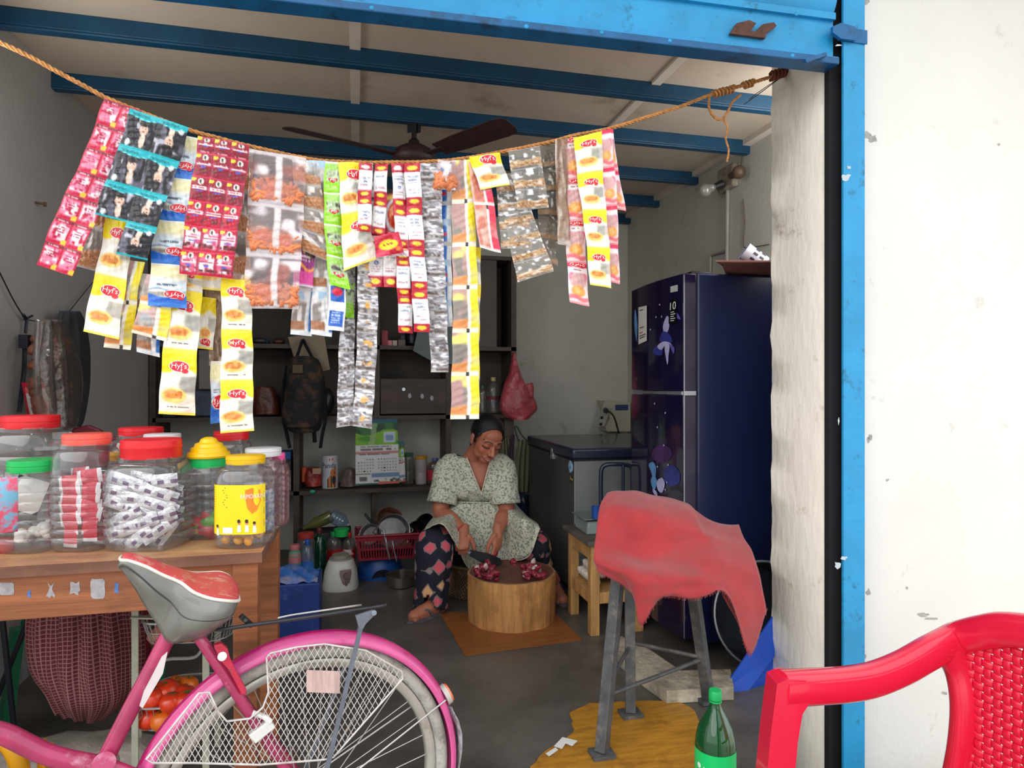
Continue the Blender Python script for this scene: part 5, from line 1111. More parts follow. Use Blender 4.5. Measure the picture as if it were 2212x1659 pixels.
ringloft(body, [(pel, .15, .11), (wai, .115, .085), (bus, .13, .095), (sho, .145, .07), (nec+UP*.0, .055, .05)])
shR, shL = at(968, 1012, 3.46), at(1086, 1012, 3.44)
elR, elL = at(952, 1100, 3.40), at(1092, 1100, 3.40)
wrR, wrL = at(1002, 1149, 3.25), at(1075, 1147, 3.27)
rtube(body, [sho+UP*.0, shR], [.05, .052]); rtube(body, [sho, shL], [.05, .052])
rtube(body, [shR, elR, elR.lerp(wrR, .45), wrR], [.05, .046, .041, .027], 16); rtube(body, [shL, elL, elL.lerp(wrL, .45), wrL], [.05, .045, .040, .026], 16)
# head frame
yw, pt_, rl = math.radians(27), math.radians(24), math.radians(10)
f0 = -FWD*math.cos(yw)+RIGHT*math.sin(yw); hf = (f0*math.cos(pt_)-UP*math.sin(pt_)).normalized(); hu = (UP*math.cos(pt_)+f0*math.sin(pt_)).normalized()
hx = hf.cross(hu).normalized(); q_ = Quaternion(hf, -rl); hu = q_ @ hu; hx = q_ @ hx
if (hu.dot(RIGHT)) < 0: q_ = Quaternion(hf, 2*rl); hu = q_ @ hu; hx = q_ @ hx
HC = at(1051, 950, 3.36); HM = Matrix((hx, hf, hu)).transposed(); HS = 1.0
def h(x, y, z): return HC+HM @ Vector((x, y, z))*HS
def hs(c, r, n=18): body.sphere(h(*c), r, n, R=HM)
hs((0, -.014, .036), (.074, .090, .082), 24); hs((0, .022, -.022), (.061, .066, .082), 22); hs((0, .046, -.086), (.030, .032, .024)); hs((.034, .050, -.032), (.024, .025, .026)); hs((-.034, .050, -.032), (.024, .025, .026))
hs((.036, .02, -.062), (.024, .04, .028)); hs((-.036, .02, -.062), (.024, .04, .028)); hs((0, .060, .045), (.050, .026, .036))
rtube(body, [h(0, .084, .012), h(0, .096, -.012), h(0, .109, -.034)], [.0078, .0086, .0108], 10); hs((.011, .095, -.038), (.0085, .010, .008), 10); hs((-.011, .095, -.038), (.0085, .010, .008), 10)
rtube(body, [h(-.048, .068, .022), h(-.02, .084, .021), h(0, .086, .018), h(.02, .084, .021), h(.048, .068, .022)], [.009]*5, 10)
for s_ in (1, -1): hs((s_*.031, .073, .001), (.0185, .014, .0125), 14); hs((s_*.077, -.006, -.008), (.009, .019, .031), 12); hs((s_*.081, -.012, .006), (.007, .013, .018), 10)
rtube(body, [h(-.028, .077, -.0615), h(-.009, .0935, -.0595), h(0, .0945, -.061), h(.009, .0935, -.0595), h(.028, .077, -.0615)], [.004, .0065, .006, .0065, .004], 10)
rtube(body, [h(-.022, .079, -.068), h(0, .0915, -.074), h(.022, .079, -.068)], [.004, .008, .004], 10)
rtube(body, [nec-UP*.02, nec.lerp(h(0, -.02, -.06), .5), h(0, -.012, -.05)], [.056, .049, .047], 18)
def hand(W, D, N, Lt, curls, thumb, k=1.0, spread=.0):
    D = D.normalized(); N = (N-D*N.dot(D)).normalized(); Lt = (Lt-D*Lt.dot(D)-N*Lt.dot(N)).normalized()
    R = Matrix((Lt, D, N)).transposed()
    body.sphere(W+D*.045*k, (.040*k, .054*k, .017*k), 18, R=R); body.sphere(W+D*.062*k+Lt*.012*k, (.028*k, .032*k, .016*k), 14, R=R); body.sphere(W+D*.035*k+Lt*.026*k+N*.006*k, (.017*k, .030*k, .016*k), 12, R=R)
    rtube(body, [W-D*.02, W+D*.03*k], [.0255, .026*k], 12)
    for i, (off, l0) in enumerate(((.029, .040), (.010, .044), (-.009, .041), (-.027, .033))):
        p = W+D*(.083-(.006 if i in (0, 3) else 0)-(.006 if i == 3 else 0))*k+Lt*off*k; a = 0; P = [p-D*.015*k, p]; dirn = D+Lt*spread*(1.5-i)
        for c, l in zip(curls[i], (l0, l0*.62, l0*.52)):
            a += c; v = (dirn.normalized()*math.cos(a)+N*math.sin(a)); p = p+v*l*k; P.append(p)
        body.tube(P, [.0098*k, .0098*k, .0090*k, .0082*k, .0070*k], 10)
        for q, r in zip(P[1:], (.0100, .0094, .0084, .0071)): body.sphere(q, r*k, 10)
    p = W+D*.022*k+Lt*.030*k; P = [p]
    for (a, b, c), l in zip(thumb, (.034, .032, .026)): p = p+(D*a+Lt*b+N*c).normalized()*l*k; P.append(p)
    rr = [.0135*k, .0125*k, .0112*k, .009*k]; body.tube(P, rr, 10)
    for q, r in zip(P, rr): body.sphere(q, r, 10)
    return D, N, Lt
kA, kB = at(970, 1148, 3.26), at(1086, 1214, 3.19); kd = (kB-kA).normalized()
DR = -UP*.72-FWD*.50-RIGHT*.10; NR = FWD*.75-UP*.55
hR = hand(wrR, DR, NR, kd, [[1.15, 1.45, .9]]*4, [(.55, .55, .55), (.75, .35, .6), (.7, .0, .75)], .98)
hL = hand(wrL, -UP*.95-FWD*.30+RIGHT*.0, -RIGHT*.75+FWD*.45, -FWD*.9-RIGHT*.3, [[.30, .35, .25], [.35, .40, .3], [.45, .5, .3], [.55, .55, .35]], [(.75, .35, .45), (.9, .1, .35), (.95, -.1, .2)], .98)
# legs
knR, knL = at(937, 1174, 3.22), at(1154, 1180, 3.35); anR, anL = at(938, 1308, 3.14), at(1197, 1264, 3.41)
rtube(body, [at(995, 1172, 3.52), knR+UP*.01], [.085, .062]); rtube(body, [at(1092, 1172, 3.52), knL+UP*.01], [.085, .062])
rtube(body, [knR, knR.lerp(anR, .3)+FWD*.02, knR.lerp(anR, .75), anR], [.056, .052, .036, .031], 16); rtube(body, [knL, knL.lerp(anL, .3)+FWD*.02, knL.lerp(anL, .75), anL], [.056, .052, .036, .031], 16)
def foot(an, toe, side):
    """bare foot on the floor: heel under the ankle, five toes fanned at the front"""
    ax = toe-an; ax.z = 0; ax.normalize(); sd = Vector((-ax.y, ax.x, 0))*side
    base = Vector((an.x, an.y, .016)); b = base-ax*.04
    body.sphere(b+UP*.022, (.032, .030, .028), 12); rtube(body, [an, base+ax*.03+UP*.030, base+ax*.10+UP*.012], [.033, .034, .030], 14)
    rtube(body, [b+UP*.012, base+ax*.05+UP*.006, base+ax*.115+UP*.004], [.026, .030, .034], 12)
    for q, (o, l, r) in enumerate(((.030, .185, .0135), (.012, .182, .0105), (-.004, .176, .010), (-.018, .167, .0095), (-.031, .155, .009))):
        rtube(body, [base+ax*.12+sd*o*.9+UP*.004, base+ax*(l-.05+.0)+sd*o+UP*.002], [r, r], 10)
    return base, ax, sd
fR = foot(anR, on_z(902, 1340, 0), 1); fL = foot(anL, on_z(1215, 1305, 0), -1)
V, F = remesh(body, 'body', .0042, 2, .45)
# paint skin by place: lips, brows, lashes, darker hair line; toe and finger nails stay skin toned
Lc = (V-np.array(HC)) @ np.array(HM)/HS
x, y, z = Lc[:, 0], Lc[:, 1], Lc[:, 2]
skin = np.array(lin(np.array([180, 112, 88])/255)); C4 = np.ones((len(V), 4)); C4[:, :3] = skin
face = (np.abs(x) < .09)&(np.abs(z) < .13)&(y > -.02)&(y < .14)
def put(mask, rgb, k=1.): 
    mk = (mask*k)[:, None]; C4[:, :3] = C4[:, :3]*(1-mk)+lin(np.array(rgb)/255)*mk
tone = .5+.5*np.sin(V[:, 0]*40)*np.sin(V[:, 2]*37+1); put(np.ones(len(V))*.12*tone, (140, 74, 56))
ck = np.exp(-(((np.abs(x)-.036)/.02)**2+((z+.03)/.02)**2))*face; put(ck, (186, 98, 80), .5)
put(face*np.exp(-((x/.012)**2+((z+.02)/.03)**2))*(y > .09), (206, 140, 108), .45)
lipU = face*(y > .07)*(np.abs(z+.0605) < .0065)*(np.abs(x) < .024); lipL = face*(y > .07)*(np.abs(z+.0735) < .007)*(np.abs(x) < .020)
put(lipU+0., (156, 80, 74), .7); put(lipL+0., (176, 92, 90), .8); put(face*(y > .07)*(np.abs(z+.0672) < .0022)*(np.abs(x) < .02)+0., (232, 214, 204), .55)
bz = .0225+.004*(1-((np.abs(x)-.031)/.02)**2); put(face*(y > .05)*(np.abs(z-bz) < .0036)*(np.abs(np.abs(x)-.031) < .021)+0., (42, 26, 24), .9)
lz = -.0075-.0035*(1-((np.abs(x)-.031)/.017)**2); put(face*(y > .05)*(np.abs(z-lz) < .0030)*(np.abs(np.abs(x)-.031) < .0175)+0., (34, 20, 20), .95)
put(face*(y > .05)*(np.abs(z-(lz+.0085)) < .0022)*(np.abs(np.abs(x)-.031) < .015)+0., (120, 66, 52), .7)
put(face*(y > .085)*(np.abs(z+.043) < .003)*(np.abs(np.abs(x)-.009) < .004)+0., (120, 66, 54), .4)
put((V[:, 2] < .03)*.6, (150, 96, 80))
bm_ = MB(); bm_.v = [Vector(p) for p in V]; bm_.f = F; bm_.m = [0]*len(F)
bm_.build('body', mat_skin(), wo, smooth=180, colors=C4)
# hair
M_hair = mat('black_hair', S(16, 15, 19), .38, var=.3, scale=60, stretch=(1, 1, 6), bump=.3, bscale=120)
hm = MB(); hm.sphere((0, -.018, .040), (.0805, .098, .088), 110, m=80); keepF = []
for f in hm.f:
    c = sum((hm.v[i] for i in f), Vector())/len(f)
    if .125*(c.y-.062)-.075*(c.z-.092) < -.0006*0 and not (abs(c.x) > .06 and c.z < .01 and c.y > -.035): keepF.append(f)
hm.f = keepF; hm.m = [0]*len(keepF); hm.v = [h(*p) for p in hm.v]
hr = hm.build('hair', M_hair, wo, smooth=180, solid=.006)
mb = MB(); mb.sphere(h(0, -.115, .0), (.042, .036, .045), 16, R=HM); rtube(mb, [h(0, -.10, -.03), h(0, -.10, -.08), h(.005, -.085, -.13)], [.03, .026, .016], 10); mb.build('tied_bun', M_hair, hr, smooth=180)
for s_ in (1, -1):
    mb = MB(); rtube(mb, [h(s_*.071, .034, .045), h(s_*.0775, .018, .018), h(s_*.0765, .010, -.012)], [.009, .008, .003], 8); mb.build('hair_strand', M_hair, hr, smooth=180)
# ---- dress
m = mat('leaf_print', S(206, 208, 190), .9, col2=S(132, 141, 126), scale=96, thr=(.50, .57), bump=.2, bscale=40)
M_dress = m
dr = MB()
ringloft(dr, [(pel+UP*.02, .175, .135), (wai, .130, .10), (wai.lerp(bus, .5), .140, .112), (bus, .150, .118), (sho+UP*.004, .160, .086), (nec-UP*.006, .080, .068)])
for s_, el, px in ((shR, elR, 955), (shL, elL, 1090)):
    end = s_.lerp(el, .86)+(UP*.0); rtube(dr, [sho.lerp(s_, .55)+UP*.008, s_+UP*.006, s_.lerp(el, .5), end], [.062, .066, .074, .080], 20)
for s_ in (-1, 1): dr.sphere(bus+RIGHT*s_*.062-FWD*.068-UP*.012, (.058, .05, .058), 16)
V2, F2 = remesh(dr, 'dress', .0075, 4, .5)
ca_, cb_ = np.array(at(1006, 984, 3.36)), np.array(at(1060, 984, 3.36)); vb = np.array(at(1040, 1068, 3.36))
keep = []
R3 = np.array(RIGHT); F3 = np.array(FWD)
def pix(p):
    d = p @ F3; return 1106+FPX*(p @ R3)/d, 829.5-FPX*(p[2]-CAMZ)/d, d
# armhole ends of the sleeves stay open: drop the cap beyond the hem plane
hem = []
for s_, el in ((shR, elR), (shL, elL)):
    ax_ = np.array((el-s_).normalized()); hem.append((np.array(s_), ax_, (el-s_).length*.86))
for f in F2:
    c = V2[list(f)].mean(0); px, py, d = pix(c)
    if d < 3.47 and py < 1069 and py > 930:
        t_ = (py-984)/(1069-984); lo_, hi_ = 1006+(1040-1006)*max(t_, -.4), 1060+(1040-1060)*max(t_, -.4)
        if lo_ < px < hi_: continue
    if py < 986 and np.linalg.norm((c-np.array(nec))[:2]) < .085: continue
    cut = False
    for o_, a_, L_ in hem:
        q = c-o_; al = q @ a_; rad = np.linalg.norm(q-a_*al)
        if al > L_-.004 and al < L_+.10 and rad < .12 and c[2] > .30: cut = True
    if cut: continue
    keep.append(f)
used = sorted({i for f in keep for i in f}); mp = {i: k for k, i in enumerate(used)}
dm = MB(); dm.v = [Vector(V2[i]) for i in used]; dm.f = [tuple(mp[i] for i in f) for f in keep]; dm.m = [0]*len(keep)
cnt = {}
for f in dm.f:
    for a, b_ in zip(f, f[1:]+f[:1]): k = (min(a, b_), max(a, b_)); cnt[k] = cnt.get(k, 0)+1
for i in {i for k, v in cnt.items() if v == 1 for i in k}:
    for o_, a_, L_ in hem:
        q = np.array(dm.v[i])-o_; al = q @ a_
        if abs(al-L_) < .02 and np.linalg.norm(q-a_*al) < .12: dm.v[i] = Vector(np.array(dm.v[i])+a_*(L_+.002-al))
for i, p in enumerate(dm.v):
    dm.v[i] = p+FWD*.0022*math.sin(p.z*90+p.x*60)+RIGHT*.0018*math.sin(p.z*55-p.x*130)
ds = dm.build('dress', M_dress, wo, smooth=180, solid=.003)
M_trim = mat('dress_piping', S(226, 220, 200), .8)
PXY = np.array([pix(p) for p in V2])
def on_dress(px, py):
    dd = np.hypot(PXY[:, 0]-px, PXY[:, 1]-py); k = dd < 9
    return at(px, py, float(PXY[k, 2].min())-.004) if k.any() else at(px, py, 3.36)
def facing(a, b, n): return [on_dress(a[0]+(b[0]-a[0])*i/n, a[1]+(b[1]-a[1])*i/n) for i in range(n+1)]
def smoothp(P):
    for _ in range(6): P = [P[0]]+[(P[i-1]+P[i]*2+P[i+1])/4 for i in range(1, len(P)-1)]+[P[-1]]
    return P
mb = MB(); mb.tube(smoothp(facing((1008, 988), (1041, 1070), 24)), 1, 8, flat=(.0055, .0028), up=tuple(-FWD)); mb.tube(smoothp(facing((1060, 990), (1039, 1070), 24)), 1, 8, flat=(.0055, .0028), up=tuple(-FWD)); mb.build('neck_piping', M_trim, ds, smooth=180)
mb = MB()
def onto(px, py, dd=.0): return at(px, py, dd)
SK = [
 [(968,1084,3.52),(990,1086,3.425),(1014,1087,3.39),(1040,1088,3.38),(1066,1087,3.39),(1088,1086,3.425),(1108,1082,3.52)],
 [(936,1118,3.42),(970,1113,3.30),(1008,1124,3.36),(1042,1128,3.39),(1078,1122,3.36),(1114,1112,3.32),(1140,1116,3.45)],
 [(922,1135,3.30),(958,1124,3.17),(992,1150,3.24),(1036,1165,3.36),(1084,1160,3.35),(1132,1130,3.20),(1160,1130,3.30)],
 [(917,1146,3.20),(952,1131,3.11),(984,1172,3.17),(1016,1228,3.33),(1078,1214,3.33),(1138,1204,3.245),(1166,1142,3.22)]]
rows = catmull_rows([[at(*p) for p in r] for r in SK], 9, 9)
for i, r in enumerate(rows):
    for j, p in enumerate(r): rows[i][j] = p+(UP*.5-FWD*.5)*(.006*math.sin(j*.62+.8)*i/len(rows)+.003*math.sin(j*1.9+i*.2)*i/len(rows))
mb.grid(rows); sk = mb.build('dress_skirt', M_dress, wo, smooth=180, solid=.003)
mb = MB(); mb.tube(rows[-1], .0022, 6); mb.build('hem_piping', M_trim, sk, smooth=180)
mb = MB(); wl = rows[0]; mb.tube([p+UP*.004-FWD*.003 for p in wl], .0045, 6); mb.build('waist_seam', M_dress, ds, smooth=180)
# ---- trousers
M_tr = bpy.data.materials.new('geometric_print'); M_tr.use_nodes = True; nt = M_tr.node_tree; N = nt.nodes; L = nt.links; b = N['Principled BSDF']; b.inputs['Roughness'].default_value = .85
tc = N.new('ShaderNodeTexCoord'); vo = N.new('ShaderNodeTexVoronoi'); vo.distance = 'MANHATTAN'; vo.inputs['Scale'].default_value = 14; vo.inputs['Randomness'].default_value = .75
L.new(tc.outputs['Object'], vo.inputs['Vector'])
sp = N.new('ShaderNodeSeparateColor'); L.new(vo.outputs['Color'], sp.inputs['Color'])
cr = N.new('ShaderNodeValToRGB'); cr.color_ramp.interpolation = 'CONSTANT'; e = cr.color_ramp.elements; e[0].color = (*S(214, 92, 108), 1); e[1].position = .36; e[1].color = (*S(222, 172, 122), 1); q = e.new(.72); q.color = (*S(150, 142, 150), 1); q = e.new(.86); q.color = (*S(214, 92, 108), 1)
L.new(sp.outputs['Red'], cr.inputs['Fac'])
l1 = N.new('ShaderNodeMath'); l1.operation = 'LESS_THAN'; l1.inputs[1].default_value = .62; L.new(vo.outputs['Distance'], l1.inputs[0])
l2 = N.new('ShaderNodeMath'); l2.operation = 'LESS_THAN'; l2.inputs[1].default_value = .5; L.new(vo.outputs['Distance'], l2.inputs[0])
m1 = N.new('ShaderNodeMix'); m1.data_type = 'RGBA'; L.new(l1.outputs[0], m1.inputs['Factor']); m1.inputs['A'].default_value = (*S(24, 27, 44), 1); m1.inputs['B'].default_value = (*S(132, 118, 118), 1)
m2 = N.new('ShaderNodeMix'); m2.data_type = 'RGBA'; L.new(l2.outputs[0], m2.inputs['Factor']); L.new(m1.outputs['Result'], m2.inputs['A']); L.new(cr.outputs['Color'], m2.inputs['B']); L.new(m2.outputs['Result'], b.inputs['Base Color'])
M_lin = mat('pale_lining', S(170, 176, 186), .9)
def leg_tube(P, W_, D_, thigh, slit=None, n=36, name='trousers'):
    P = catmull(P, 8); A = catmull([Vector((a, b_, 0)) for a, b_ in zip(W_, D_)], 8); rows = []
    for i, (p, a) in enumerate(zip(P, A)):
        k = i/len(P)
        rows.append([p+RIGHT*math.cos(2*PI*j/n)*(a.x+.006*math.sin(j*1.4+k*3)*k*1.6)+FWD*math.sin(2*PI*j/n)*(a.y+.005*math.sin(j*2.1)*k) for j in range(n)])
    mb = MB(); mb.grid(rows, closed=True); ng_ = len(mb.f)
    rtube(mb, thigh, [.094, .090, .088], 20)
    if slit:
        nf = []
        for idx, f in enumerate(mb.f):
            if idx >= ng_: nf.append(f); continue
            i, j = idx//n, idx % n; k = i/len(P); da = abs(((j+.5)/n*2*PI-slit[1]+PI) % (2*PI)-PI)
            if k > slit[0] and da < (k-slit[0])/(1-slit[0])*slit[2]: continue
            nf.append(f)
        mb.f = nf; mb.m = [0]*len(nf)
    return mb.build(name, M_tr, wo, smooth=180, solid=.003)
leg_tube([at(940, 1150, 3.23), at(938, 1176, 3.20), at(936, 1220, 3.18), at(933, 1268, 3.17), at(929, 1312, 3.155)], [.06, .090, .086, .078, .078], [.06, .085, .082, .080, .082], [at(990, 1168, 3.50), at(960, 1168, 3.34), at(939, 1174, 3.22)], (.74, 1.5*PI-.1, 1.0))
leg_tube([at(1151, 1154, 3.35), at(1155, 1180, 3.35), at(1161, 1205, 3.38), at(1178, 1245, 3.42), at(1192, 1278, 3.43)], [.06, .082, .074, .066, .07], [.06, .080, .072, .066, .07], [at(1092, 1168, 3.50), at(1128, 1172, 3.40), at(1153, 1180, 3.36)])
# sandals, thread bracelet
M_sand = mat('grey_sandal', S(92, 88, 92), .6, var=.15, scale=30)
for base, ax_, sd in (fR, fL):
    mb = MB(); out_ = []
    for q in range(24):
        a = 2*PI*q/24; l = math.cos(a); w_ = math.sin(a)
        out_.append(Vector((base.x, base.y, .001))+ax_*(.052+.112*l)+sd*(.040*w_*(1+.18*l)))
    mb.prism(out_, (0, 0, .012)); s_ = mb.build('sandal', M_sand, wo, smooth=40)
    mb = MB(); t_ = Vector((base.x, base.y, .0))+ax_*.105+sd*.014+UP*.016; b1 = Vector((base.x, base.y, .014))+ax_*.03+sd*.040; b2 = Vector((base.x, base.y, .014))+ax_*.03-sd*.040
    mid = lambda a, c: (a+c)/2+UP*.034
    mb.tube(catmull([t_, mid(t_, b1), b1], 5), .005, 8); mb.tube(catmull([t_, mid(t_, b2), b2], 5), .005, 8); mb.build('strap', M_sand, s_, smooth=180)
mb = MB(); c = wrR.lerp(elR, .06); a_ = (wrR-elR).normalized(); u = a_.orthogonal().normalized(); w_ = a_.cross(u); mb.tube([c+(u*math.cos(2*PI*q/24)+w_*math.sin(2*PI*q/24))*.0315 for q in range(24)], .0028, 6, closed=True); mb.build('thread_bracelet', mat('red_thread', S(190, 44, 50), .8), wo, smooth=180)
# ---- knife
D_, N_, T_ = hR; g = wrR+D_*.075+N_*.030
kn = thing('cleaver', 'dark bladed chopping knife in the hand of the woman', 'knife', g)
mb = MB(); mb.tube([g-kd*.085, g-kd*.05, g+kd*.05], [.010, .011, .010], 10); mb.build('handle', mat('steel_handle', S(120, 124, 130), .4, metal=.3), kn)
bt = (kB-(g+kd*.045)); bl = bt.length; bd = bt.normalized(); dn = (-UP-bd*(-UP).dot(bd)).normalized(); nn = bd.cross(dn)
b0 = g+kd*.045
P = [b0-dn*.016, b0+bd*bl*.55-dn*.022, b0+bd*bl*.9-dn*.014, b0+bd*bl, b0+bd*bl*.96+dn*.020, b0+bd*bl*.75+dn*.034, b0+bd*bl*.35+dn*.030, b0+dn*.014]
mb = MB(); mb.prism([p-nn*.0015 for p in P], nn*.003); mb.build('blade', mat('dark_blade', S(52, 52, 56), .35, metal=.5, var=.3, scale=20), kn, smooth=0)
# ---- chopping block, meat, wicker stool
lc = at(1105, 1285, 3.108); lc = Vector((lc.x, lc.y, 0)); lr = .206; lh = .222
M_log = mat('log_wood', S(190, 138, 80), .7, var=.3, scale=5, stretch=(6, 6, .7), bump=.4, bscale=20, dirt=S(128, 78, 40), dirt_amt=.28, dirt_scale=5)
M_logtop = mat('bloody_wood', S(112, 66, 56), .5, var=.3, scale=9, dirt=S(74, 34, 34), dirt_amt=.35, dirt_scale=7, bump=.3)
M_rimw = mat('log_rim', S(160, 122, 82), .7, var=.2, scale=20)
mb = MB(); n = 60; rows = []
for i in range(9):
    z = .004+(lh-.004)*i/8; rows.append([lc+Vector((math.cos(2*PI*k/n), math.sin(2*PI*k/n), 0))*lr*(1+.012*math.sin(k*.9)+.008*math.sin(k*2.3+1)-.05*(1 if False else 0)*i+.02*math.sin(z*9))+UP*z for k in range(n)])
lg = thing('chopping_block', 'round wooden log chopping block in front of the woman', 'chopping block', lc+UP*.004)
mb.grid(rows, closed=True); top_ = rows[-1]; mb.build('log', M_log, lg, smooth=60)
mb = MB(); rr = []
for k_, dz in ((1, 0), (.95, .002), (.88, -.004), (.6, -.014), (.3, -.018), (.02, -.018)): rr.append([lc+UP*(lh+dz)+(p-lc-UP*lh)*k_ for p in top_])
mb.grid(rr, mfun=lambda i, j: 1 if i == 0 else 0, closed=True); mb.build('cutting_face', [M_logtop, M_rimw], lg, smooth=80)
M_meat = mat('raw_meat', S(150, 40, 62), .3, var=.35, scale=40, dirt=S(226, 186, 186), dirt_amt=.22, dirt_scale=40, bump=.4, bscale=40); M_fat = mat('pale_fat', S(232, 206, 200), .4, var=.1)
rg = random.Random(21)
def meat(px, py, z, s, lab, grp, m_=None):
    p = on_z(px, py, z); mb = MB(); mb.sphere(Vector(), (s*rg.uniform(.8, 1.3), s*rg.uniform(.7, 1.1), s*rg.uniform(.5, .8)), 10, R=rrot(rg, 1.5))
    for i, v in enumerate(mb.v): mb.v[i] = p+v*(1+.28*math.sin(v.x*260+i)+.12*math.sin(v.z*400))
    o = mb.build('meat_piece', m_ or M_meat, None, smooth=180); tag(o, lab, 'meat', grp)
for k in range(16): meat(rg.gauss(1048, 14), rg.uniform(1218, 1244), lh+.004+.012*(k//6), .018, 'chunk of raw meat in the pile under the knife', 'meat pile by the knife', M_fat if k % 5 == 4 else None)
for k in range(20): meat(rg.gauss(1146, 16), rg.uniform(1212, 1244), lh+.004+.014*(k//7), .018, 'chunk of raw meat in the pile at the far side of the block', 'meat pile away from the knife', M_fat if k % 5 == 2 else None)
meat(1073, 1252, lh-.002, .012, 'single raw meat scrap lying apart at the front of the block', None)
mb = MB(); rtube(mb, [wrL+hL[0]*.11+hL[1]*.02, at(1070, 1194, 3.235), at(1062, 1206, 3.225)], [.014, .016, .010], 10); tag(mb.build('meat_strip', M_meat, None, smooth=180), 'strip of raw meat held in the other hand of the woman', 'meat')
scn = at(1036, 1240, 3.51); scn = Vector((scn.x, scn.y, 0))
M_wick = mat('wicker', S(122, 98, 70), .85, var=.35, scale=30, stretch=(1, 1, 1), bump=.6, bscale=50)
ws = thing('wicker_stool', 'low round cane stool under the woman', 'stool', scn)
mb = MB(); mb.lathe([(.175, 0), (.18, .008), (.155, .04), (.14, .085), (.155, .13), (.175, .158), (.17, .17)], scn, 40); mb.build('stool_core', mat('wicker_dark', S(70, 56, 42), .9), ws)
mb = MB()
for k in range(48):
    for sg in (1, -1):
        a0 = 2*PI*k/48; mb.tube([scn+Vector((math.cos(a0+sg*t*1.1)*r_, math.sin(a0+sg*t*1.1)*r_, z)) for t, r_, z in ((0, .183, .006), (.25, .158, .04), (.5, .144, .085), (.75, .158, .13), (1, .178, .16))], .0022, 4)
mb.build('cane_weave', M_wick, ws)
mb = MB(); mb.tube([scn+Vector((math.cos(2*PI*q/40)*.178, math.sin(2*PI*q/40)*.178, .165)) for q in range(40)], .008, 8, closed=True); mb.build('rim', M_wick, ws)
# ================================================================ REFRIGERATOR, FREEZER AND THE RIGHT SIDE
M_fr = mat('navy_enamel', S(22, 31, 68), .32, var=.08, scale=3, coat=.3, bump=.03, bscale=200)
M_frd = mat('plum_door_glass', S(30, 18, 48), .12, var=.2, scale=2.5, col2=S(24, 20, 56), coat=.6)
M_trimk = mat('black_gasket', S(20, 20, 30), .5); M_chr = mat('chrome_trim', S(186, 190, 200), .2, metal=.7)
XF, YN_, YFR = 1.30, 2.41, 2.93
fz = lambda py, px=1480: on_y(px, py, YN_).z
FZT, FZS = fz(588), fz(851)
fr = thing('refrigerator', 'tall dark navy two door refrigerator with flower print doors', 'refrigerator', (1.65, 2.67, 0))
mb = MB(); mb.box2((XF+.062, YN_, .05), (XR-.03, YFR, FZT)); mb.build('cabinet', M_fr, fr, smooth=0, bevel=.008)
for x in (XF+.1, XR-.1):
    for y in (YN_+.05, YFR-.05): mb = MB(); mb.tube([(x, y, 0), (x, y, .05)], .02, 10); mb.build('foot', M_trimk, fr)
def door(name, z0, z1):
    mb = MB(); n = 14; rows = []
    for z in (z0, z1):
        rows.append([Vector((XF-.018*math.sin(PI*(j/n))+.0, YN_+.004+(YFR-YN_-.008)*j/n, z)) for j in range(n+1)])
    F_ = rows[0]+[Vector((XF+.058, YFR-.004, z0)), Vector((XF+.058, YN_+.004, z0))]
    mb.prism(F_, (0, 0, z1-z0)); o = mb.build(name, M_frd, fr, smooth=30, bevel=.003); return o
du = door('freezer_door', FZS+.012, FZT-.004); dl = door('fridge_door', .075, FZS-.006)
mb = MB(); mb.box2((XF+.0, YN_-.001, FZS-.006), (XF+.055, YN_+.012, FZS+.012)); mb.box2((XF-.004, YN_+.012, FZS-.004), (XF+.05, YFR-.03, FZS+.010)); mb.build('door_gap_trim', M_chr, fr, smooth=0)
mb = MB(); mb.box2((XF+.001, YN_+.0008, .08), (XF+.005, YN_+.004, FZT-.01)); mb.build('edge_trim', M_chr, fr, smooth=0)
mb = MB(); mb.box2((XF+.0585, YN_+.006, .06), (XF+.062, YFR-.006, FZT-.002)); mb.build('gasket', M_trimk, fr, smooth=0)
def fx(px, py, o=.0):
    p = on_x(px, py, XF)
    for _ in range(3):
        j = min(1, max(0, (p.y-YN_-.004)/(YFR-YN_-.008))); p = on_x(px, py, XF-.018*math.sin(PI*j)-.0015-o)
    return p
M_pet1 = mat('petal_violet', S(104, 92, 176), .3, var=.3, scale=14); M_pet2 = mat('petal_white', S(186, 180, 226), .3, var=.12, scale=14); M_pet3 = mat('petal_blue', S(52, 58, 138), .3, var=.3, scale=12); M_pet4 = mat('petal_plum', S(72, 40, 92), .3, var=.3, scale=12); M_pet5 = mat('petal_sky', S(96, 150, 206), .3, var=.25, scale=14)
def petals(parent, lst, nm='flower_pattern'):
    mb = MB()
    for k, (pts, mi) in enumerate(lst):
        P = catmull([Vector((a, b, 0)) for a, b in pts], 4, True); c = sum(P, Vector())/len(P); mb.add([fx(c.x, c.y, .0003*k)]+[fx(q.x, q.y, .0003*k) for q in P], [(0, 1+i, 1+(i+1) % len(P)) for i in range(len(P))], mi)
    return mb.build(nm, [M_pet1, M_pet2, M_pet3, M_pet4, M_pet5], parent, smooth=0)
petals(du, [([(1432, 705), (1440, 683), (1446, 690), (1444, 712), (1436, 722)], 1), ([(1424, 735), (1432, 716), (1446, 722), (1452, 738), (1440, 742), (1428, 738)], 2), ([(1411, 755), (1424, 744), (1432, 756), (1428, 768), (1412, 764)], 2), ([(1420, 748), (1432, 738), (1446, 740), (1452, 748), (1438, 746), (1428, 756)], 1), ([(1436, 748), (1446, 746), (1444, 768), (1442, 788), (1438, 770)], 1), ([(1460, 672), (1468, 684), (1470, 690), (1462, 686)], 0), ([(1444, 742), (1456, 750), (1455, 764), (1449, 752)], 0), ([(1372, 668), (1377, 700), (1375, 738), (1370, 700)], 4)])
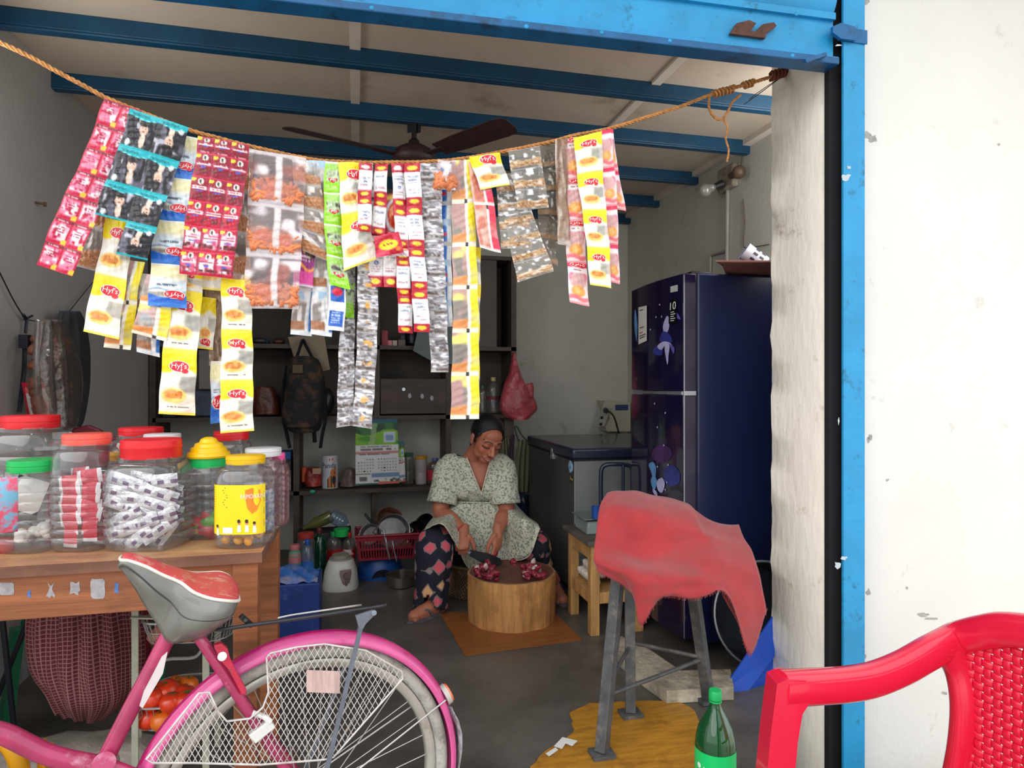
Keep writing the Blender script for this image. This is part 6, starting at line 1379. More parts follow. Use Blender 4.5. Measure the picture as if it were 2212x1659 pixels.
petals(dl, [([(1412, 970), (1432, 960), (1448, 970), (1450, 988), (1430, 1000), (1410, 990)], 3), ([(1436, 1012), (1452, 1004), (1468, 1020), (1466, 1044), (1446, 1050), (1434, 1034)], 2), ([(1401, 1004), (1410, 998), (1417, 1010), (1415, 1036), (1411, 1046), (1407, 1020)], 4), ([(1406, 1034), (1414, 1028), (1419, 1040), (1414, 1058), (1408, 1050)], 4), ([(1419, 1040), (1430, 1032), (1436, 1046), (1430, 1064), (1421, 1058)], 1), ([(1410, 1056), (1418, 1062), (1420, 1072), (1412, 1066)], 1)])
mb = MB()
for px, py, r in ((1414, 872), (1437, 892), (1420, 923), (1434, 962), (1443, 1004), (1420, 1008), (1440, 1042), (1437, 1058), (1425, 658), (1417, 685), (1429, 684), (1405, 712)) and [(a, b, 2.2) for a, b in ((1414, 872), (1437, 892), (1420, 923), (1434, 962), (1443, 1004), (1420, 1008), (1440, 1042), (1437, 1058), (1425, 658), (1417, 685), (1429, 684), (1405, 712))]:
    mb.disc(lambda u, v: fx(u, v, .002), px, py, r*.6, r, 0, 10)
mb.build('droplet_print', M_pet2, fr, smooth=0)
# badge, ten year sticker, white card (its code left out)
def rectx(a, b, c, d, o): 
    f = lambda u, v: fx(a[0]*(1-u)*(1-v)+b[0]*u*(1-v)+c[0]*u*v+d[0]*(1-u)*v, a[1]*(1-u)*(1-v)+b[1]*u*(1-v)+c[1]*u*v+d[1]*(1-u)*v, o); return f
def sheet(f, mi=0, n=6): return [[f(j/n, i/n) for j in range(n+1)] for i in range(n+1)]
mb = MB(); f = rectx((1448, 619), (1464, 615), (1464, 629), (1448, 632), .003); mb.grid(sheet(f)); mb.build('maker_badge', mat('badge_silver', S(196, 200, 196), .35), du, smooth=0)
f = rectx((1446, 650), (1462, 644), (1462, 698), (1444, 700), .0035); mb = MB(); mb.grid(sheet(f)); sk_ = mb.build('warranty_sticker', mat('sticker_black', S(14, 14, 18), .3), du, smooth=0)
f2 = rectx((1446, 650), (1462, 644), (1462, 698), (1444, 700), .0045); mb = MB(); mb.text('10', f2, .12, .10, .88, .42); 
for q in range(5): mb.add([f2(.2, .5+q*.09), f2(.8 if q % 2 else .65, .5+q*.09), f2(.8 if q % 2 else .65, .53+q*.09), f2(.2, .53+q*.09)], [(0, 1, 2, 3)])
mb.build('sticker_print', M_wht, sk_, smooth=0)
f = rectx((1379, 664), (1397, 660), (1397, 736), (1379, 744), .0035); mb = MB(); mb.grid(sheet(f)); cd_ = mb.build('white_card', mat('card_white', S(226, 224, 220), .5, var=.02), du, smooth=0)
f2 = rectx((1379, 664), (1397, 660), (1397, 736), (1379, 744), .0045); mb = MB()
for v, w_, mi in ((.08, .4, 0), (.56, .5, 0), (.70, .35, 1), (.78, .7, 0), (.84, .6, 0)): mb.add([f2(.15, v), f2(.15+w_, v), f2(.15+w_, v+.025), f2(.15, v+.025)], [(0, 1, 2, 3)], mi)
mb.build('card_print', [M_txt, M_logoR], cd_, smooth=0)
# mug and cloth on top of the refrigerator
mg = on_y(1628, 582, 2.50); 
mug = thing('striped_mug', 'white and blue mug lying tilted on top of the refrigerator', 'mug', Vector((mg.x, mg.y, FZT)))
ax_ = (RIGHT*.75-UP*.55-FWD*.1).normalized(); u_ = ax_.orthogonal().normalized(); Rm = Matrix((u_, ax_.cross(u_), ax_)).transposed(); c0 = on_y(1608, 542, 2.50)
mb = MB(); mb.lathe([(.040, 0), (.038, .004), (.034, .10), (.030, .105)], c0, 28, R=Rm, cap=(False, True)); mb.lathe([(.037, .001), (.031, .09)], c0, 28, R=Rm, cap=(False, True), mi=1); mb.build('mug_body', [mat('mug_white', S(190, 192, 202), .35), mat('mug_blue', S(60, 110, 176), .4)], mug, smooth=60)
mb = MB()
for k in range(9):
    for row in range(2):
        a = 2*PI*k/9; b_ = .035+.03*row; rr = .0372-.04*(b_-.03)
        def mf(u, v, a=a, b_=b_): q = b_+v*.02; r_ = .0405-q*.06; return c0+Rm @ Vector((r_*math.cos(a+u*.3), r_*math.sin(a+u*.3), q))
        mb.grid([[mf(j/3, i/3) for j in range(4)] for i in range(4)])
mb.build('dark_print', mat('mug_dark_print', S(50, 46, 70), .5), mug, smooth=0)
cp = on_y(1600, 586, 2.62)
R_ = [[(1545, 592, 2.44), (1590, 584, 2.44), (1640, 588, 2.44), (1690, 592, 2.44)], [(1560, 582, 2.62), (1600, 576, 2.62), (1650, 574, 2.62), (1700, 580, 2.62)], [(1570, 584, 2.80), (1610, 580, 2.80), (1660, 580, 2.80), (1705, 584, 2.80)]]
rows = catmull_rows([[Vector((at(*p).x, at(*p).y, FZT+.006+.016*(i == 1))) for p in r] for i, r in enumerate(R_)], 4, 4)
mb = MB(); mb.grid(rows); tag(mb.build('folded_cloth', mat('rose_cloth', S(150, 104, 96), .9, var=.2), None, smooth=180, solid=.006), 'dull rose cloth folded on top of the refrigerator', 'cloth')
pp = on_y(1522, 588, 2.50); mb = MB(); mb.box((pp.x, 2.55, FZT+.014), (.10, .06, .028)); tag(mb.build('power_adapter', mat('black_box', S(22, 22, 28), .4), None, bevel=.005), 'small black adapter box on the front of the refrigerator top', 'adapter')
# bulb holder, conduit and cable on the right wall
def rx(px, py, o=.0): return on_x(px, py, XR-o)
lt = thing('wall_lamp', 'bare light bulb in a holder high on the side wall', 'lamp', rx(1572, 385))
M_bake = mat('old_bakelite', S(150, 140, 124), .6, var=.3, scale=30); M_bulb = clear('frosted_bulb', tint=(.8, .8, .78), lo=.1, hi=.5, rough=.2, haze=.35, hazecol=(.75, .74, .7))
mb = MB(); mb.box(rx(1572, 385, .02), (.04, .16, .13)); mb.build('junction_box', M_bake, lt, bevel=.012)
mb = MB(); mb.sphere(rx(1596, 372, .06), .035, 14); mb.tube([rx(1580, 380, .03), rx(1596, 372, .06)], .02, 10); mb.build('ceiling_rose', mat('brown_bakelite', S(92, 74, 60), .5, var=.3, scale=20), lt)
mb = MB(); a, b_ = rx(1562, 396, .05), rx(1545, 403, .09); mb.tube([a, b_], [.022, .018], 12); mb.build('socket', mat('dark_socket', S(40, 38, 38), .5), lt)
mb = MB(); d_ = (b_-a).normalized(); c = b_+d_*.055; mb.sphere(c, .036, 18); mb.tube([b_, b_+d_*.03], [.015, .026], 14); mb.build('bulb', M_bulb, lt, smooth=180)
M_pipe_ = mat('grey_conduit', S(150, 148, 140), .6, var=.12)
mb = MB(); mb.tube([rx(1572, 410, .012), rx(1570, 580, .012), Vector((rx(1570, 580, .012).x, rx(1570, 580).y, 1.0))], .011, 8); mb.tube([rx(1566, 543, .012), rx(1536, 552, .012), rx(1534, 590, .012)], .008, 8); mb.build('conduit', M_pipe_, lt)
mb = MB(); mb.tube(catmull([rx(1604, 325, .01), rx(1602, 350, .012), rx(1600, 365, .03)], 4), .004, 6); mb.build('cable', mat('old_cable', S(96, 84, 66), .7), lt); mb = MB(); mb.tube(catmull([rx(1605, 430, .005), rx(1608, 480, .006), rx(1606, 530, .006), rx(1622, 534, .02), rx(1662, 528, .02)], 5), .003, 6); mb.build('cable', mat('old_cable', S(96, 84, 66), .7), lt)
# voltage stabiliser with plug and cord on the back wall near the corner
sb = thing('voltage_stabilizer', 'cream voltage stabiliser box with black plug beside the refrigerator', 'stabilizer', on_y(1330, 935, YB-.1))
M_stb = mat('stabiliser_cream', S(186, 184, 166), .5, var=.06); 
def by_(px, py, Y=YB): return on_y(px, py, Y)
mb = MB(); y1 = YB-.16; mb.prism([by_(1306, 866, y1), by_(1362, 868, y1), by_(1362, 932, y1), by_(1312, 932, y1), by_(1308, 922, y1), by_(1318, 905, y1)], (0, .155, 0)); mb.build('case', M_stb, sb, smooth=0)
mb = MB(); mb.prism([by_(1306, 866, y1-.002), by_(1320, 880, y1-.012), by_(1306, 920, y1-.012), by_(1290, 922, y1-.002)], (0, .012, 0)); mb.build('socket_panel', mat('panel_grey', S(170, 170, 160), .5), sb, smooth=0)
mb = MB(); mb.box(by_(1343, 880, y1-.004), (.10, .006, .04)); mb.build('meter_window', mat('blue_window', S(60, 78, 120), .3), sb, smooth=0)
mb = MB(); mb.tube([by_(1308, 886, y1), by_(1310, 888, y1-.06)], [.022, .016], 10); mb.tube(catmull([by_(1311, 886, y1-.06), by_(1326, 900, y1-.08), by_(1338, 940, y1-.07), by_(1352, 985, y1-.05)], 5), .006, 8)
for px, py in ((1300, 902), (1298, 916)): mb.box(by_(px, py, y1-.014), (.018, .006, .018))
mb.build('plug_and_cord', mat('black_plug', S(24, 22, 24), .4), sb)
# chest freezer
c1 = at(1240, 995, 3.36); xg, yg = c1.x, c1.y; zt = c1.z
M_fg = mat('freezer_grey', S(74, 76, 76), .4, var=.1, scale=6); M_fg2 = mat('freezer_side', S(128, 132, 132), .35, var=.06, coat=.2); M_fl = mat('freezer_lid', S(40, 46, 66), .3, coat=.3)
cf = thing('chest_freezer', 'low grey chest freezer with dark lid behind the egg stand', 'freezer', (xg+.4, yg+.45, 0))
xe, ye = XR-.04, 4.1
mb = MB(); mb.box2((xg, yg, .04), (xe, ye, zt)); 
mb.m = [0, 0, 1, 0, 0, 0]; mb.build('tub', [M_fg, M_fg2], cf, smooth=0, bevel=.006)
mb = MB(); mb.box2((xg-.012, yg-.012, zt+.006), (xe, ye, zt+.062)); mb.build('lid', M_fl, cf, bevel=.012)
mb = MB(); mb.box2((xg-.004, yg-.004, zt-.003), (xe, ye, zt+.006)); mb.build('lid_seal', M_trimk, cf, smooth=0)
lk = on_x(1196, 985, xg); mb = MB(); mb.box(lk, (.03, .05, .035)); mb.box(lk+Vector((-.006, 0, .03)), (.02, .03, .03)); mb.build('lock', M_chr, cf, bevel=.004)
mb = MB(); q = on_x(1233, 1008, xg-.002); 
P = [q+Vector((0, .032*math.cos(2*PI*k/20), .032*math.sin(2*PI*k/20))) for k in range(20)]; mb.prism(P, (-.002, 0, 0)); mb.build('round_sticker', mat('blue_sticker', S(80, 150, 214), .4, col2=S(200, 226, 244), scale=40, thr=(.45, .5)), cf, smooth=0)
mb = MB(); mb.box(on_x(1234, 1034, xg-.002), (.003, .03, .04)); mb.build('keyhole_tag', mat('tag_dark', S(30, 30, 26), .5, col2=S(190, 180, 90), scale=60, thr=(.5, .55)), cf, smooth=0)
# wire along the wall above the freezer
mb = MB(); mb.tube(catmull([on_y(1165, 950, YB-.02), on_y(1220, 956, YB-.02), on_y(1300, 958, YB-.02), on_y(1350, 962, YB-.02)], 5), .004, 6); tag(mb.build('wall_cable', M_black, None, smooth=180), 'thin dark cable running along the back wall above the freezer', 'cable')
# tubular frame in front of the freezer
tf = thing('tube_frame', 'bent black tube chair frame between freezer and red cloth', 'chair frame', at(1320, 1300, 3.0)*1)
b0 = on_z(1310, 1330, 0); yv_ = 3.02
def TF(px, py, d=3.29): return at(px, py, d)
a_, b_, c_, d_ = TF(1298, 1075), TF(1298, 1018), TF(1312, 1003), TF(1345, 1003)
lo_ = lambda p: Vector((p.x, p.y, 0))
mb = MB(); mb.tube([lo_(a_)]+catmull([a_, TF(1298, 1030), TF(1301, 1010), TF(1316, 1003), TF(1350, 1004, 3.30), TF(1364, 1010, 3.30), TF(1366, 1030, 3.30)], 5)+[lo_(TF(1366, 1060, 3.30))], .011, 10); mb.tube([TF(1346, 1004), lo_(TF(1346, 1004))], .009, 8); mb.build('bent_tube', mat('blue_black_tube', S(28, 36, 60), .35, coat=.3), tf)
tf.location = (tf.location.x, tf.location.y, 0)
for ch_ in tf.children:
    for v in ch_.data.vertices: v.co.z += tf['_o'][2]
# egg stand
M_pine = mat('pine_wood', S(186, 142, 86), .6, var=.25, scale=6, stretch=(6, 6, .8), dirt=S(140, 96, 56), dirt_amt=.15, dirt_scale=5); M_tabtop = mat('grey_worn_top', S(92, 86, 78), .6, var=.25, scale=10)
p1 = on_z(1283, 1375, 0); p2 = on_z(1229, 1334, 0); EX0, EY0 = p1.x-.015, p1.y-.0; EY1 = 3.03; EX1 = 1.265; EZ = .425
es = thing('wooden_stand', 'small pine wood stand with egg trays on its lower shelf', 'stand', ((EX0+EX1)/2, (EY0+EY1)/2, 0))
for x, y in ((EX0+.022, EY0+.022), (EX1-.022, EY0+.022), (EX0+.022, EY1-.022), (EX1-.022, EY1-.022)): mb = MB(); mb.box((x, y, (EZ-.02)/2), (.042, .042, EZ-.02)); mb.build('leg', M_pine, es, smooth=0, bevel=.003)
mb = MB(); mb.box2((EX0-.02, EY0-.02, EZ-.02), (EX1+.01, EY1+.02, EZ)); mb.build('top_board', M_tabtop, es, smooth=0, bevel=.003)
for lo, hi in (((EX0+.005, EY0+.044, EZ-.09), (EX0+.030, EY1-.044, EZ-.02)), ((EX0+.044, EY0+.005, EZ-.09), (EX1-.044, EY0+.03, EZ-.02)), ((EX0+.005, EY0+.044, .135), (EX0+.030, EY1-.044, .19)), ((EX0+.044, EY0+.005, .14), (EX1-.044, EY0+.03, .19)), ((EX1-.03, EY0+.044, .135), (EX1-.005, EY1-.044, .19))):
    mb = MB(); mb.box2(lo, hi); mb.build('rail', M_pine, es, smooth=0, bevel=.002)
mb = MB(); mb.box2((EX0+.03, EY0+.03, .175), (EX1-.03, EY1-.03, .19)); mb.build('shelf_board', M_pine, es, smooth=0)
M_eggw = mat('white_egg', S(216, 206, 196), .6, var=.06); M_eggb = mat('brown_egg', S(190, 122, 84), .55, var=.12); M_pulp = mat('tray_pulp', S(176, 170, 162), .95, var=.12, scale=30, bump=.3)
def egg(p, m_, lab, grp, R=None):
    mb = MB(); mb.lathe([(.001, -.024), (.012, -.021), (.019, -.010), (.0205, 0), (.018, .012), (.011, .023), (.004, .029), (.0005, .030)], p, 16, R=R); tag(mb.build('egg', m_, None, smooth=180), lab, 'egg', grp)
# a leaning pulp tray of white eggs and a flat tray of brown eggs
def tray(o, ux, uy, nrm_, nx, ny, label):
    mb = MB(); s = .042; rows = []
    for i in range(ny*4+1):
        rows.append([o+ux*(j*s/4-.0)+uy*(i*s/4)+nrm_*(.010*math.cos(2*PI*j/4)*1.0+.010*math.cos(2*PI*i/4)) for j in range(nx*4+1)])
    mb.grid(rows); t_ = mb.build('egg_tray', M_pulp, None, smooth=180, solid=.003); tag(t_, label, 'egg tray'); return s
uy_ = Vector((0, 1, 0)); tn = Vector((-.80, 0, .60)); tx = Vector((.60, 0, .80))
o_ = Vector((EX0+.045, EY0+.05, .20)); s = tray(o_+tn*.0, uy_, tx, tn, 5, 3, 'grey pulp tray of white eggs leaning on the lower shelf of the pine stand')
for i in range(5):
    for j in range(3): egg(o_+uy_*(i+.5)*s+tx*(j+.5)*s+tn*.012, M_eggw, 'white egg in the leaning pulp tray on the pine stand', 'white eggs in the leaning tray', Matrix((uy_, tn.cross(uy_), tn)).transposed())
o2 = Vector((EX0+.13, EY0+.06, .222)); s = tray(o2, Vector((1, 0, 0)), uy_, UP, 2, 4, 'flat pulp tray with brown eggs on the lower shelf of the pine stand')
for i in range(2):
    for j in range(4): egg(o2+Vector((1, 0, 0))*(i+.5)*s+uy_*(j+.5)*s+UP*.012, M_eggb if (i+j) % 4 else M_eggw, 'brown egg in the flat tray on the pine stand' if (i+j) % 4 else 'white egg among the brown ones in the flat tray', 'brown eggs in the flat tray' if (i+j) % 4 else 'white eggs in the flat tray')
# weighing scale and blue cup on the stand
wsx, wsy = EX0+.12, EY0+.19
sc_ = thing('weighing_scale', 'grey digital weighing scale on the pine wood stand', 'scale', (wsx, wsy, EZ))
mb = MB(); mb.box((wsx, wsy, EZ+.03), (.20, .17, .06), taper=.92); mb.build('housing', mat('scale_grey', S(128, 140, 138), .45), sc_, bevel=.008)
mb = MB(); mb.box((wsx, wsy, EZ+.072), (.23, .19, .006)); mb.build('platter', mat('scale_platter', S(120, 134, 134), .3, metal=.3), sc_, bevel=.003)
mb = MB(); mb.prism([(wsx+.0, wsy-.0895, EZ+.012), (wsx+.09, wsy-.0895, EZ+.012), (wsx+.088, wsy-.082, EZ+.05), (wsx+.0, wsy-.082, EZ+.05)], (0, -.003, 0)); mb.build('display', mat('scale_display', S(150, 162, 160), .3), sc_, smooth=0)
q = at(1287, 1072, 2.98); mb = MB(); mb.lathe([(.018, 0), (.021, .055), (.020, .055), (.017, .01)], (q.x, q.y, EZ+.077), 18, cap=(True, False)); tag(mb.build('blue_cup', mat('blue_cup_plastic', S(22, 74, 150), .4), None, loc=None, smooth=50), 'small blue cup standing on the weighing scale', 'cup')
# polystyrene slab, leaning basin and blue board beside the refrigerator foot
mb = MB(); P = [on_z(1340, 1362, .07), on_z(1395, 1385, .07), on_z(1470, 1435, .07), on_z(1578, 1432, .07), on_z(1585, 1470, .07), on_z(1440, 1478, .07), on_z(1385, 1440, .07), on_z(1335, 1400, .07)]
P = [Vector((min(p.x, 1.98), p.y, .002)) for p in P]; mb.prism(P, (0, 0, .045)); 
tag(mb.build('foam_slab', mat('dirty_foam', S(196, 186, 166), .9, var=.2, scale=14, dirt=S(90, 82, 66), dirt_amt=.45, dirt_scale=9, bump=.5), None, smooth=0), 'dirty white foam slab on the floor at the refrigerator foot', 'slab')
bc = on_y(1650, 1378, 2.27); br = .205
bs = thing('leaning_basin', 'large dark metal basin leaning against the refrigerator side', 'basin', (bc.x, 2.27, 0))
ax_ = Vector((-.15, -.97, .18)).normalized(); u_ = Vector((0, 0, 1)).cross(ax_).normalized(); Rb = Matrix((u_, ax_.cross(u_), ax_)).transposed(); bcc = Vector((bc.x, 2.265, br*.985+.004))
mb = MB(); mb.lathe([(br*.62, -.11), (br*.86, -.10), (br*.97, 0), (br, .004), (br, -.002), (br*.98, -.006), (br*.86, -.108), (br*.6, -.116)], bcc, 48, R=Rb, cap=(True, True)); mb.build('bowl', mat('grey_aluminium', S(70, 76, 88), .3, metal=.6, var=.25, scale=6), bs, smooth=60)
mb = MB(); mb.tube([bcc+Rb @ Vector((br*math.cos(2*PI*k/48), br*math.sin(2*PI*k/48), .002)) for k in range(48)], .005, 8, closed=True); mb.build('rim', mat('bright_rim', S(170, 176, 184), .3, metal=.6), bs, smooth=180)
bo_ = thing('blue_board', 'flat blue plastic board leaning in the corner beside the basin', 'board', on_z(1583, 1534, 0))
A0 = on_z(1572, 1505, .0); A = [at(1560, 1490, 2.16), at(1583, 1535, 2.20), at(1664, 1440, 2.06), at(1664, 1338, 2.04)]
A = [on_z(1583, 1536, .002), on_y(1562, 1488, 2.10), on_y(1700, 1300, 2.135), on_y(1700, 1400, 2.06)]
mb = MB(); mb.add([on_y(1562, 1488, 2.11), on_y(1583, 1536, 2.09), on_y(1672, 1418, 2.13), on_y(1672, 1326, 2.14)], [(0, 1, 2, 3)]); 
mb.add([on_y(1583, 1536, 2.09), on_y(1672, 1515, 2.14), on_y(1672, 1418, 2.145)], [(0, 1, 2)])
mb.build('panel', mat('blue_board_plastic', S(32, 84, 196), .45, var=.06), bo_, smooth=0, solid=.006)
# ================================================================ SHELF WALL AND EVERYTHING ON IT
M_sh = mat('dark_shelf_wood', S(74, 62, 56), .6, var=.25, scale=6, stretch=(1, 1, 3)); M_shb = mat('shelf_shade_board', S(84, 78, 72), .8, var=.15, scale=3)
YS = 4.30
def Q(px, py, Y=YS): return on_y(px, py, Y)
su = thing('shelf_unit', 'dark wooden shelf unit covering the back wall', 'shelf unit', (-.1, 4.46, 0))
ZT, Z1, Z2, Z3 = Q(900, 545).z, Q(900, 747).z, Q(900, 897).z, Q(900, 1052).z
XU = [-1.195, Q(640, 900).x, Q(814, 700).x, Q(969, 700).x, Q(1110, 700).x]
for k, x in enumerate(XU):
    mb = MB(); z0 = (0, 0, Z2, Z3, Z2)[k] if True else 0
    mb.box2((x-.018, YS, z0), (x+.018, YB-.002, ZT)); mb.build('upright', M_sh, su, smooth=0)
mb = MB(); x = Q(808, 1060).x; mb.box2((x-.014, YS+.05, 0), (x+.014, YB-.002, Z3-.02)); mb.build('upright', M_sh, su, smooth=0)
for z in (Z1, Z2, Z3, ZT):
    mb = MB(); mb.box2((XU[0], YS, z-.026), (XU[-1]+.018 if z != Z3 else XU[3]+.02, YB-.002, z)); mb.build('shelf_board', M_sh, su, smooth=0)
Z1 += .0015; Z2 += .0015; Z3 += .0015
mb = MB(); mb.box2((XU[0]+.02, YB-.012, Z2), (XU[-1]-.02, YB-.003, ZT-.026)); mb.build('shade_board', M_shb, su, smooth=0)  # dark sheet stands in for the shade at the back of the shelves
x = XU[-1]; mb = MB(); mb.box2((x-.05, YS+.06, 0), (x+.015, YB-.002, Z2-.026)); mb.build('side_post', mat('post_grey', S(96, 86, 78), .7, var=.2), su, smooth=0)
mb = MB(); mb.box2((XU[3]+.03, YS+.0, Z1), (XU[-1]-.12, YS+.012, ZT-.03)); mb.build('cupboard_door', mat('cupboard_board', S(92, 84, 78), .7, var=.15, scale=4), su, smooth=0)
mb = MB(); a, b_ = Q(822, 818), Q(964, 893); mb.box2((a.x, YS-.006, b_.z), (b_.x, YS+.012, a.z)); dw = mb.build('drawer_front', mat('drawer_wood', S(62, 46, 40), .5, var=.3, scale=5, stretch=(1, 1, 4), dirt=S(40, 30, 28), dirt_amt=.3, dirt_scale=4), su, smooth=0, bevel=.002)
mb = MB(); mb.tube([Q(872, 841, YS-.006), Q(872, 841, YS-.014)], .011, 14); mb.build('lock', M_chr, dw)
mb = MB()
for px, py in ((885, 855), (912, 856), (933, 860)): mb.poly([Q(px+4*math.cos(q), py+6*math.sin(q), YS-.007) for q in (0, .9, 2, 3, 4.2, 5.2)])
mb.build('sticker_trace', M_st1, dw, smooth=0)
# --- lower shelf (top at Z3)
def put_bottle(name, label, cat, px, pyb, w_, pyt, Y, body, capm, cap_w=.45, zb=None, capname='cap', sh=.3, label_m=None, lab=(.3, .6), group=None, squash=1.):
    b_ = Q(px, pyb, Y); z0 = b_.z if zb is None else zb; t_ = Q(px, pyt, Y).z; r = w_/2*(Q(px+1, pyb, Y)-Q(px, pyb, Y)).length*1.0; H_ = t_-z0; c = Vector((b_.x, Y, z0))
    root = thing(name, label, cat, c, group); ch_ = max(.012, H_*.09); hb = H_-ch_; rn = r*cap_w
    prof = [(r*.8, 0), (r*.97, .004), (r, .012), (r, hb*(.45)), (r*.97, hb*.47), (r, hb*.5), (r, hb*(1-sh))]
    for q in range(1, 7): k = q/6; prof.append((rn+(r-rn)*math.cos(k*PI/2), hb*(1-sh)+hb*(sh-.03)*math.sin(k*PI/2)))
    prof.append((rn, hb))
    mb = MB(); mb.lathe(prof, c, 24, sy=squash, cap=(True, False)); mb.build('bottle_body', body, root, smooth=60)
    mb = MB(); mb.lathe([(rn*1.08, hb-.004), (rn*1.1, hb), (rn*1.1, H_-.003), (rn*1.0, H_)], c, 20, sy=squash); mb.build(capname, capm, root, smooth=40)
    if label_m:
        mb = MB(); mb.lathe([(r*1.012, hb*lab[0]), (r*1.012, hb*lab[1])], c, 28, sy=squash, cap=(False, False)); mb.build('label', label_m, root, smooth=60)
    return root, c, r, H_
M_steelcap = mat('grey_cap', S(140, 140, 136), .4); M_petd = clear('dusty_pet', tint=(.78, .78, .76), lo=.06, hi=.5, rough=.15, haze=.12, hazecol=(.6, .58, .55)); M_petbr = clear('brown_pet', tint=(.62, .5, .45), lo=.06, hi=.5, rough=.12, haze=.25, hazecol=(.35, .22, .2)); M_petblue = clear('bluish_pet', tint=(.66, .78, .9), lo=.06, hi=.5, rough=.12, haze=.15, hazecol=(.5, .62, .8)); M_petg = clear('dark_green_pet', tint=(.04, .34, .18), lo=.07, hi=.5, rough=.08, haze=.2, hazecol=(.0, .2, .09)); M_petred = clear('red_tint_pet', tint=(.8, .36, .34), lo=.06, hi=.5, rough=.12, haze=.35, hazecol=(.55, .12, .12))
# milk powder can with printed word
cn = Q(713, 1049, 4.40); cr_ = (Q(731, 1049, 4.40)-Q(696, 1049, 4.40)).length/2; ctz = Q(713, 983, 4.40).z
can = thing('milk_powder_can', 'white tin can with blue lettering on the lower shelf', 'can', (cn.x, 4.40, Z3))
mb = MB(); mb.lathe([(cr_, 0), (cr_, ctz-Z3-.004), (cr_*.97, ctz-Z3)], (cn.x, 4.40, Z3), 32); mb.build('tin', mat('can_white', S(196, 198, 206), .3, var=.04), can, smooth=40)
hc = ctz-Z3
def cm(o=.001): 
    def f(u, v): a = -PI/2-.2+u; rr = cr_+o; return Vector((cn.x+rr*math.cos(a), 4.40+rr*math.sin(a), Z3+hc*(1-v)))
    return f
mb = MB(); mb.text('Panda', cm(.0016), -.82, .22, 1.0, .37, 0); f = cm(.0012)
mb.add([f(u, v) for u, v in ((.1, .08), (.6, .08), (.6, .15), (.1, .15))], [(0, 1, 2, 3)], 1)
for k in range(8): mb.add([f(-.1+.14*k, .72-.05*k), f(.04+.14*k, .66-.05*k), f(.04+.14*k, .97), f(-.1+.14*k, .97)], [(0, 1, 2, 3)], 2 if k % 3 else 3)
mb.disc(cm(.0018), .62, .52, .36, .13, 2, 16, ); mb.disc(cm(.0022), .72, .74, .26, .13, 3, 14)
mb.build('can_print', [mat('navy_ink', S(24, 36, 104), .5), M_logoR, mat('orange_ink', S(206, 126, 62), .5), mat('charcoal_ink', S(50, 48, 58), .5)], can, smooth=0)
# red see-through bag with orange packet
def blob_bag(name, label, cat, pts, Y, depth, m_, seed=0, lump=.15, parent=None, n=20, flat_bottom=None):
    """closed bag: outline rows of (py, pxl, pxr)"""
    r_ = random.Random(seed); rows = []
    P = []
    for py, a, b_ in pts:
        l, r2 = Q(a, py, Y), Q(b_, py, Y); c = (l+r2)/2; w_ = (r2-l).length/2; dp = min(depth, w_*1.1+.01); ph = r_.uniform(0, 6)
        P.append([c+Vector((w_*math.cos(2*PI*k/n)*(1+lump*.5*math.sin(3*k*2*PI/n+ph)), dp*math.sin(2*PI*k/n)*(1+lump*math.sin(4*k*2*PI/n+ph)), 0)) for k in range(n)])
    C_ = [catmull([P[i][k] for i in range(len(P))], 4) for k in range(n)]
    rows = [[C_[k][i] for k in range(n)] for i in range(len(C_[0]))]
    mb = MB(); mb.grid(rows, closed=True); m0 = len(rows); mb.f += [tuple(range(n)), tuple((m0-1)*n+k for k in range(n))]; mb.m += [0, 0]
    o = mb.build(name, m_, parent, smooth=180)
    if parent is None: tag(o, label, cat)
    return o
M_rbag = mat('red_film', S(150, 52, 42), .3, var=.4, scale=14, bump=.5, bscale=30)
blob_bag('red_packet', 'glossy red food bag beside the white tin can', 'bag', [(1010, 664, 686), (1018, 658, 694), (1035, 656, 696), (1049, 660, 694)], 4.40, .05, M_rbag, 1)
mb = MB(); mb.box(Q(661, 1016, 4.40)+Vector((-.012, .0, -.025)), (.03, .05, .10)); tag(mb.build('orange_packet', mat('orange_packet_film', S(214, 84, 40), .4), None, bevel=.008), 'orange packet between the shelf upright and the red food bag', 'packet')
mb = MB(); a = Q(692, 1012, 4.38); mb.box(a+Vector((-.02, -.052, -.01)), (.05, .004, .035)); tag(mb.build('paper_tag', mat('tan_label', S(190, 150, 120), .6), None, smooth=0), 'tan paper tag on the front of the red food bag', 'tag') 
blob_bag('plastic_bag', 'crumpled clear bag between the tin can and the calendar', 'bag', [(1012, 748, 766), (1022, 742, 772), (1036, 736, 776), (1049, 732, 780)], 4.42, .05, mat('greyish_film', S(120, 100, 98), .35, var=.35, scale=18, bump=.5, bscale=30), 4)
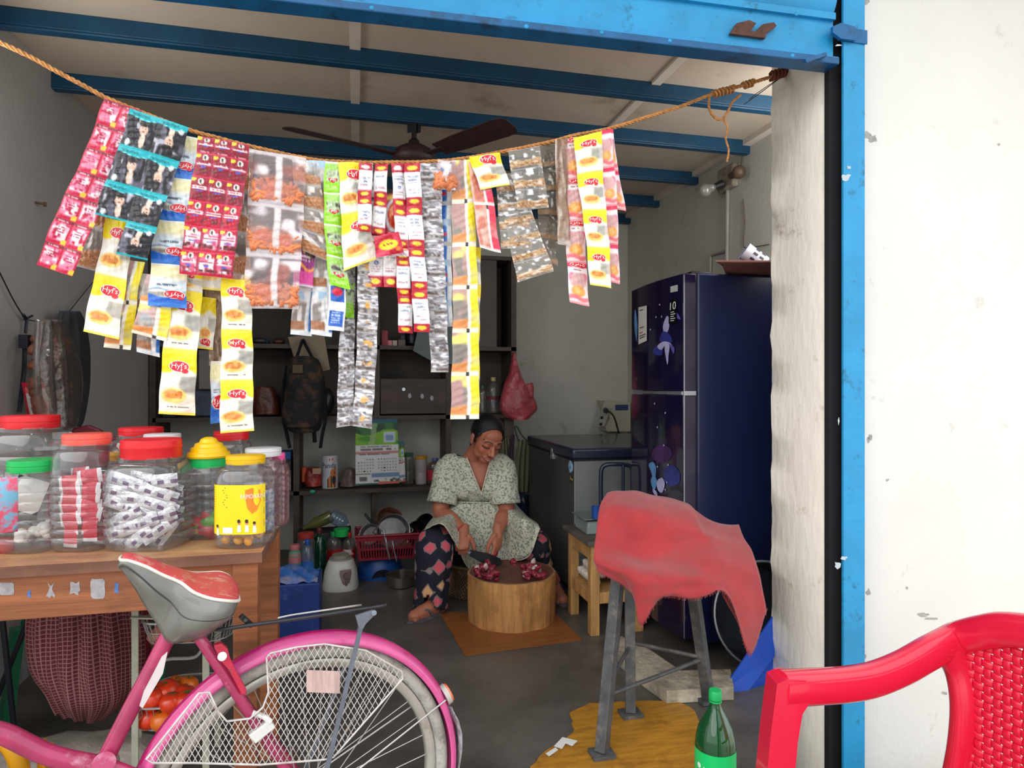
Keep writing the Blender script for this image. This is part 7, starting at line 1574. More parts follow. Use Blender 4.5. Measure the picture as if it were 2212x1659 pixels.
# calendar pinned to the shelf front and a second one behind it
def calendar(label, TL, TR, BR, BL, Y, full=True):
    c = [on_y(*q, Y) for q in (TL, TR, BR, BL)]
    f0 = lambda u, v, o=0.: (c[0]*(1-u)+c[1]*u)*(1-v)+(c[3]*(1-u)+c[2]*u)*v-Vector((0, o+.004*math.sin(v*4), 0))
    root = thing('wall_calendar', label, 'calendar', (c[0]+c[1])/2)
    U, V_ = np.meshgrid(np.linspace(0, 1, 41), np.linspace(0, 1, 61)); p = Paint(U, V_, 5); p.fill((226, 228, 226))
    m = (V_ < .385)*1.
    p.fill((60, 120, 60), 1, m); p.blot((30, 74, 50), 5, 9, .5, m=m*(V_ < .22)); p.band((20, 90, 120), -.1, .05); p.fill((126, 186, 50), 1, m*(V_ > .20+.05*np.sin(U*6))); p.blot((76, 150, 40), 4, 14, .55, m=m*(V_ > .22)); p.fill((196, 210, 220), 1, m*((U > .66)&(U < .94)&(V_ > .19)&(V_ < .36))*1.)
    p.fill((100, 140, 190), 1, m*((np.abs(U-.8) < .08)&(np.abs(V_-.28) < .04))*.8); p.fill((214, 230, 190), .6, m*((np.abs(U-.42+.25*(V_-.2)) < .06)&(V_ > .05))*.6)
    p.band((186, 84, 76), .495, .52); p.lines((90, 90, 96), .12, .95, .41, .49, 2); p.lines((90, 80, 110), .06, .95, .53, .57, 1)
    q = V_ > .825; p.fill((120, 150, 190), 1, (q&(U > .36)&(V_ < .90))*1.); p.fill((110, 130, 90), 1, (q&(U < .34)&(V_ < .85))*1.); p.fill((90, 86, 88), .9, (q&(U > .08)&(U < .26)&(V_ > .87)&(V_ < .95))*.8); p.blot((40, 44, 56), 16, 20, .55, m=((V_ > .90)&(U > .4)&(V_ < .965))*1.); p.band((40, 110, 90), .975, 1.1, e=.005); p.fill((206, 110, 100), 1, ((V_ > .965)&(U > .5))*1.)
    col = p.c.copy(); col[..., :3] = lin(col[..., :3]); mb = MB(); mb.grid([[f0(U[i, j], V_[i, j]) for j in range(41)] for i in range(61)]); sh_ = mb.build('sheet', painted('calendar_paper', rough=.5, bump=0), root, smooth=180, colors=col.reshape(-1, 4))
    if full:
        mb = MB(); n = 1
        for i in range(5):
            for j in range(14):
                if (i == 0 and j < 3) or (i == 4 and 4 < j < 8) : continue
                if j == 6 or n > 31 and False: continue
                u = .05+.066*j; v = .60+.045*i; mb.text(str((i*7+j) % 30+1), lambda a, b: f0(a, b, .0015), u, v, u+.04, v+.022)
        mb.build('date_numbers', M_txt, sh_, smooth=0)
    return root
calendar('printed month calendar with green hill picture hanging on the shelf', (768, 907), (858, 905), (863, 1044), (768, 1049), YS-.012)
calendar('second calendar edge showing behind the hill picture calendar', (852, 955), (872, 953), (876, 1040), (856, 1044), YS-.004, False)
put_bottle('storage_jar', 'dusty clear jar with green lid beside the calendar', 'jar', 881, 1049, 26, 978, 4.42, M_petd, lidmat('dull_green_lid', S(70, 110, 80)), .86, Z3, 'lid', .12)
put_bottle('storage_jar', 'clear jar with yellow lid and white contents on the lower shelf', 'jar', 910, 1049, 25, 984, 4.40, mat('pale_contents', S(170, 160, 162), .4, var=.12), lidmat('dull_yellow_lid', S(200, 150, 40)), .95, Z3, 'lid', .1)
put_bottle('juice_bottle', 'square bottle with red label nearest the woman on the lower shelf', 'bottle', 940, 1049, 34, 990, 4.38, M_petbr, mat('blue_cap', S(60, 90, 140), .4), .35, Z3, 'cap', .3, mat('red_drink_label', S(176, 40, 56), .5, var=.2, scale=30), (.2, .62), squash=.7)
put_bottle('small_bottle', 'small dark bottle behind the shoulder of the woman', 'bottle', 983, 1000, 16, 955, 4.42, mat('dark_glass', S(40, 40, 44), .3), M_steelcap, .6, None, 'cap', .3) if False else None
# small shelf clutter left of the tin
mb = MB(); c = Q(620, 990, 4.42); mb.box2((Q(606, 1, 4.42).x, 4.36, Q(600, 992, 4.4).z), (Q(630, 1, 4.4).x, 4.5, Q(600, 975, 4.4).z)); tag(mb.build('blue_box', mat('blue_box_card', S(36, 92, 160), .5), None, bevel=.003), 'flat blue box on top of the stacked packets by the jars', 'box')
for k, (py0, py1, c, lb) in enumerate(((1049, 1030, S(150, 146, 140), 'pale carton lowest of the packet stack beside the tin'), (1030, 1014, S(120, 108, 96), 'brown carton in the middle of the packet stack beside the tin'), (1014, 992, S(80, 74, 70), 'dark striped carton under the flat blue box'))):
    mb = MB(); mb.box2((Q(604, 1, 4.4).x, 4.35, Q(600, py0, 4.4).z if k else Z3), (Q(630, 1, 4.4).x, 4.5, Q(600, py1, 4.4).z)); tag(mb.build('carton', mat('carton_%d' % k, c, .6, var=.3, scale=30, col2=tuple(x*.4 for x in c) if k == 2 else None, thr=(.45, .55) if k == 2 else (.35, .65)), None, smooth=0), lb, 'carton')
mb = MB(); mb.sphere(Q(675, 1062, YS-.012), (.018, .008, .012), 10); tag(mb.build('green_clip', mat('teal_clip', S(50, 170, 140), .4), None, loc=None), 'small teal clip on the edge of the lower shelf', 'clip')
# --- middle shelf (top at Z2)
put_bottle('oil_bottle', 'clear bottle with yellow cap and red band on the middle shelf', 'bottle', 1066, 895, 30, 815, 4.42, M_petd, mat('pale_yellow_cap', S(196, 180, 120), .4), .36, Z2, 'cap', .42, mat('maroon_band', S(120, 40, 50), .5), (.42, .52))
put_bottle('oil_bottle', 'dusty bottle with green cap half hidden by the yellow packets', 'bottle', 1042, 895, 20, 833, 4.44, M_petd, mat('dull_green_cap', S(50, 90, 60), .4), .45, Z2, 'cap', .35)
put_bottle('small_jar', 'small clear tumbler beside the pink bag on the middle shelf', 'jar', 1086, 895, 14, 868, 4.40, M_petd, M_steelcap, .9, Z2, 'lid', .1)
blob_bag('brown_bread_bag', 'glossy brown food bag lying on the middle shelf', 'bag', [(835, 556, 590), (850, 548, 600), (872, 546, 606), (895, 548, 608)], 4.42, .06, mat('brown_film', S(104, 52, 40), .3, var=.35, scale=12, bump=.5, bscale=28), 5)
mb = MB(); a, b_ = Q(318, 822, 4.40), Q(346, 894, 4.40); mb.box2((a.x+.095, 4.36, Z2), (b_.x+.095, 4.52, a.z)); tag(mb.build('dark_carton', mat('navy_carton', S(40, 44, 66), .5, var=.3, scale=14), None, bevel=.003), 'dark navy carton at the wall end of the middle shelf', 'carton')
mb = MB(); mb.box2((Q(420, 1, 4.4).x, 4.38, Z2), (Q(462, 1, 4.4).x, 4.5, Q(440, 842, 4.4).z)); tag(mb.build('steel_box', mat('blue_grey_tin', S(72, 84, 104), .35, var=.3, scale=12), None, bevel=.01), 'blue grey tin between the long yellow strips on the middle shelf', 'tin')
mb = MB(); mb.box2((Q(428, 1, 4.3).x, YS+.02, Q(440, 840, 4.3).z), (Q(462, 1, 4.3).x, YS+.026, Q(440, 756, 4.3).z)); tag(mb.build('grey_card', mat('grey_cardboard', S(136, 132, 124), .8), None, smooth=0), 'grey card standing upright between the long yellow strips', 'card')
mb = MB(); c = Q(706, 862, 4.44); mb.sphere((c.x, 4.44, Z2+.09), (.05, .05, .09), 14); tag(mb.build('kettle', mat('black_kettle', S(40, 40, 44), .35, var=.4, scale=20), None), 'dark rounded flask behind the silver seed strip', 'flask')
# --- upper shelf (top at Z1)
for k, (a, b_, h_, c) in enumerate(((824, 838, 34, S(150, 50, 64)), (838, 847, 12, S(206, 130, 140)), (848, 858, 12, S(190, 176, 170)), (860, 876, 14, S(110, 90, 84)), (868, 878, 26, S(96, 84, 110)))):
    p0, p1 = Q(a, 1, 4.36), Q(b_, 1, 4.36); y_ = 4.36+.10*(k == 4); mb = MB(); mb.box2((p0.x, y_, Z1), (p1.x, y_+.06, Z1+h_*.003)); tag(mb.build('soap_box', mat('soap_box_%d' % k, c, .5, var=.1), None, bevel=.002), ('red soap carton standing upright on the upper shelf', 'small pink soap carton second from the upright', 'small white soap carton on the upper shelf', 'low brown soap carton before the dark bowl', 'violet carton behind the brown soap carton')[k], 'carton')
mb = MB(); c = Q(892, 740, 4.42); mb.lathe([(.03, 0), (.05, .02), (.055, .08), (.05, .09)], (c.x, 4.42, Z1), 20); tag(mb.build('dark_pot', mat('navy_pot', S(22, 24, 40), .35), None), 'dark navy pot beside the soap cartons', 'pot')
cf_ = thing('hanging_plastic_folder', 'grey plastic folder hanging askew over the shelf edge', 'folder', Q(940, 700, YS-.05))
mb = MB(); mb.prism([Q(905, 700, YS-.02), Q(984, 702, YS-.02), Q(982, 788, YS-.06), Q(928, 778, YS-.06), Q(892, 758, YS-.05)], (0, -.014, 0)); mb.build('folder_panel', mat('grey_folder', S(92, 104, 106), .4, var=.12, coat=.2), cf_, smooth=0)
for k, (px, w_, c) in enumerate(((560, 30, S(60, 54, 60)), (602, 26, S(92, 58, 50)), (575, 16, S(70, 90, 120)))):
    mb = MB(); p0 = Q(px, 740, 4.38+.05*k); mb.sphere((p0.x, 4.38+.05*k, Z1+.022), (w_*.0015, .03, .022), 12); tag(mb.build('small_packet', mat('small_packet_%d' % k, c, .35, var=.3, scale=20, bump=.4), None), ('dark packet lying on the upper shelf behind the crisp bags', 'brown packet lying on the upper shelf behind the crisp bags', 'bluish packet at the back of the upper shelf')[k], 'packet')
# cardboard and backpack hanging from the upper shelf
mb = MB(); mb.prism([Q(622, 728, YS-.012), Q(700, 722, YS-.012), Q(713, 798, YS-.012), Q(690, 804, YS-.012), Q(640, 790, YS-.012)], (0, -.004, 0)); tag(mb.build('cardboard_sheet', mat('cardboard', S(150, 138, 116), .8, var=.08), None, smooth=0), 'tan cardboard sheet pinned behind the hanging backpack', 'cardboard')
bk = thing('hanging_backpack', 'dark camouflage backpack hanging from the shelf by its loop', 'backpack', Q(655, 960, YS-.1))
M_camo = mat('camouflage_cloth', S(34, 34, 36), .85, col2=S(84, 62, 48), scale=13, thr=(.48, .60), bump=.2, bscale=60); M_navy = mat('dark_webbing', S(22, 22, 28), .8)
def bag_part(name, pts, Y, dp, m_): return blob_bag(name, '', '', pts, Y, dp, m_, 3, .05, bk)
bag_part('main_body', [(770, 634, 676), (780, 624, 690), (810, 618, 698), (860, 614, 700), (905, 614, 698), (928, 622, 690), (934, 632, 680)], YS-.12, .085, M_camo)
bag_part('front_pocket', [(862, 616, 690), (876, 610, 692), (905, 610, 690), (922, 620, 684)], YS-.185, .05, M_camo)
mb = MB(); mb.tube(catmull([Q(640, 775, YS-.13), Q(650, 745, YS-.08), Q(655, 736, YS-.03), Q(660, 745, YS-.08), Q(676, 775, YS-.13)], 5), 1, 8, flat=(.012, .004)); mb.build('top_loop', M_navy, bk, smooth=180)
for xs_ in ((690, 700, 703, 696, 692), (620, 612, 612, 620, 626)):
    mb = MB(); mb.tube(catmull([Q(x_, y_, YS-.10) for x_, y_ in zip(xs_, (790, 840, 900, 940, 968))], 5), 1, 8, flat=(.014, .004)); mb.build('shoulder_strap', M_navy, bk, smooth=180)
mb = MB(); mb.box2((Q(632, 1, YS-.22).x, YS-.222, Q(640, 806, YS-.22).z), (Q(654, 1, YS-.22).x, YS-.206, Q(640, 788, YS-.22).z)); mb.build('patch', mat('olive_patch', S(96, 84, 66), .8), bk, smooth=0)
mb = MB(); mb.tube([Q(678, 925, YS-.12), Q(680, 955, YS-.10)], .012, 8); mb.build('buckle_strap', M_navy, bk)
# pink bag, cloth bags and dark bag hung at the shelf end
M_pbag = mat('pink_film', S(176, 74, 84), .35, var=.2, scale=9, bump=1.0, bscale=34, coat=.2)
pb = blob_bag('pink_carrier_bag', 'pink plastic carrier bag hanging from the corner of the shelf', 'bag', [(762, 1108, 1113), (785, 1104, 1118), (810, 1098, 1126), (832, 1090, 1136), (858, 1082, 1152), (882, 1078, 1158), (898, 1090, 1150), (906, 1104, 1140)], YS-.07, .06, M_pbag, 8, .16)
mb = MB(); mb.grid(catmull_rows([[Q(1128, 832, YS-.09), Q(1150, 826, YS-.09)], [Q(1136, 846, YS-.10), Q(1153, 838, YS-.09)], [Q(1140, 862, YS-.11), Q(1152, 858, YS-.10)]], 3, 3)); mb.build('bag_handle', M_pbag, pb, smooth=180, solid=.003)
M_cb = mat('olive_bag_cloth', S(112, 112, 90), .9, var=.14, scale=6, bump=.3, bscale=50)
def hang_cloth(name, label, cat, pts, Y, m_, amp=.012, fr=1.3, parent=None):
    rows = catmull_rows([[Q(a+(b_-a)*k/5, py, Y) for k in range(6)] for py, a, b_ in pts], 5, 5); rows = [[p+Vector((0, amp*math.sin(j*fr*.6+i*.05), 0)) for j, p in enumerate(r)] for i, r in enumerate(rows)]
    mb = MB(); mb.grid(rows); o = mb.build(name, m_, parent, smooth=180, solid=.004)
    if parent is None: tag(o, label, cat)
    return o
cb = hang_cloth('cloth_bag', 'olive cloth bag with strap hanging at the end of the shelf', 'bag', [(950, 1120, 1144), (965, 1117, 1145), (1000, 1113, 1145), (1040, 1112, 1144), (1064, 1114, 1142)], YS-.07, M_cb)
mb = MB(); mb.tube(catmull([Q(1120, 952, YS-.07), Q(1112, 926, YS-.04), Q(1116, 922, YS-.04), Q(1126, 938, YS-.06), Q(1138, 952, YS-.07)], 5), .005, 6); mb.build('bag_strap', mat('teal_strap', S(48, 66, 70), .8), cb, smooth=180)
hang_cloth('cloth_bag', 'second olive cloth bag behind the shoulder of the woman', 'bag', [(945, 1084, 1098), (980, 1082, 1104), (1030, 1086, 1112), (1060, 1092, 1114)], YS-.04, M_cb)
hang_cloth('striped_strap', 'dark striped band hanging between the two olive bags', 'strap', [(938, 1104, 1112), (980, 1098, 1110), (1030, 1096, 1106), (1056, 1098, 1106)], YS-.055, mat('striped_band', S(60, 46, 56), .9, col2=S(150, 146, 150), scale=40, stretch=(1, 1, .02), thr=(.55, .6)), .004)
blob_bag('hanging_blue_bag', 'dark blue plastic bag hanging below the olive bag', 'bag', [(1064, 1118, 1140), (1080, 1112, 1146), (1100, 1110, 1148), (1122, 1114, 1146)], YS-.10, .07, mat('navy_film', S(22, 42, 66), .25, var=.35, scale=10, bump=.5, bscale=24), 9)
# ---------------- floor stock behind the table: bottles, mixer base, basket, basin, bin
def fl(px, py): return on_z(px, py, 0)
bn = thing('blue_bin', 'square blue plastic bin with rumpled blue sack beside the table leg', 'bin', fl(648, 1372))
M_bin = mat('blue_bin_plastic', S(28, 58, 128), .45, var=.12, scale=8, dirt=S(80, 110, 160), dirt_amt=.1, dirt_scale=16)
a, b_ = fl(612, 1376), fl(690, 1376); yb0 = (a.y+b_.y)/2; zb = on_y(650, 1262, yb0).z
mb = MB(); mb.box2((a.x-.14, yb0, 0), (b_.x, yb0+.24, zb)); mb.build('bin_body', M_bin, bn, smooth=0, bevel=.006)
mb = MB(); n = 14; rows = []
for i in range(n+1): rows.append([Vector((a.x-.13+(b_.x-a.x+.12)*j/n, yb0+.01+.22*i/n, zb+.045*math.sin(PI*j/n)*math.sin(PI*i/n)**.6+.010*math.sin(j*1.3+i))) for j in range(n+1)])
mb.grid(rows); mb.build('sack', mat('blue_sack', S(50, 110, 190), .6, var=.2, scale=10, dirt=S(190, 160, 130), dirt_amt=.3, dirt_scale=9), bn, smooth=180, solid=.004)
mx = thing('mixer_base', 'white mixer grinder base with grey dial on the floor', 'mixer', fl(736, 1262))
mc_ = fl(736, 1268); mr_ = .094; mh = on_y(736, 1207, mc_.y).z
mb = MB(); mb.lathe([(mr_*1.02, 0), (mr_*1.04, .012), (mr_, .035), (mr_*.93, mh*.6), (mr_*.76, mh*.9), (mr_*.66, mh)], mc_, 32, e=.8, R=rotz(-.1)); mb.build('housing', mat('mixer_white', S(206, 206, 200), .35, var=.04, dirt=S(150, 140, 126), dirt_amt=.08, dirt_scale=14), mx, smooth=60)
mb = MB(); mb.lathe([(mr_*.66, mh), (mr_*.64, mh+.008), (mr_*.5, mh+.010), (mr_*.48, mh+.026), (mr_*.40, mh+.026)], mc_, 28); mb.lathe([(.02, mh), (.02, mh+.02), (.012, mh+.024)], mc_, 12); mb.build('jar_seat', mat('seat_grey', S(150, 146, 136), .5), mx, smooth=40)
d_ = (Vector((0, 0, .5))-mc_); fa = math.atan2(-mc_.y, -mc_.x)+.30
def mf(u, v): a = fa+u; z = mh*(1-v); k = 1.0-.22*max(0, z/mh-.4); rr = mr_*1.02*k; return mc_+Vector((rr*math.cos(a), rr*math.sin(a), z))
mb = MB(); P = [mf(u, v) for u, v in ((-.34, .26), (.34, .26), (.36, .4), (.2, .72), (0, .82), (-.2, .72), (-.36, .4))]; mb.add([mf(0, .5)]+P, [(0, 1+i, 1+(i+1) % 7) for i in range(7)]); mb.build('dial_panel', mat('panel_taupe', S(132, 108, 104), .4), mx, smooth=0, solid=.006)
mb = MB(); q = mf(.02, .45); dn_ = Vector((math.cos(fa), math.sin(fa), .1)).normalized(); mb.tube([q, q+dn_*.016], .017, 16); q2 = mf(.02, .68); mb.tube([q2, q2+dn_*.01], .009, 12); mb.build('dial', mat('dial_grey', S(110, 92, 92), .35), mx)
q = fl(694, 1254); mb = MB(); mb.sphere(q+Vector((.012, 0, .03)), (.03, .03, .012), 12); mb.build('spout', mat('spout_taupe', S(120, 92, 92), .4), mx)
# bottles standing behind the bin
M_stripe = mat('green_pink_print', S(196, 120, 130), .5, col2=S(80, 150, 120), scale=14, stretch=(.01, .01, 1), thr=(.48, .52))
put_bottle('drink_bottle', 'bottle with pink and green bands beside the table leg', 'bottle', 637, 1264, 28, 1176, 3.60, M_stripe, mat('pinkish_cap', S(190, 110, 110), .5), .7, 0, 'cap', .2)
put_bottle('water_bottle', 'clear water bottle with blue label behind the bin', 'bottle', 664, 1262, 28, 1165, 3.62, M_petblue, mat('blue_cap2', S(40, 80, 160), .4), .38, 0, 'cap', .3, mat('blue_water_label', S(40, 110, 200), .45, var=.15, scale=20), (.42, .66))
put_bottle('soda_bottle', 'dark green soda bottle between the water bottle and the mixer', 'bottle', 690, 1256, 34, 1140, 3.80, M_petg, mat('dark_red_cap', S(100, 30, 34), .4), .3, 0, 'cap', .42)
put_bottle('storage_jar', 'clear jar with red lid behind the water bottle', 'jar', 661, 1225, 40, 1150, 3.76, M_petd, lidmat('dull_red_lid', S(170, 56, 50)), .8, 0, 'lid', .18)
put_bottle('cola_bottle', 'bottle with red and white label right behind the mixer', 'bottle', 722, 1230, 36, 1148, 3.91, M_petd, mat('green_cap3', S(30, 150, 80), .4), .4, 0, 'cap', .22, mat('red_cola_label', S(196, 26, 44), .4, var=.08), (.36, .68))
put_bottle('cola_bottle', 'second red labelled bottle nearest the basket', 'bottle', 754, 1228, 28, 1150, 3.90, M_petd, mat('red_cap3', S(190, 30, 40), .4), .4, 0, 'cap', .22, mat('white_red_label', S(214, 200, 196), .4, col2=S(196, 30, 44), scale=18, thr=(.45, .5)), (.36, .70))
tub = Q(738, 1150, 3.89); mb = MB(); mb.lathe([(.038, 0), (.042, .03), (.044, .034), (.044, .042), (.03, .043)], tub+Vector((0, 0, -.02)), 24); tag(mb.build('green_tub', mat('bright_green_tub', S(40, 190, 90), .4), None), 'bright green tub lid on top of the cola bottles', 'tub')
mb = MB(); mb.box2((Q(640, 1, 3.99).x, 3.96, 0), (Q(758, 1, 3.99).x, 4.14, Q(700, 1152, 3.96).z)); tag(mb.build('dark_crate', mat('dark_crate_plastic', S(46, 42, 44), .6), None, bevel=.006), 'dark crate behind the bottles carrying the lying bottles', 'crate')
a_, b_ = Q(655, 1142, 4.03), Q(718, 1114, 4.03); lyb = thing('lying_bottle', 'olive bottle lying slanted on top of the bottle pile', 'bottle', (a_+b_)/2)
ax_ = (b_-a_).normalized(); u_ = ax_.orthogonal().normalized(); Rl_ = Matrix((u_, ax_.cross(u_), ax_)).transposed(); L_ = (b_-a_).length
mb = MB(); mb.lathe([(.012, 0), (.014, .03), (.034, .07), (.036, L_*.95), (.028, L_)], a_, 20, R=Rl_); mb.build('bottle_body', clear('olive_pet', tint=(.5, .52, .2), lo=.08, hi=.5, rough=.15, haze=.35, hazecol=(.25, .26, .08)), lyb)
a_, b_ = Q(715, 1112, 4.01), Q(752, 1134, 4.01); lyb = thing('lying_bottle', 'clear ribbed bottle lying on top of the bottle pile', 'bottle', (a_+b_)/2)
ax_ = (b_-a_).normalized(); u_ = ax_.orthogonal().normalized(); Rl_ = Matrix((u_, ax_.cross(u_), ax_)).transposed(); L_ = (b_-a_).length
mb = MB(); mb.lathe([(.04, 0)]+[(.044 if k % 2 else .040, L_*(.1+.08*k)) for k in range(8)]+[(.016, L_*.95), (.016, L_)], a_, 20, R=Rl_); mb.build('bottle_body', M_petblue, lyb)
# basin and basket with pans
bsn = fl(818, 1262); basin = thing('blue_basin', 'upturned blue plastic basin under the maroon basket', 'basin', Vector((bsn.x, 3.9, 0)))
byc = 3.90; bxc = Q(822, 1240, byc).x; bzt = .0
M_bb = mat('blue_basin_plastic', S(30, 78, 150), .4, var=.1)
hz = Q(815, 1208, byc-.12).z
mb = MB(); mb.lathe([(.145, 0), (.145, .012), (.13, .02), (.115, hz-.02), (.10, hz)], (bxc, byc, 0), 36); mb.build('bowl', M_bb, basin, smooth=50)
mb = MB(); P = []
n = 16; cxx = Vector((bxc, byc, 0)); fa2 = math.atan2(-byc, -bxc)
for k in range(n+1): a = PI*k/n; P.append(cxx+Vector((math.cos(fa2+.08+math.cos(a)*.42), math.sin(fa2+.08+math.cos(a)*.42), 0))*.1462+UP*(.004+.06*math.sin(a)))
mb.poly(P); mb.build('arch_shade', mat('basin_shadow', S(14, 22, 40), .8), basin, smooth=0)  # dark sheet painted in place of the shade inside an arch
bl, br2 = Q(766, 1145, 3.60), Q(912, 1160, 3.60)
zb_, zt_ = hz+.004, Q(840, 1155, 3.76).z
bkx0, bkx1 = Q(768, 1160, 3.74).x, Q(905, 1160, 3.74).x; byy = 3.74; bdep = .24
M_bas = mat('maroon_basket_plastic', S(136, 26, 48), .4, var=.1)
bas = thing('plastic_basket', 'maroon slotted plastic basket full of steel pans', 'basket', ((bkx0+bkx1)/2, byy+bdep/2, zb_))
def wallp(mb, a0, a1, b0, b1, n, slots=True):
    """basket wall between bottom edge a0-a1 and top edge b0-b1 with rows of slots"""
    def P(u, v): return (a0*(1-u)+a1*u)*(1-v)+(b0*(1-u)+b1*u)*v
    vs = [0, .10, .42, .50, .80, 1]
    for i in range(n):
        u0, u1 = i/n, (i+1)/n; um = u0+(u1-u0)*.62
        for k in range(5):
            if k in (1, 3) and 0 < i < n-1: mb.add([P(um, vs[k]), P(u1, vs[k]), P(u1, vs[k+1]), P(um, vs[k+1])], [(0, 1, 2, 3)])
            else: mb.add([P(u0, vs[k]), P(u1, vs[k]), P(u1, vs[k+1]), P(u0, vs[k+1])], [(0, 1, 2, 3)])
    return mb
i_ = .02
b = [Vector((bkx0+i_, byy+i_*.5, zb_)), Vector((bkx1-i_, byy+i_*.5, zb_)), Vector((bkx1-i_, byy+bdep-i_, zb_)), Vector((bkx0+i_, byy+bdep-i_, zb_))]
t4 = [Vector((bkx0, byy, zt_)), Vector((bkx1, byy, zt_)), Vector((bkx1, byy+bdep, zt_)), Vector((bkx0, byy+bdep, zt_))]
mb = MB(); mb.poly(b)
for k, n in ((0, 22), (1, 12), (2, 22), (3, 12)): wallp(mb, b[k], b[(k+1) % 4], t4[k], t4[(k+1) % 4], n)
mb.build('slotted_wall', M_bas, bas, smooth=0, solid=.003)
mb = MB(); mb.tube(t4, .009, 8, closed=True); mb.build('rim', M_bas, bas)
M_alu = mat('worn_aluminium', S(128, 126, 124), .35, metal=.6, var=.3, scale=9); M_pan = mat('black_pan', S(34, 32, 32), .5, var=.3, scale=10)
def pot(label, px, py, Y, r, h_, tilt, m_, name='steel_pot'):
    c = Q(px, py, Y); R = Matrix.Rotation(tilt[0], 3, 'X') @ Matrix.Rotation(tilt[1], 3, 'Y'); root = thing(name, label, 'pot', c)
    mb = MB(); mb.lathe([(r*.6, 0), (r*.9, h_*.1), (r, h_*.5), (r*1.0, h_), (r*1.05, h_*1.02), (r*.98, h_*.98), (r*.9, h_*.2)], c, 32, R=R, cap=(True, True)); mb.build('pot_body', m_, root, smooth=60)
    for s_ in (1, -1):
        mb = MB(); mb.tube(catmull([c+R @ Vector((s_*r*1.0, -.02, h_*.8)), c+R @ Vector((s_*r*1.25, 0, h_*.85)), c+R @ Vector((s_*r*1.0, .02, h_*.8))], 4), .004, 6); mb.build('handle', m_, root)
pot('large grey pot lid up in the middle of the maroon basket', 845, 1150, 3.86, .092, .09, (1.25, .1), M_alu)
pot('grey pan leaning at the near side of the basket', 805, 1158, 3.84, .06, .05, (1.1, -.4), M_alu)
pot('dark round pan leaning upright at the far end of the basket', 895, 1150, 3.88, .07, .04, (1.45, .5), M_pan)
pot('black frying pan leaning upright behind the knee of the woman', 912, 1140, 4.02, .085, .03, (1.5, .7), M_pan, 'frying_pan')
pot('brown rimmed pot at the back of the maroon basket', 838, 1130, 3.95, .075, .06, (.9, .2), mat('brown_pot', S(96, 60, 44), .5, var=.3))
q = Q(800, 1112, 3.88); kh = thing('pan_handle_knife', 'black handled utensil standing slanted in the basket', 'utensil', q)
mb = MB(); mb.bar(Q(788, 1110, 3.88), Q(806, 1132, 3.88), .022, .014); mb.build('handle', M_pan, kh, bevel=.003); mb = MB(); mb.bar(Q(806, 1132, 3.88), Q(822, 1152, 3.88), .012, .003); mb.build('shaft', M_alu, kh)
for k, (px, y0, y1) in enumerate(((828, 1140, 1192), (848, 1168, 1214), (833, 1160, 1210))):
    mb = MB(); Yk = byy-.012-.004*k; mb.tube([Q(px, y0, Yk), Q(px+3, y0+20, Yk), Q(px+8, y1-8, Yk), Q(px+9, y1, Yk)], [.003, .003, .006, .004], 8); tag(mb.build('hanging_spoon', M_chr, None, smooth=180), ('thin steel spoon poking through the basket wall', 'steel spoon hooked lowest on the basket front', 'steel spoon between the two others on the basket front')[k], 'spoon')
bw = fl(868, 1272); mb = MB(); mb.lathe([(.062, 0), (.075, .006), (.080, .04), (.083, .062), (.088, .065), (.082, .066), (.076, .012)], bw+Vector((0, .06, 0)), 36); tag(mb.build('steel_bowl', mat('polished_steel', S(170, 160, 150), .18, metal=.9, var=.1), None, smooth=50), 'shiny round steel bowl on the floor beside the trousers of the woman', 'bowl')
# ---------------- left wall: hanging coats and bags
hk = thing('wall_hook_rail', 'black hook rail with line on the side wall', 'hook rail', on_x(60, 700, XL+.02))
def LX(px, py, o=.02): return on_x(px, py, XL+o)
mb = MB(); mb.tube(catmull([LX(-20, 550), LX(0, 590), LX(30, 650), LX(55, 690)], 4), .0025, 6); mb.tube([LX(55, 690), LX(110, 700), LX(150, 672), LX(200, 610)], .002, 6); mb.build('line', M_black, hk)
mb = MB(); mb.tube([LX(50, 680), LX(58, 690), LX(55, 720)], .006, 6); mb.tube([LX(52, 690), LX(70, 682)], .004, 6); mb.box(LX(54, 738, .03), (.03, .03, .05)); mb.tube([LX(54, 738, .03), LX(52, 800, .03), LX(42, 890, .03)], .008, 6); mb.build('hook', M_black, hk)
mb = MB(); mb.tube([LX(75, 437, .0), LX(97, 441, .03)], .004, 6); mb.tube([LX(97, 437, .03), LX(97, 446, .03)], .006, 6); tag(mb.build('nail', M_rust, None), 'rusty nail high on the side wall', 'nail')
M_jack = mat('dark_jacket_cloth', S(58, 60, 66), .85, var=.2, scale=6, bump=.3, bscale=30)
def wall_cloth(name, label, cat, pts, o, m_, amp=.015):
    rows = catmull_rows([[LX(a+(b_-a)*k/5, py, o+(.03 if 0 < k < 5 else 0)) for k in range(6)] for py, a, b_ in pts], 5, 5); rows = [[p+Vector((amp*math.sin(j*.8+i*.07)+amp, 0, 0)) for j, p in enumerate(r)] for i, r in enumerate(rows)]
    mb = MB(); mb.grid(rows); ob = mb.build(name, m_, None, smooth=180, solid=.004); tag(ob, label, cat); return ob
wall_cloth('hanging_jacket', 'dark grey jacket hanging on the side wall', 'jacket', [(672, 120, 156), (700, 112, 168), (760, 110, 178), (840, 116, 178), (900, 122, 168), (922, 128, 160)], .03, M_jack)
M_clr = clear('wrinkled_clear_bag', tint=(.86, .84, .82), lo=.05, hi=.5, rough=.1, haze=.08, hazecol=(.5, .45, .42), bump=.6, bscale=18)
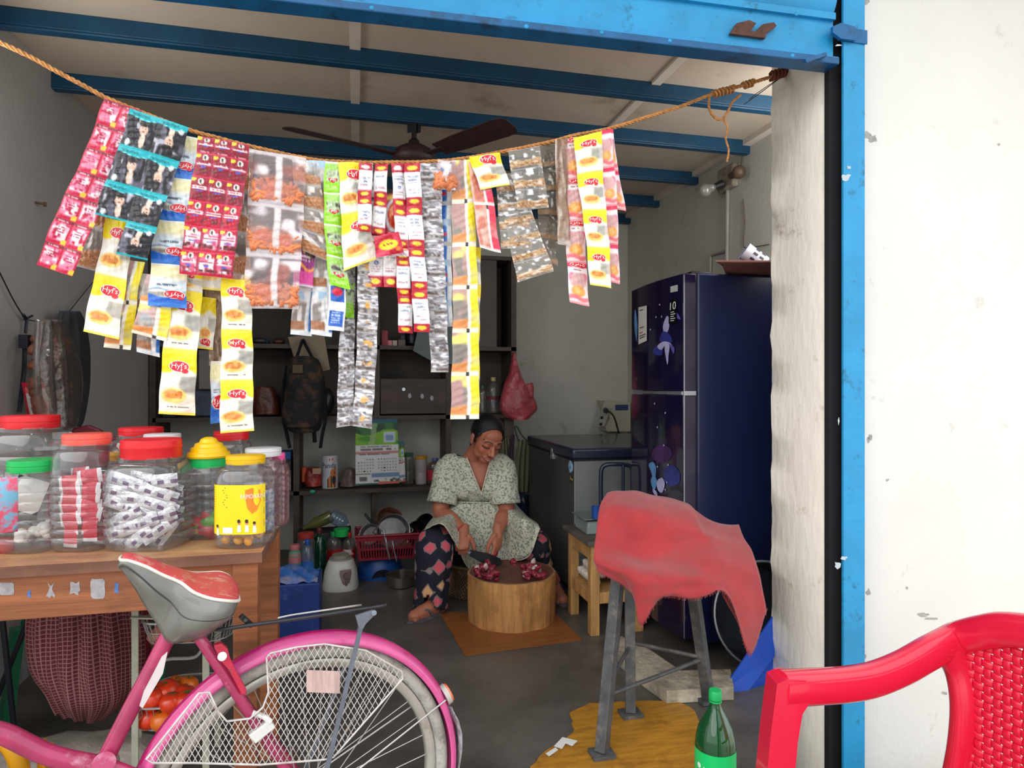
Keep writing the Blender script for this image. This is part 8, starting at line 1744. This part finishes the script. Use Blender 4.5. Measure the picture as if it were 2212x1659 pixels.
cbag = wall_cloth('hanging_snack_bag', 'clear bag of brown snacks hanging before the dark jacket', 'bag', [(690, 66, 110), (720, 60, 130), (780, 52, 150), (840, 56, 156), (900, 70, 150), (925, 84, 140)], .13, M_clr, .02)
M_bsn = mat('brown_snack', S(120, 70, 48), .5, var=.3, scale=20, bump=.4)
rg = random.Random(5)
mb = MB()
for k in range(60): mb.sphere(LX(rg.uniform(72, 146), rg.uniform(735, 915), .085), (.018, .020, .026), 8, R=rrot(rg, 2))
o = mb.build('snack_filling', M_bsn, cbag, smooth=180); o['kind'] = 'stuff'
pk = Paint(*np.meshgrid(np.linspace(0, 1, 25), np.linspace(0, 1, 37)), 3); pk.fill((206, 196, 196)); pk.oval((170, 90, 60), .62, .55, .24, .34).vband((176, 30, 44), -.1, .14).fill((120, 70, 60), 1, (np.abs(pk.U-.4+.2*(pk.V-.5)) < .09)*1.).band((180, 26, 50), -.1, .12).oval((220, 90, 100), .22, .2, .1, .07)
col = pk.c.copy(); col[..., :3] = lin(col[..., :3])
c4 = [on_y(a, b_, 2.70) for a, b_ in ((46, 826), (92, 828), (124, 908), (62, 916))]
mb = MB(); mb.grid([[(c4[0]*(1-u)+c4[1]*u)*(1-v)+(c4[3]*(1-u)+c4[2]*u)*v+Vector((0, -.02*math.sin(PI*u)*math.sin(PI*v), 0)) for u in np.linspace(0, 1, 25)] for v in np.linspace(0, 1, 37)]); tag(mb.build('printed_packet', M_film, None, smooth=180, colors=col.reshape(-1, 4)), 'red and white printed packet hanging above the largest jar', 'packet')
# ---------------- ceiling fan
M_fan = mat('brown_fan_enamel', S(62, 40, 40), .5, var=.2, scale=12)
fc = Vector((.262, 3.05, 2.175))
fan = thing('ceiling_fan', 'brown three bladed ceiling fan hanging from the blue beam', 'ceiling fan', fc)
mb = MB(); mb.lathe([(.02, .06), (.05, .055), (.085, .035), (.10, .01), (.10, -.01), (.085, -.032), (.05, -.045), (.02, -.05)][::-1], fc, 32); mb.build('motor', M_fan, fan, smooth=50)
mb = MB(); mb.tube([fc+UP*.055, fc+UP*.16], .012, 12); mb.lathe([(.03, .05), (.024, .08), (.014, .09)], fc, 16); mb.bar(fc+Vector((-.018, 0, .12)), fc+Vector((-.018, 0, .165)), .006, .03); mb.bar(fc+Vector((.018, 0, .12)), fc+Vector((.018, 0, .165)), .006, .03); mb.build('down_rod', mat('dark_rod', S(34, 30, 34), .5), fan)
for an in (-54, -157, 68):
    a = math.radians(an); d_ = Vector((math.cos(a), math.sin(a), 0)); s_ = Vector((-d_.y, d_.x, 0)); tl = math.radians(-13)
    sv = s_*math.cos(tl)+UP*math.sin(tl); mb = MB(); ol = []
    for t_, w_ in ((.17, .045), (.30, .055), (.54, .062), (.585, .055), (.60, .03)): ol.append(fc+d_*t_+sv*w_)
    ol += [p-2*(p-fc-d_*((p-fc).dot(d_))) for p in reversed(ol)]
    mb.prism(ol, (0, 0, .004)); bld = mb.build('blade', M_fan, fan, smooth=0)
    mb = MB(); mb.bar(fc+d_*.08, fc+d_*.20, .035, .006); mb.build('blade_iron', M_fan, bld, smooth=0)
# ================================================================ CAMERA AND LIGHT
sc = bpy.context.scene
cd = bpy.data.cameras.new('camera'); cam = bpy.data.objects.new('camera', cd); COL.objects.link(cam)
cd.sensor_fit = 'HORIZONTAL'; cd.sensor_width = 36; cd.lens = 36*FPX/2212; cd.clip_start = .02; cd.clip_end = 60
cam.location = (0, 0, CAMZ); cam.rotation_euler = (PI/2, 0, -YAW); sc.camera = cam
w = bpy.data.worlds.new('overcast_sky'); sc.world = w; w.use_nodes = True; N = w.node_tree.nodes; L = w.node_tree.links
bg = N['Background']; tc = N.new('ShaderNodeTexCoord'); sp = N.new('ShaderNodeSeparateXYZ'); L.new(tc.outputs['Generated'], sp.inputs[0])
rp = N.new('ShaderNodeValToRGB'); e = rp.color_ramp.elements
e[0].position = .0; e[0].color = (.42, .42, .40, 1); e[1].position = .55; e[1].color = (1., 1.02, 1.05, 1)
mr = N.new('ShaderNodeMapRange'); mr.inputs['From Min'].default_value = -1; L.new(sp.outputs['Z'], mr.inputs['Value'])
L.new(mr.outputs['Result'], rp.inputs['Fac']); L.new(rp.outputs['Color'], bg.inputs['Color']); bg.inputs['Strength'].default_value = 1.5
ld = bpy.data.lights.new('hazy_sun', 'SUN'); ld.energy = 1.2; ld.angle = math.radians(50); ld.color = (1, .98, .94)
lo = bpy.data.objects.new('hazy_sun', ld); COL.objects.link(lo); lo.rotation_euler = (math.radians(56), 0, math.radians(-42)); lo.location = (-1, -4, 5)
for nm, loc, rot, e in (('fill_light_side', (-1.14, 2.24, 1.95), (0, -PI/2+.1, .5), 7), ('fill_light_pillar', (1.9, 2.26, 2.0), (PI/2+.15, 0, .45), 7)):  # two unseen area lamps added to brighten the shop interior
    a = bpy.data.lights.new(nm, 'AREA'); a.shape = 'RECTANGLE'; a.size = .3; a.size_y = .8; a.energy = e; a.color = (1, .98, .95)
    o = bpy.data.objects.new(nm, a); COL.objects.link(o); o.location = loc; o.rotation_euler = rot
sc.view_settings.view_transform = 'Standard'; sc.view_settings.look = 'None'; sc.view_settings.exposure = 0.0; sc.view_settings.gamma = 1.0
sc.cycles.use_denoising = True; sc.cycles.max_bounces = 6; sc.cycles.transparent_max_bounces = 20; sc.cycles.caustics_reflective = False; sc.cycles.caustics_refractive = False
sc.cycles.sample_clamp_indirect = 6; sc.cycles.adaptive_threshold = .015
for o in bpy.data.objects:
    if '_o' in o: del o['_o']
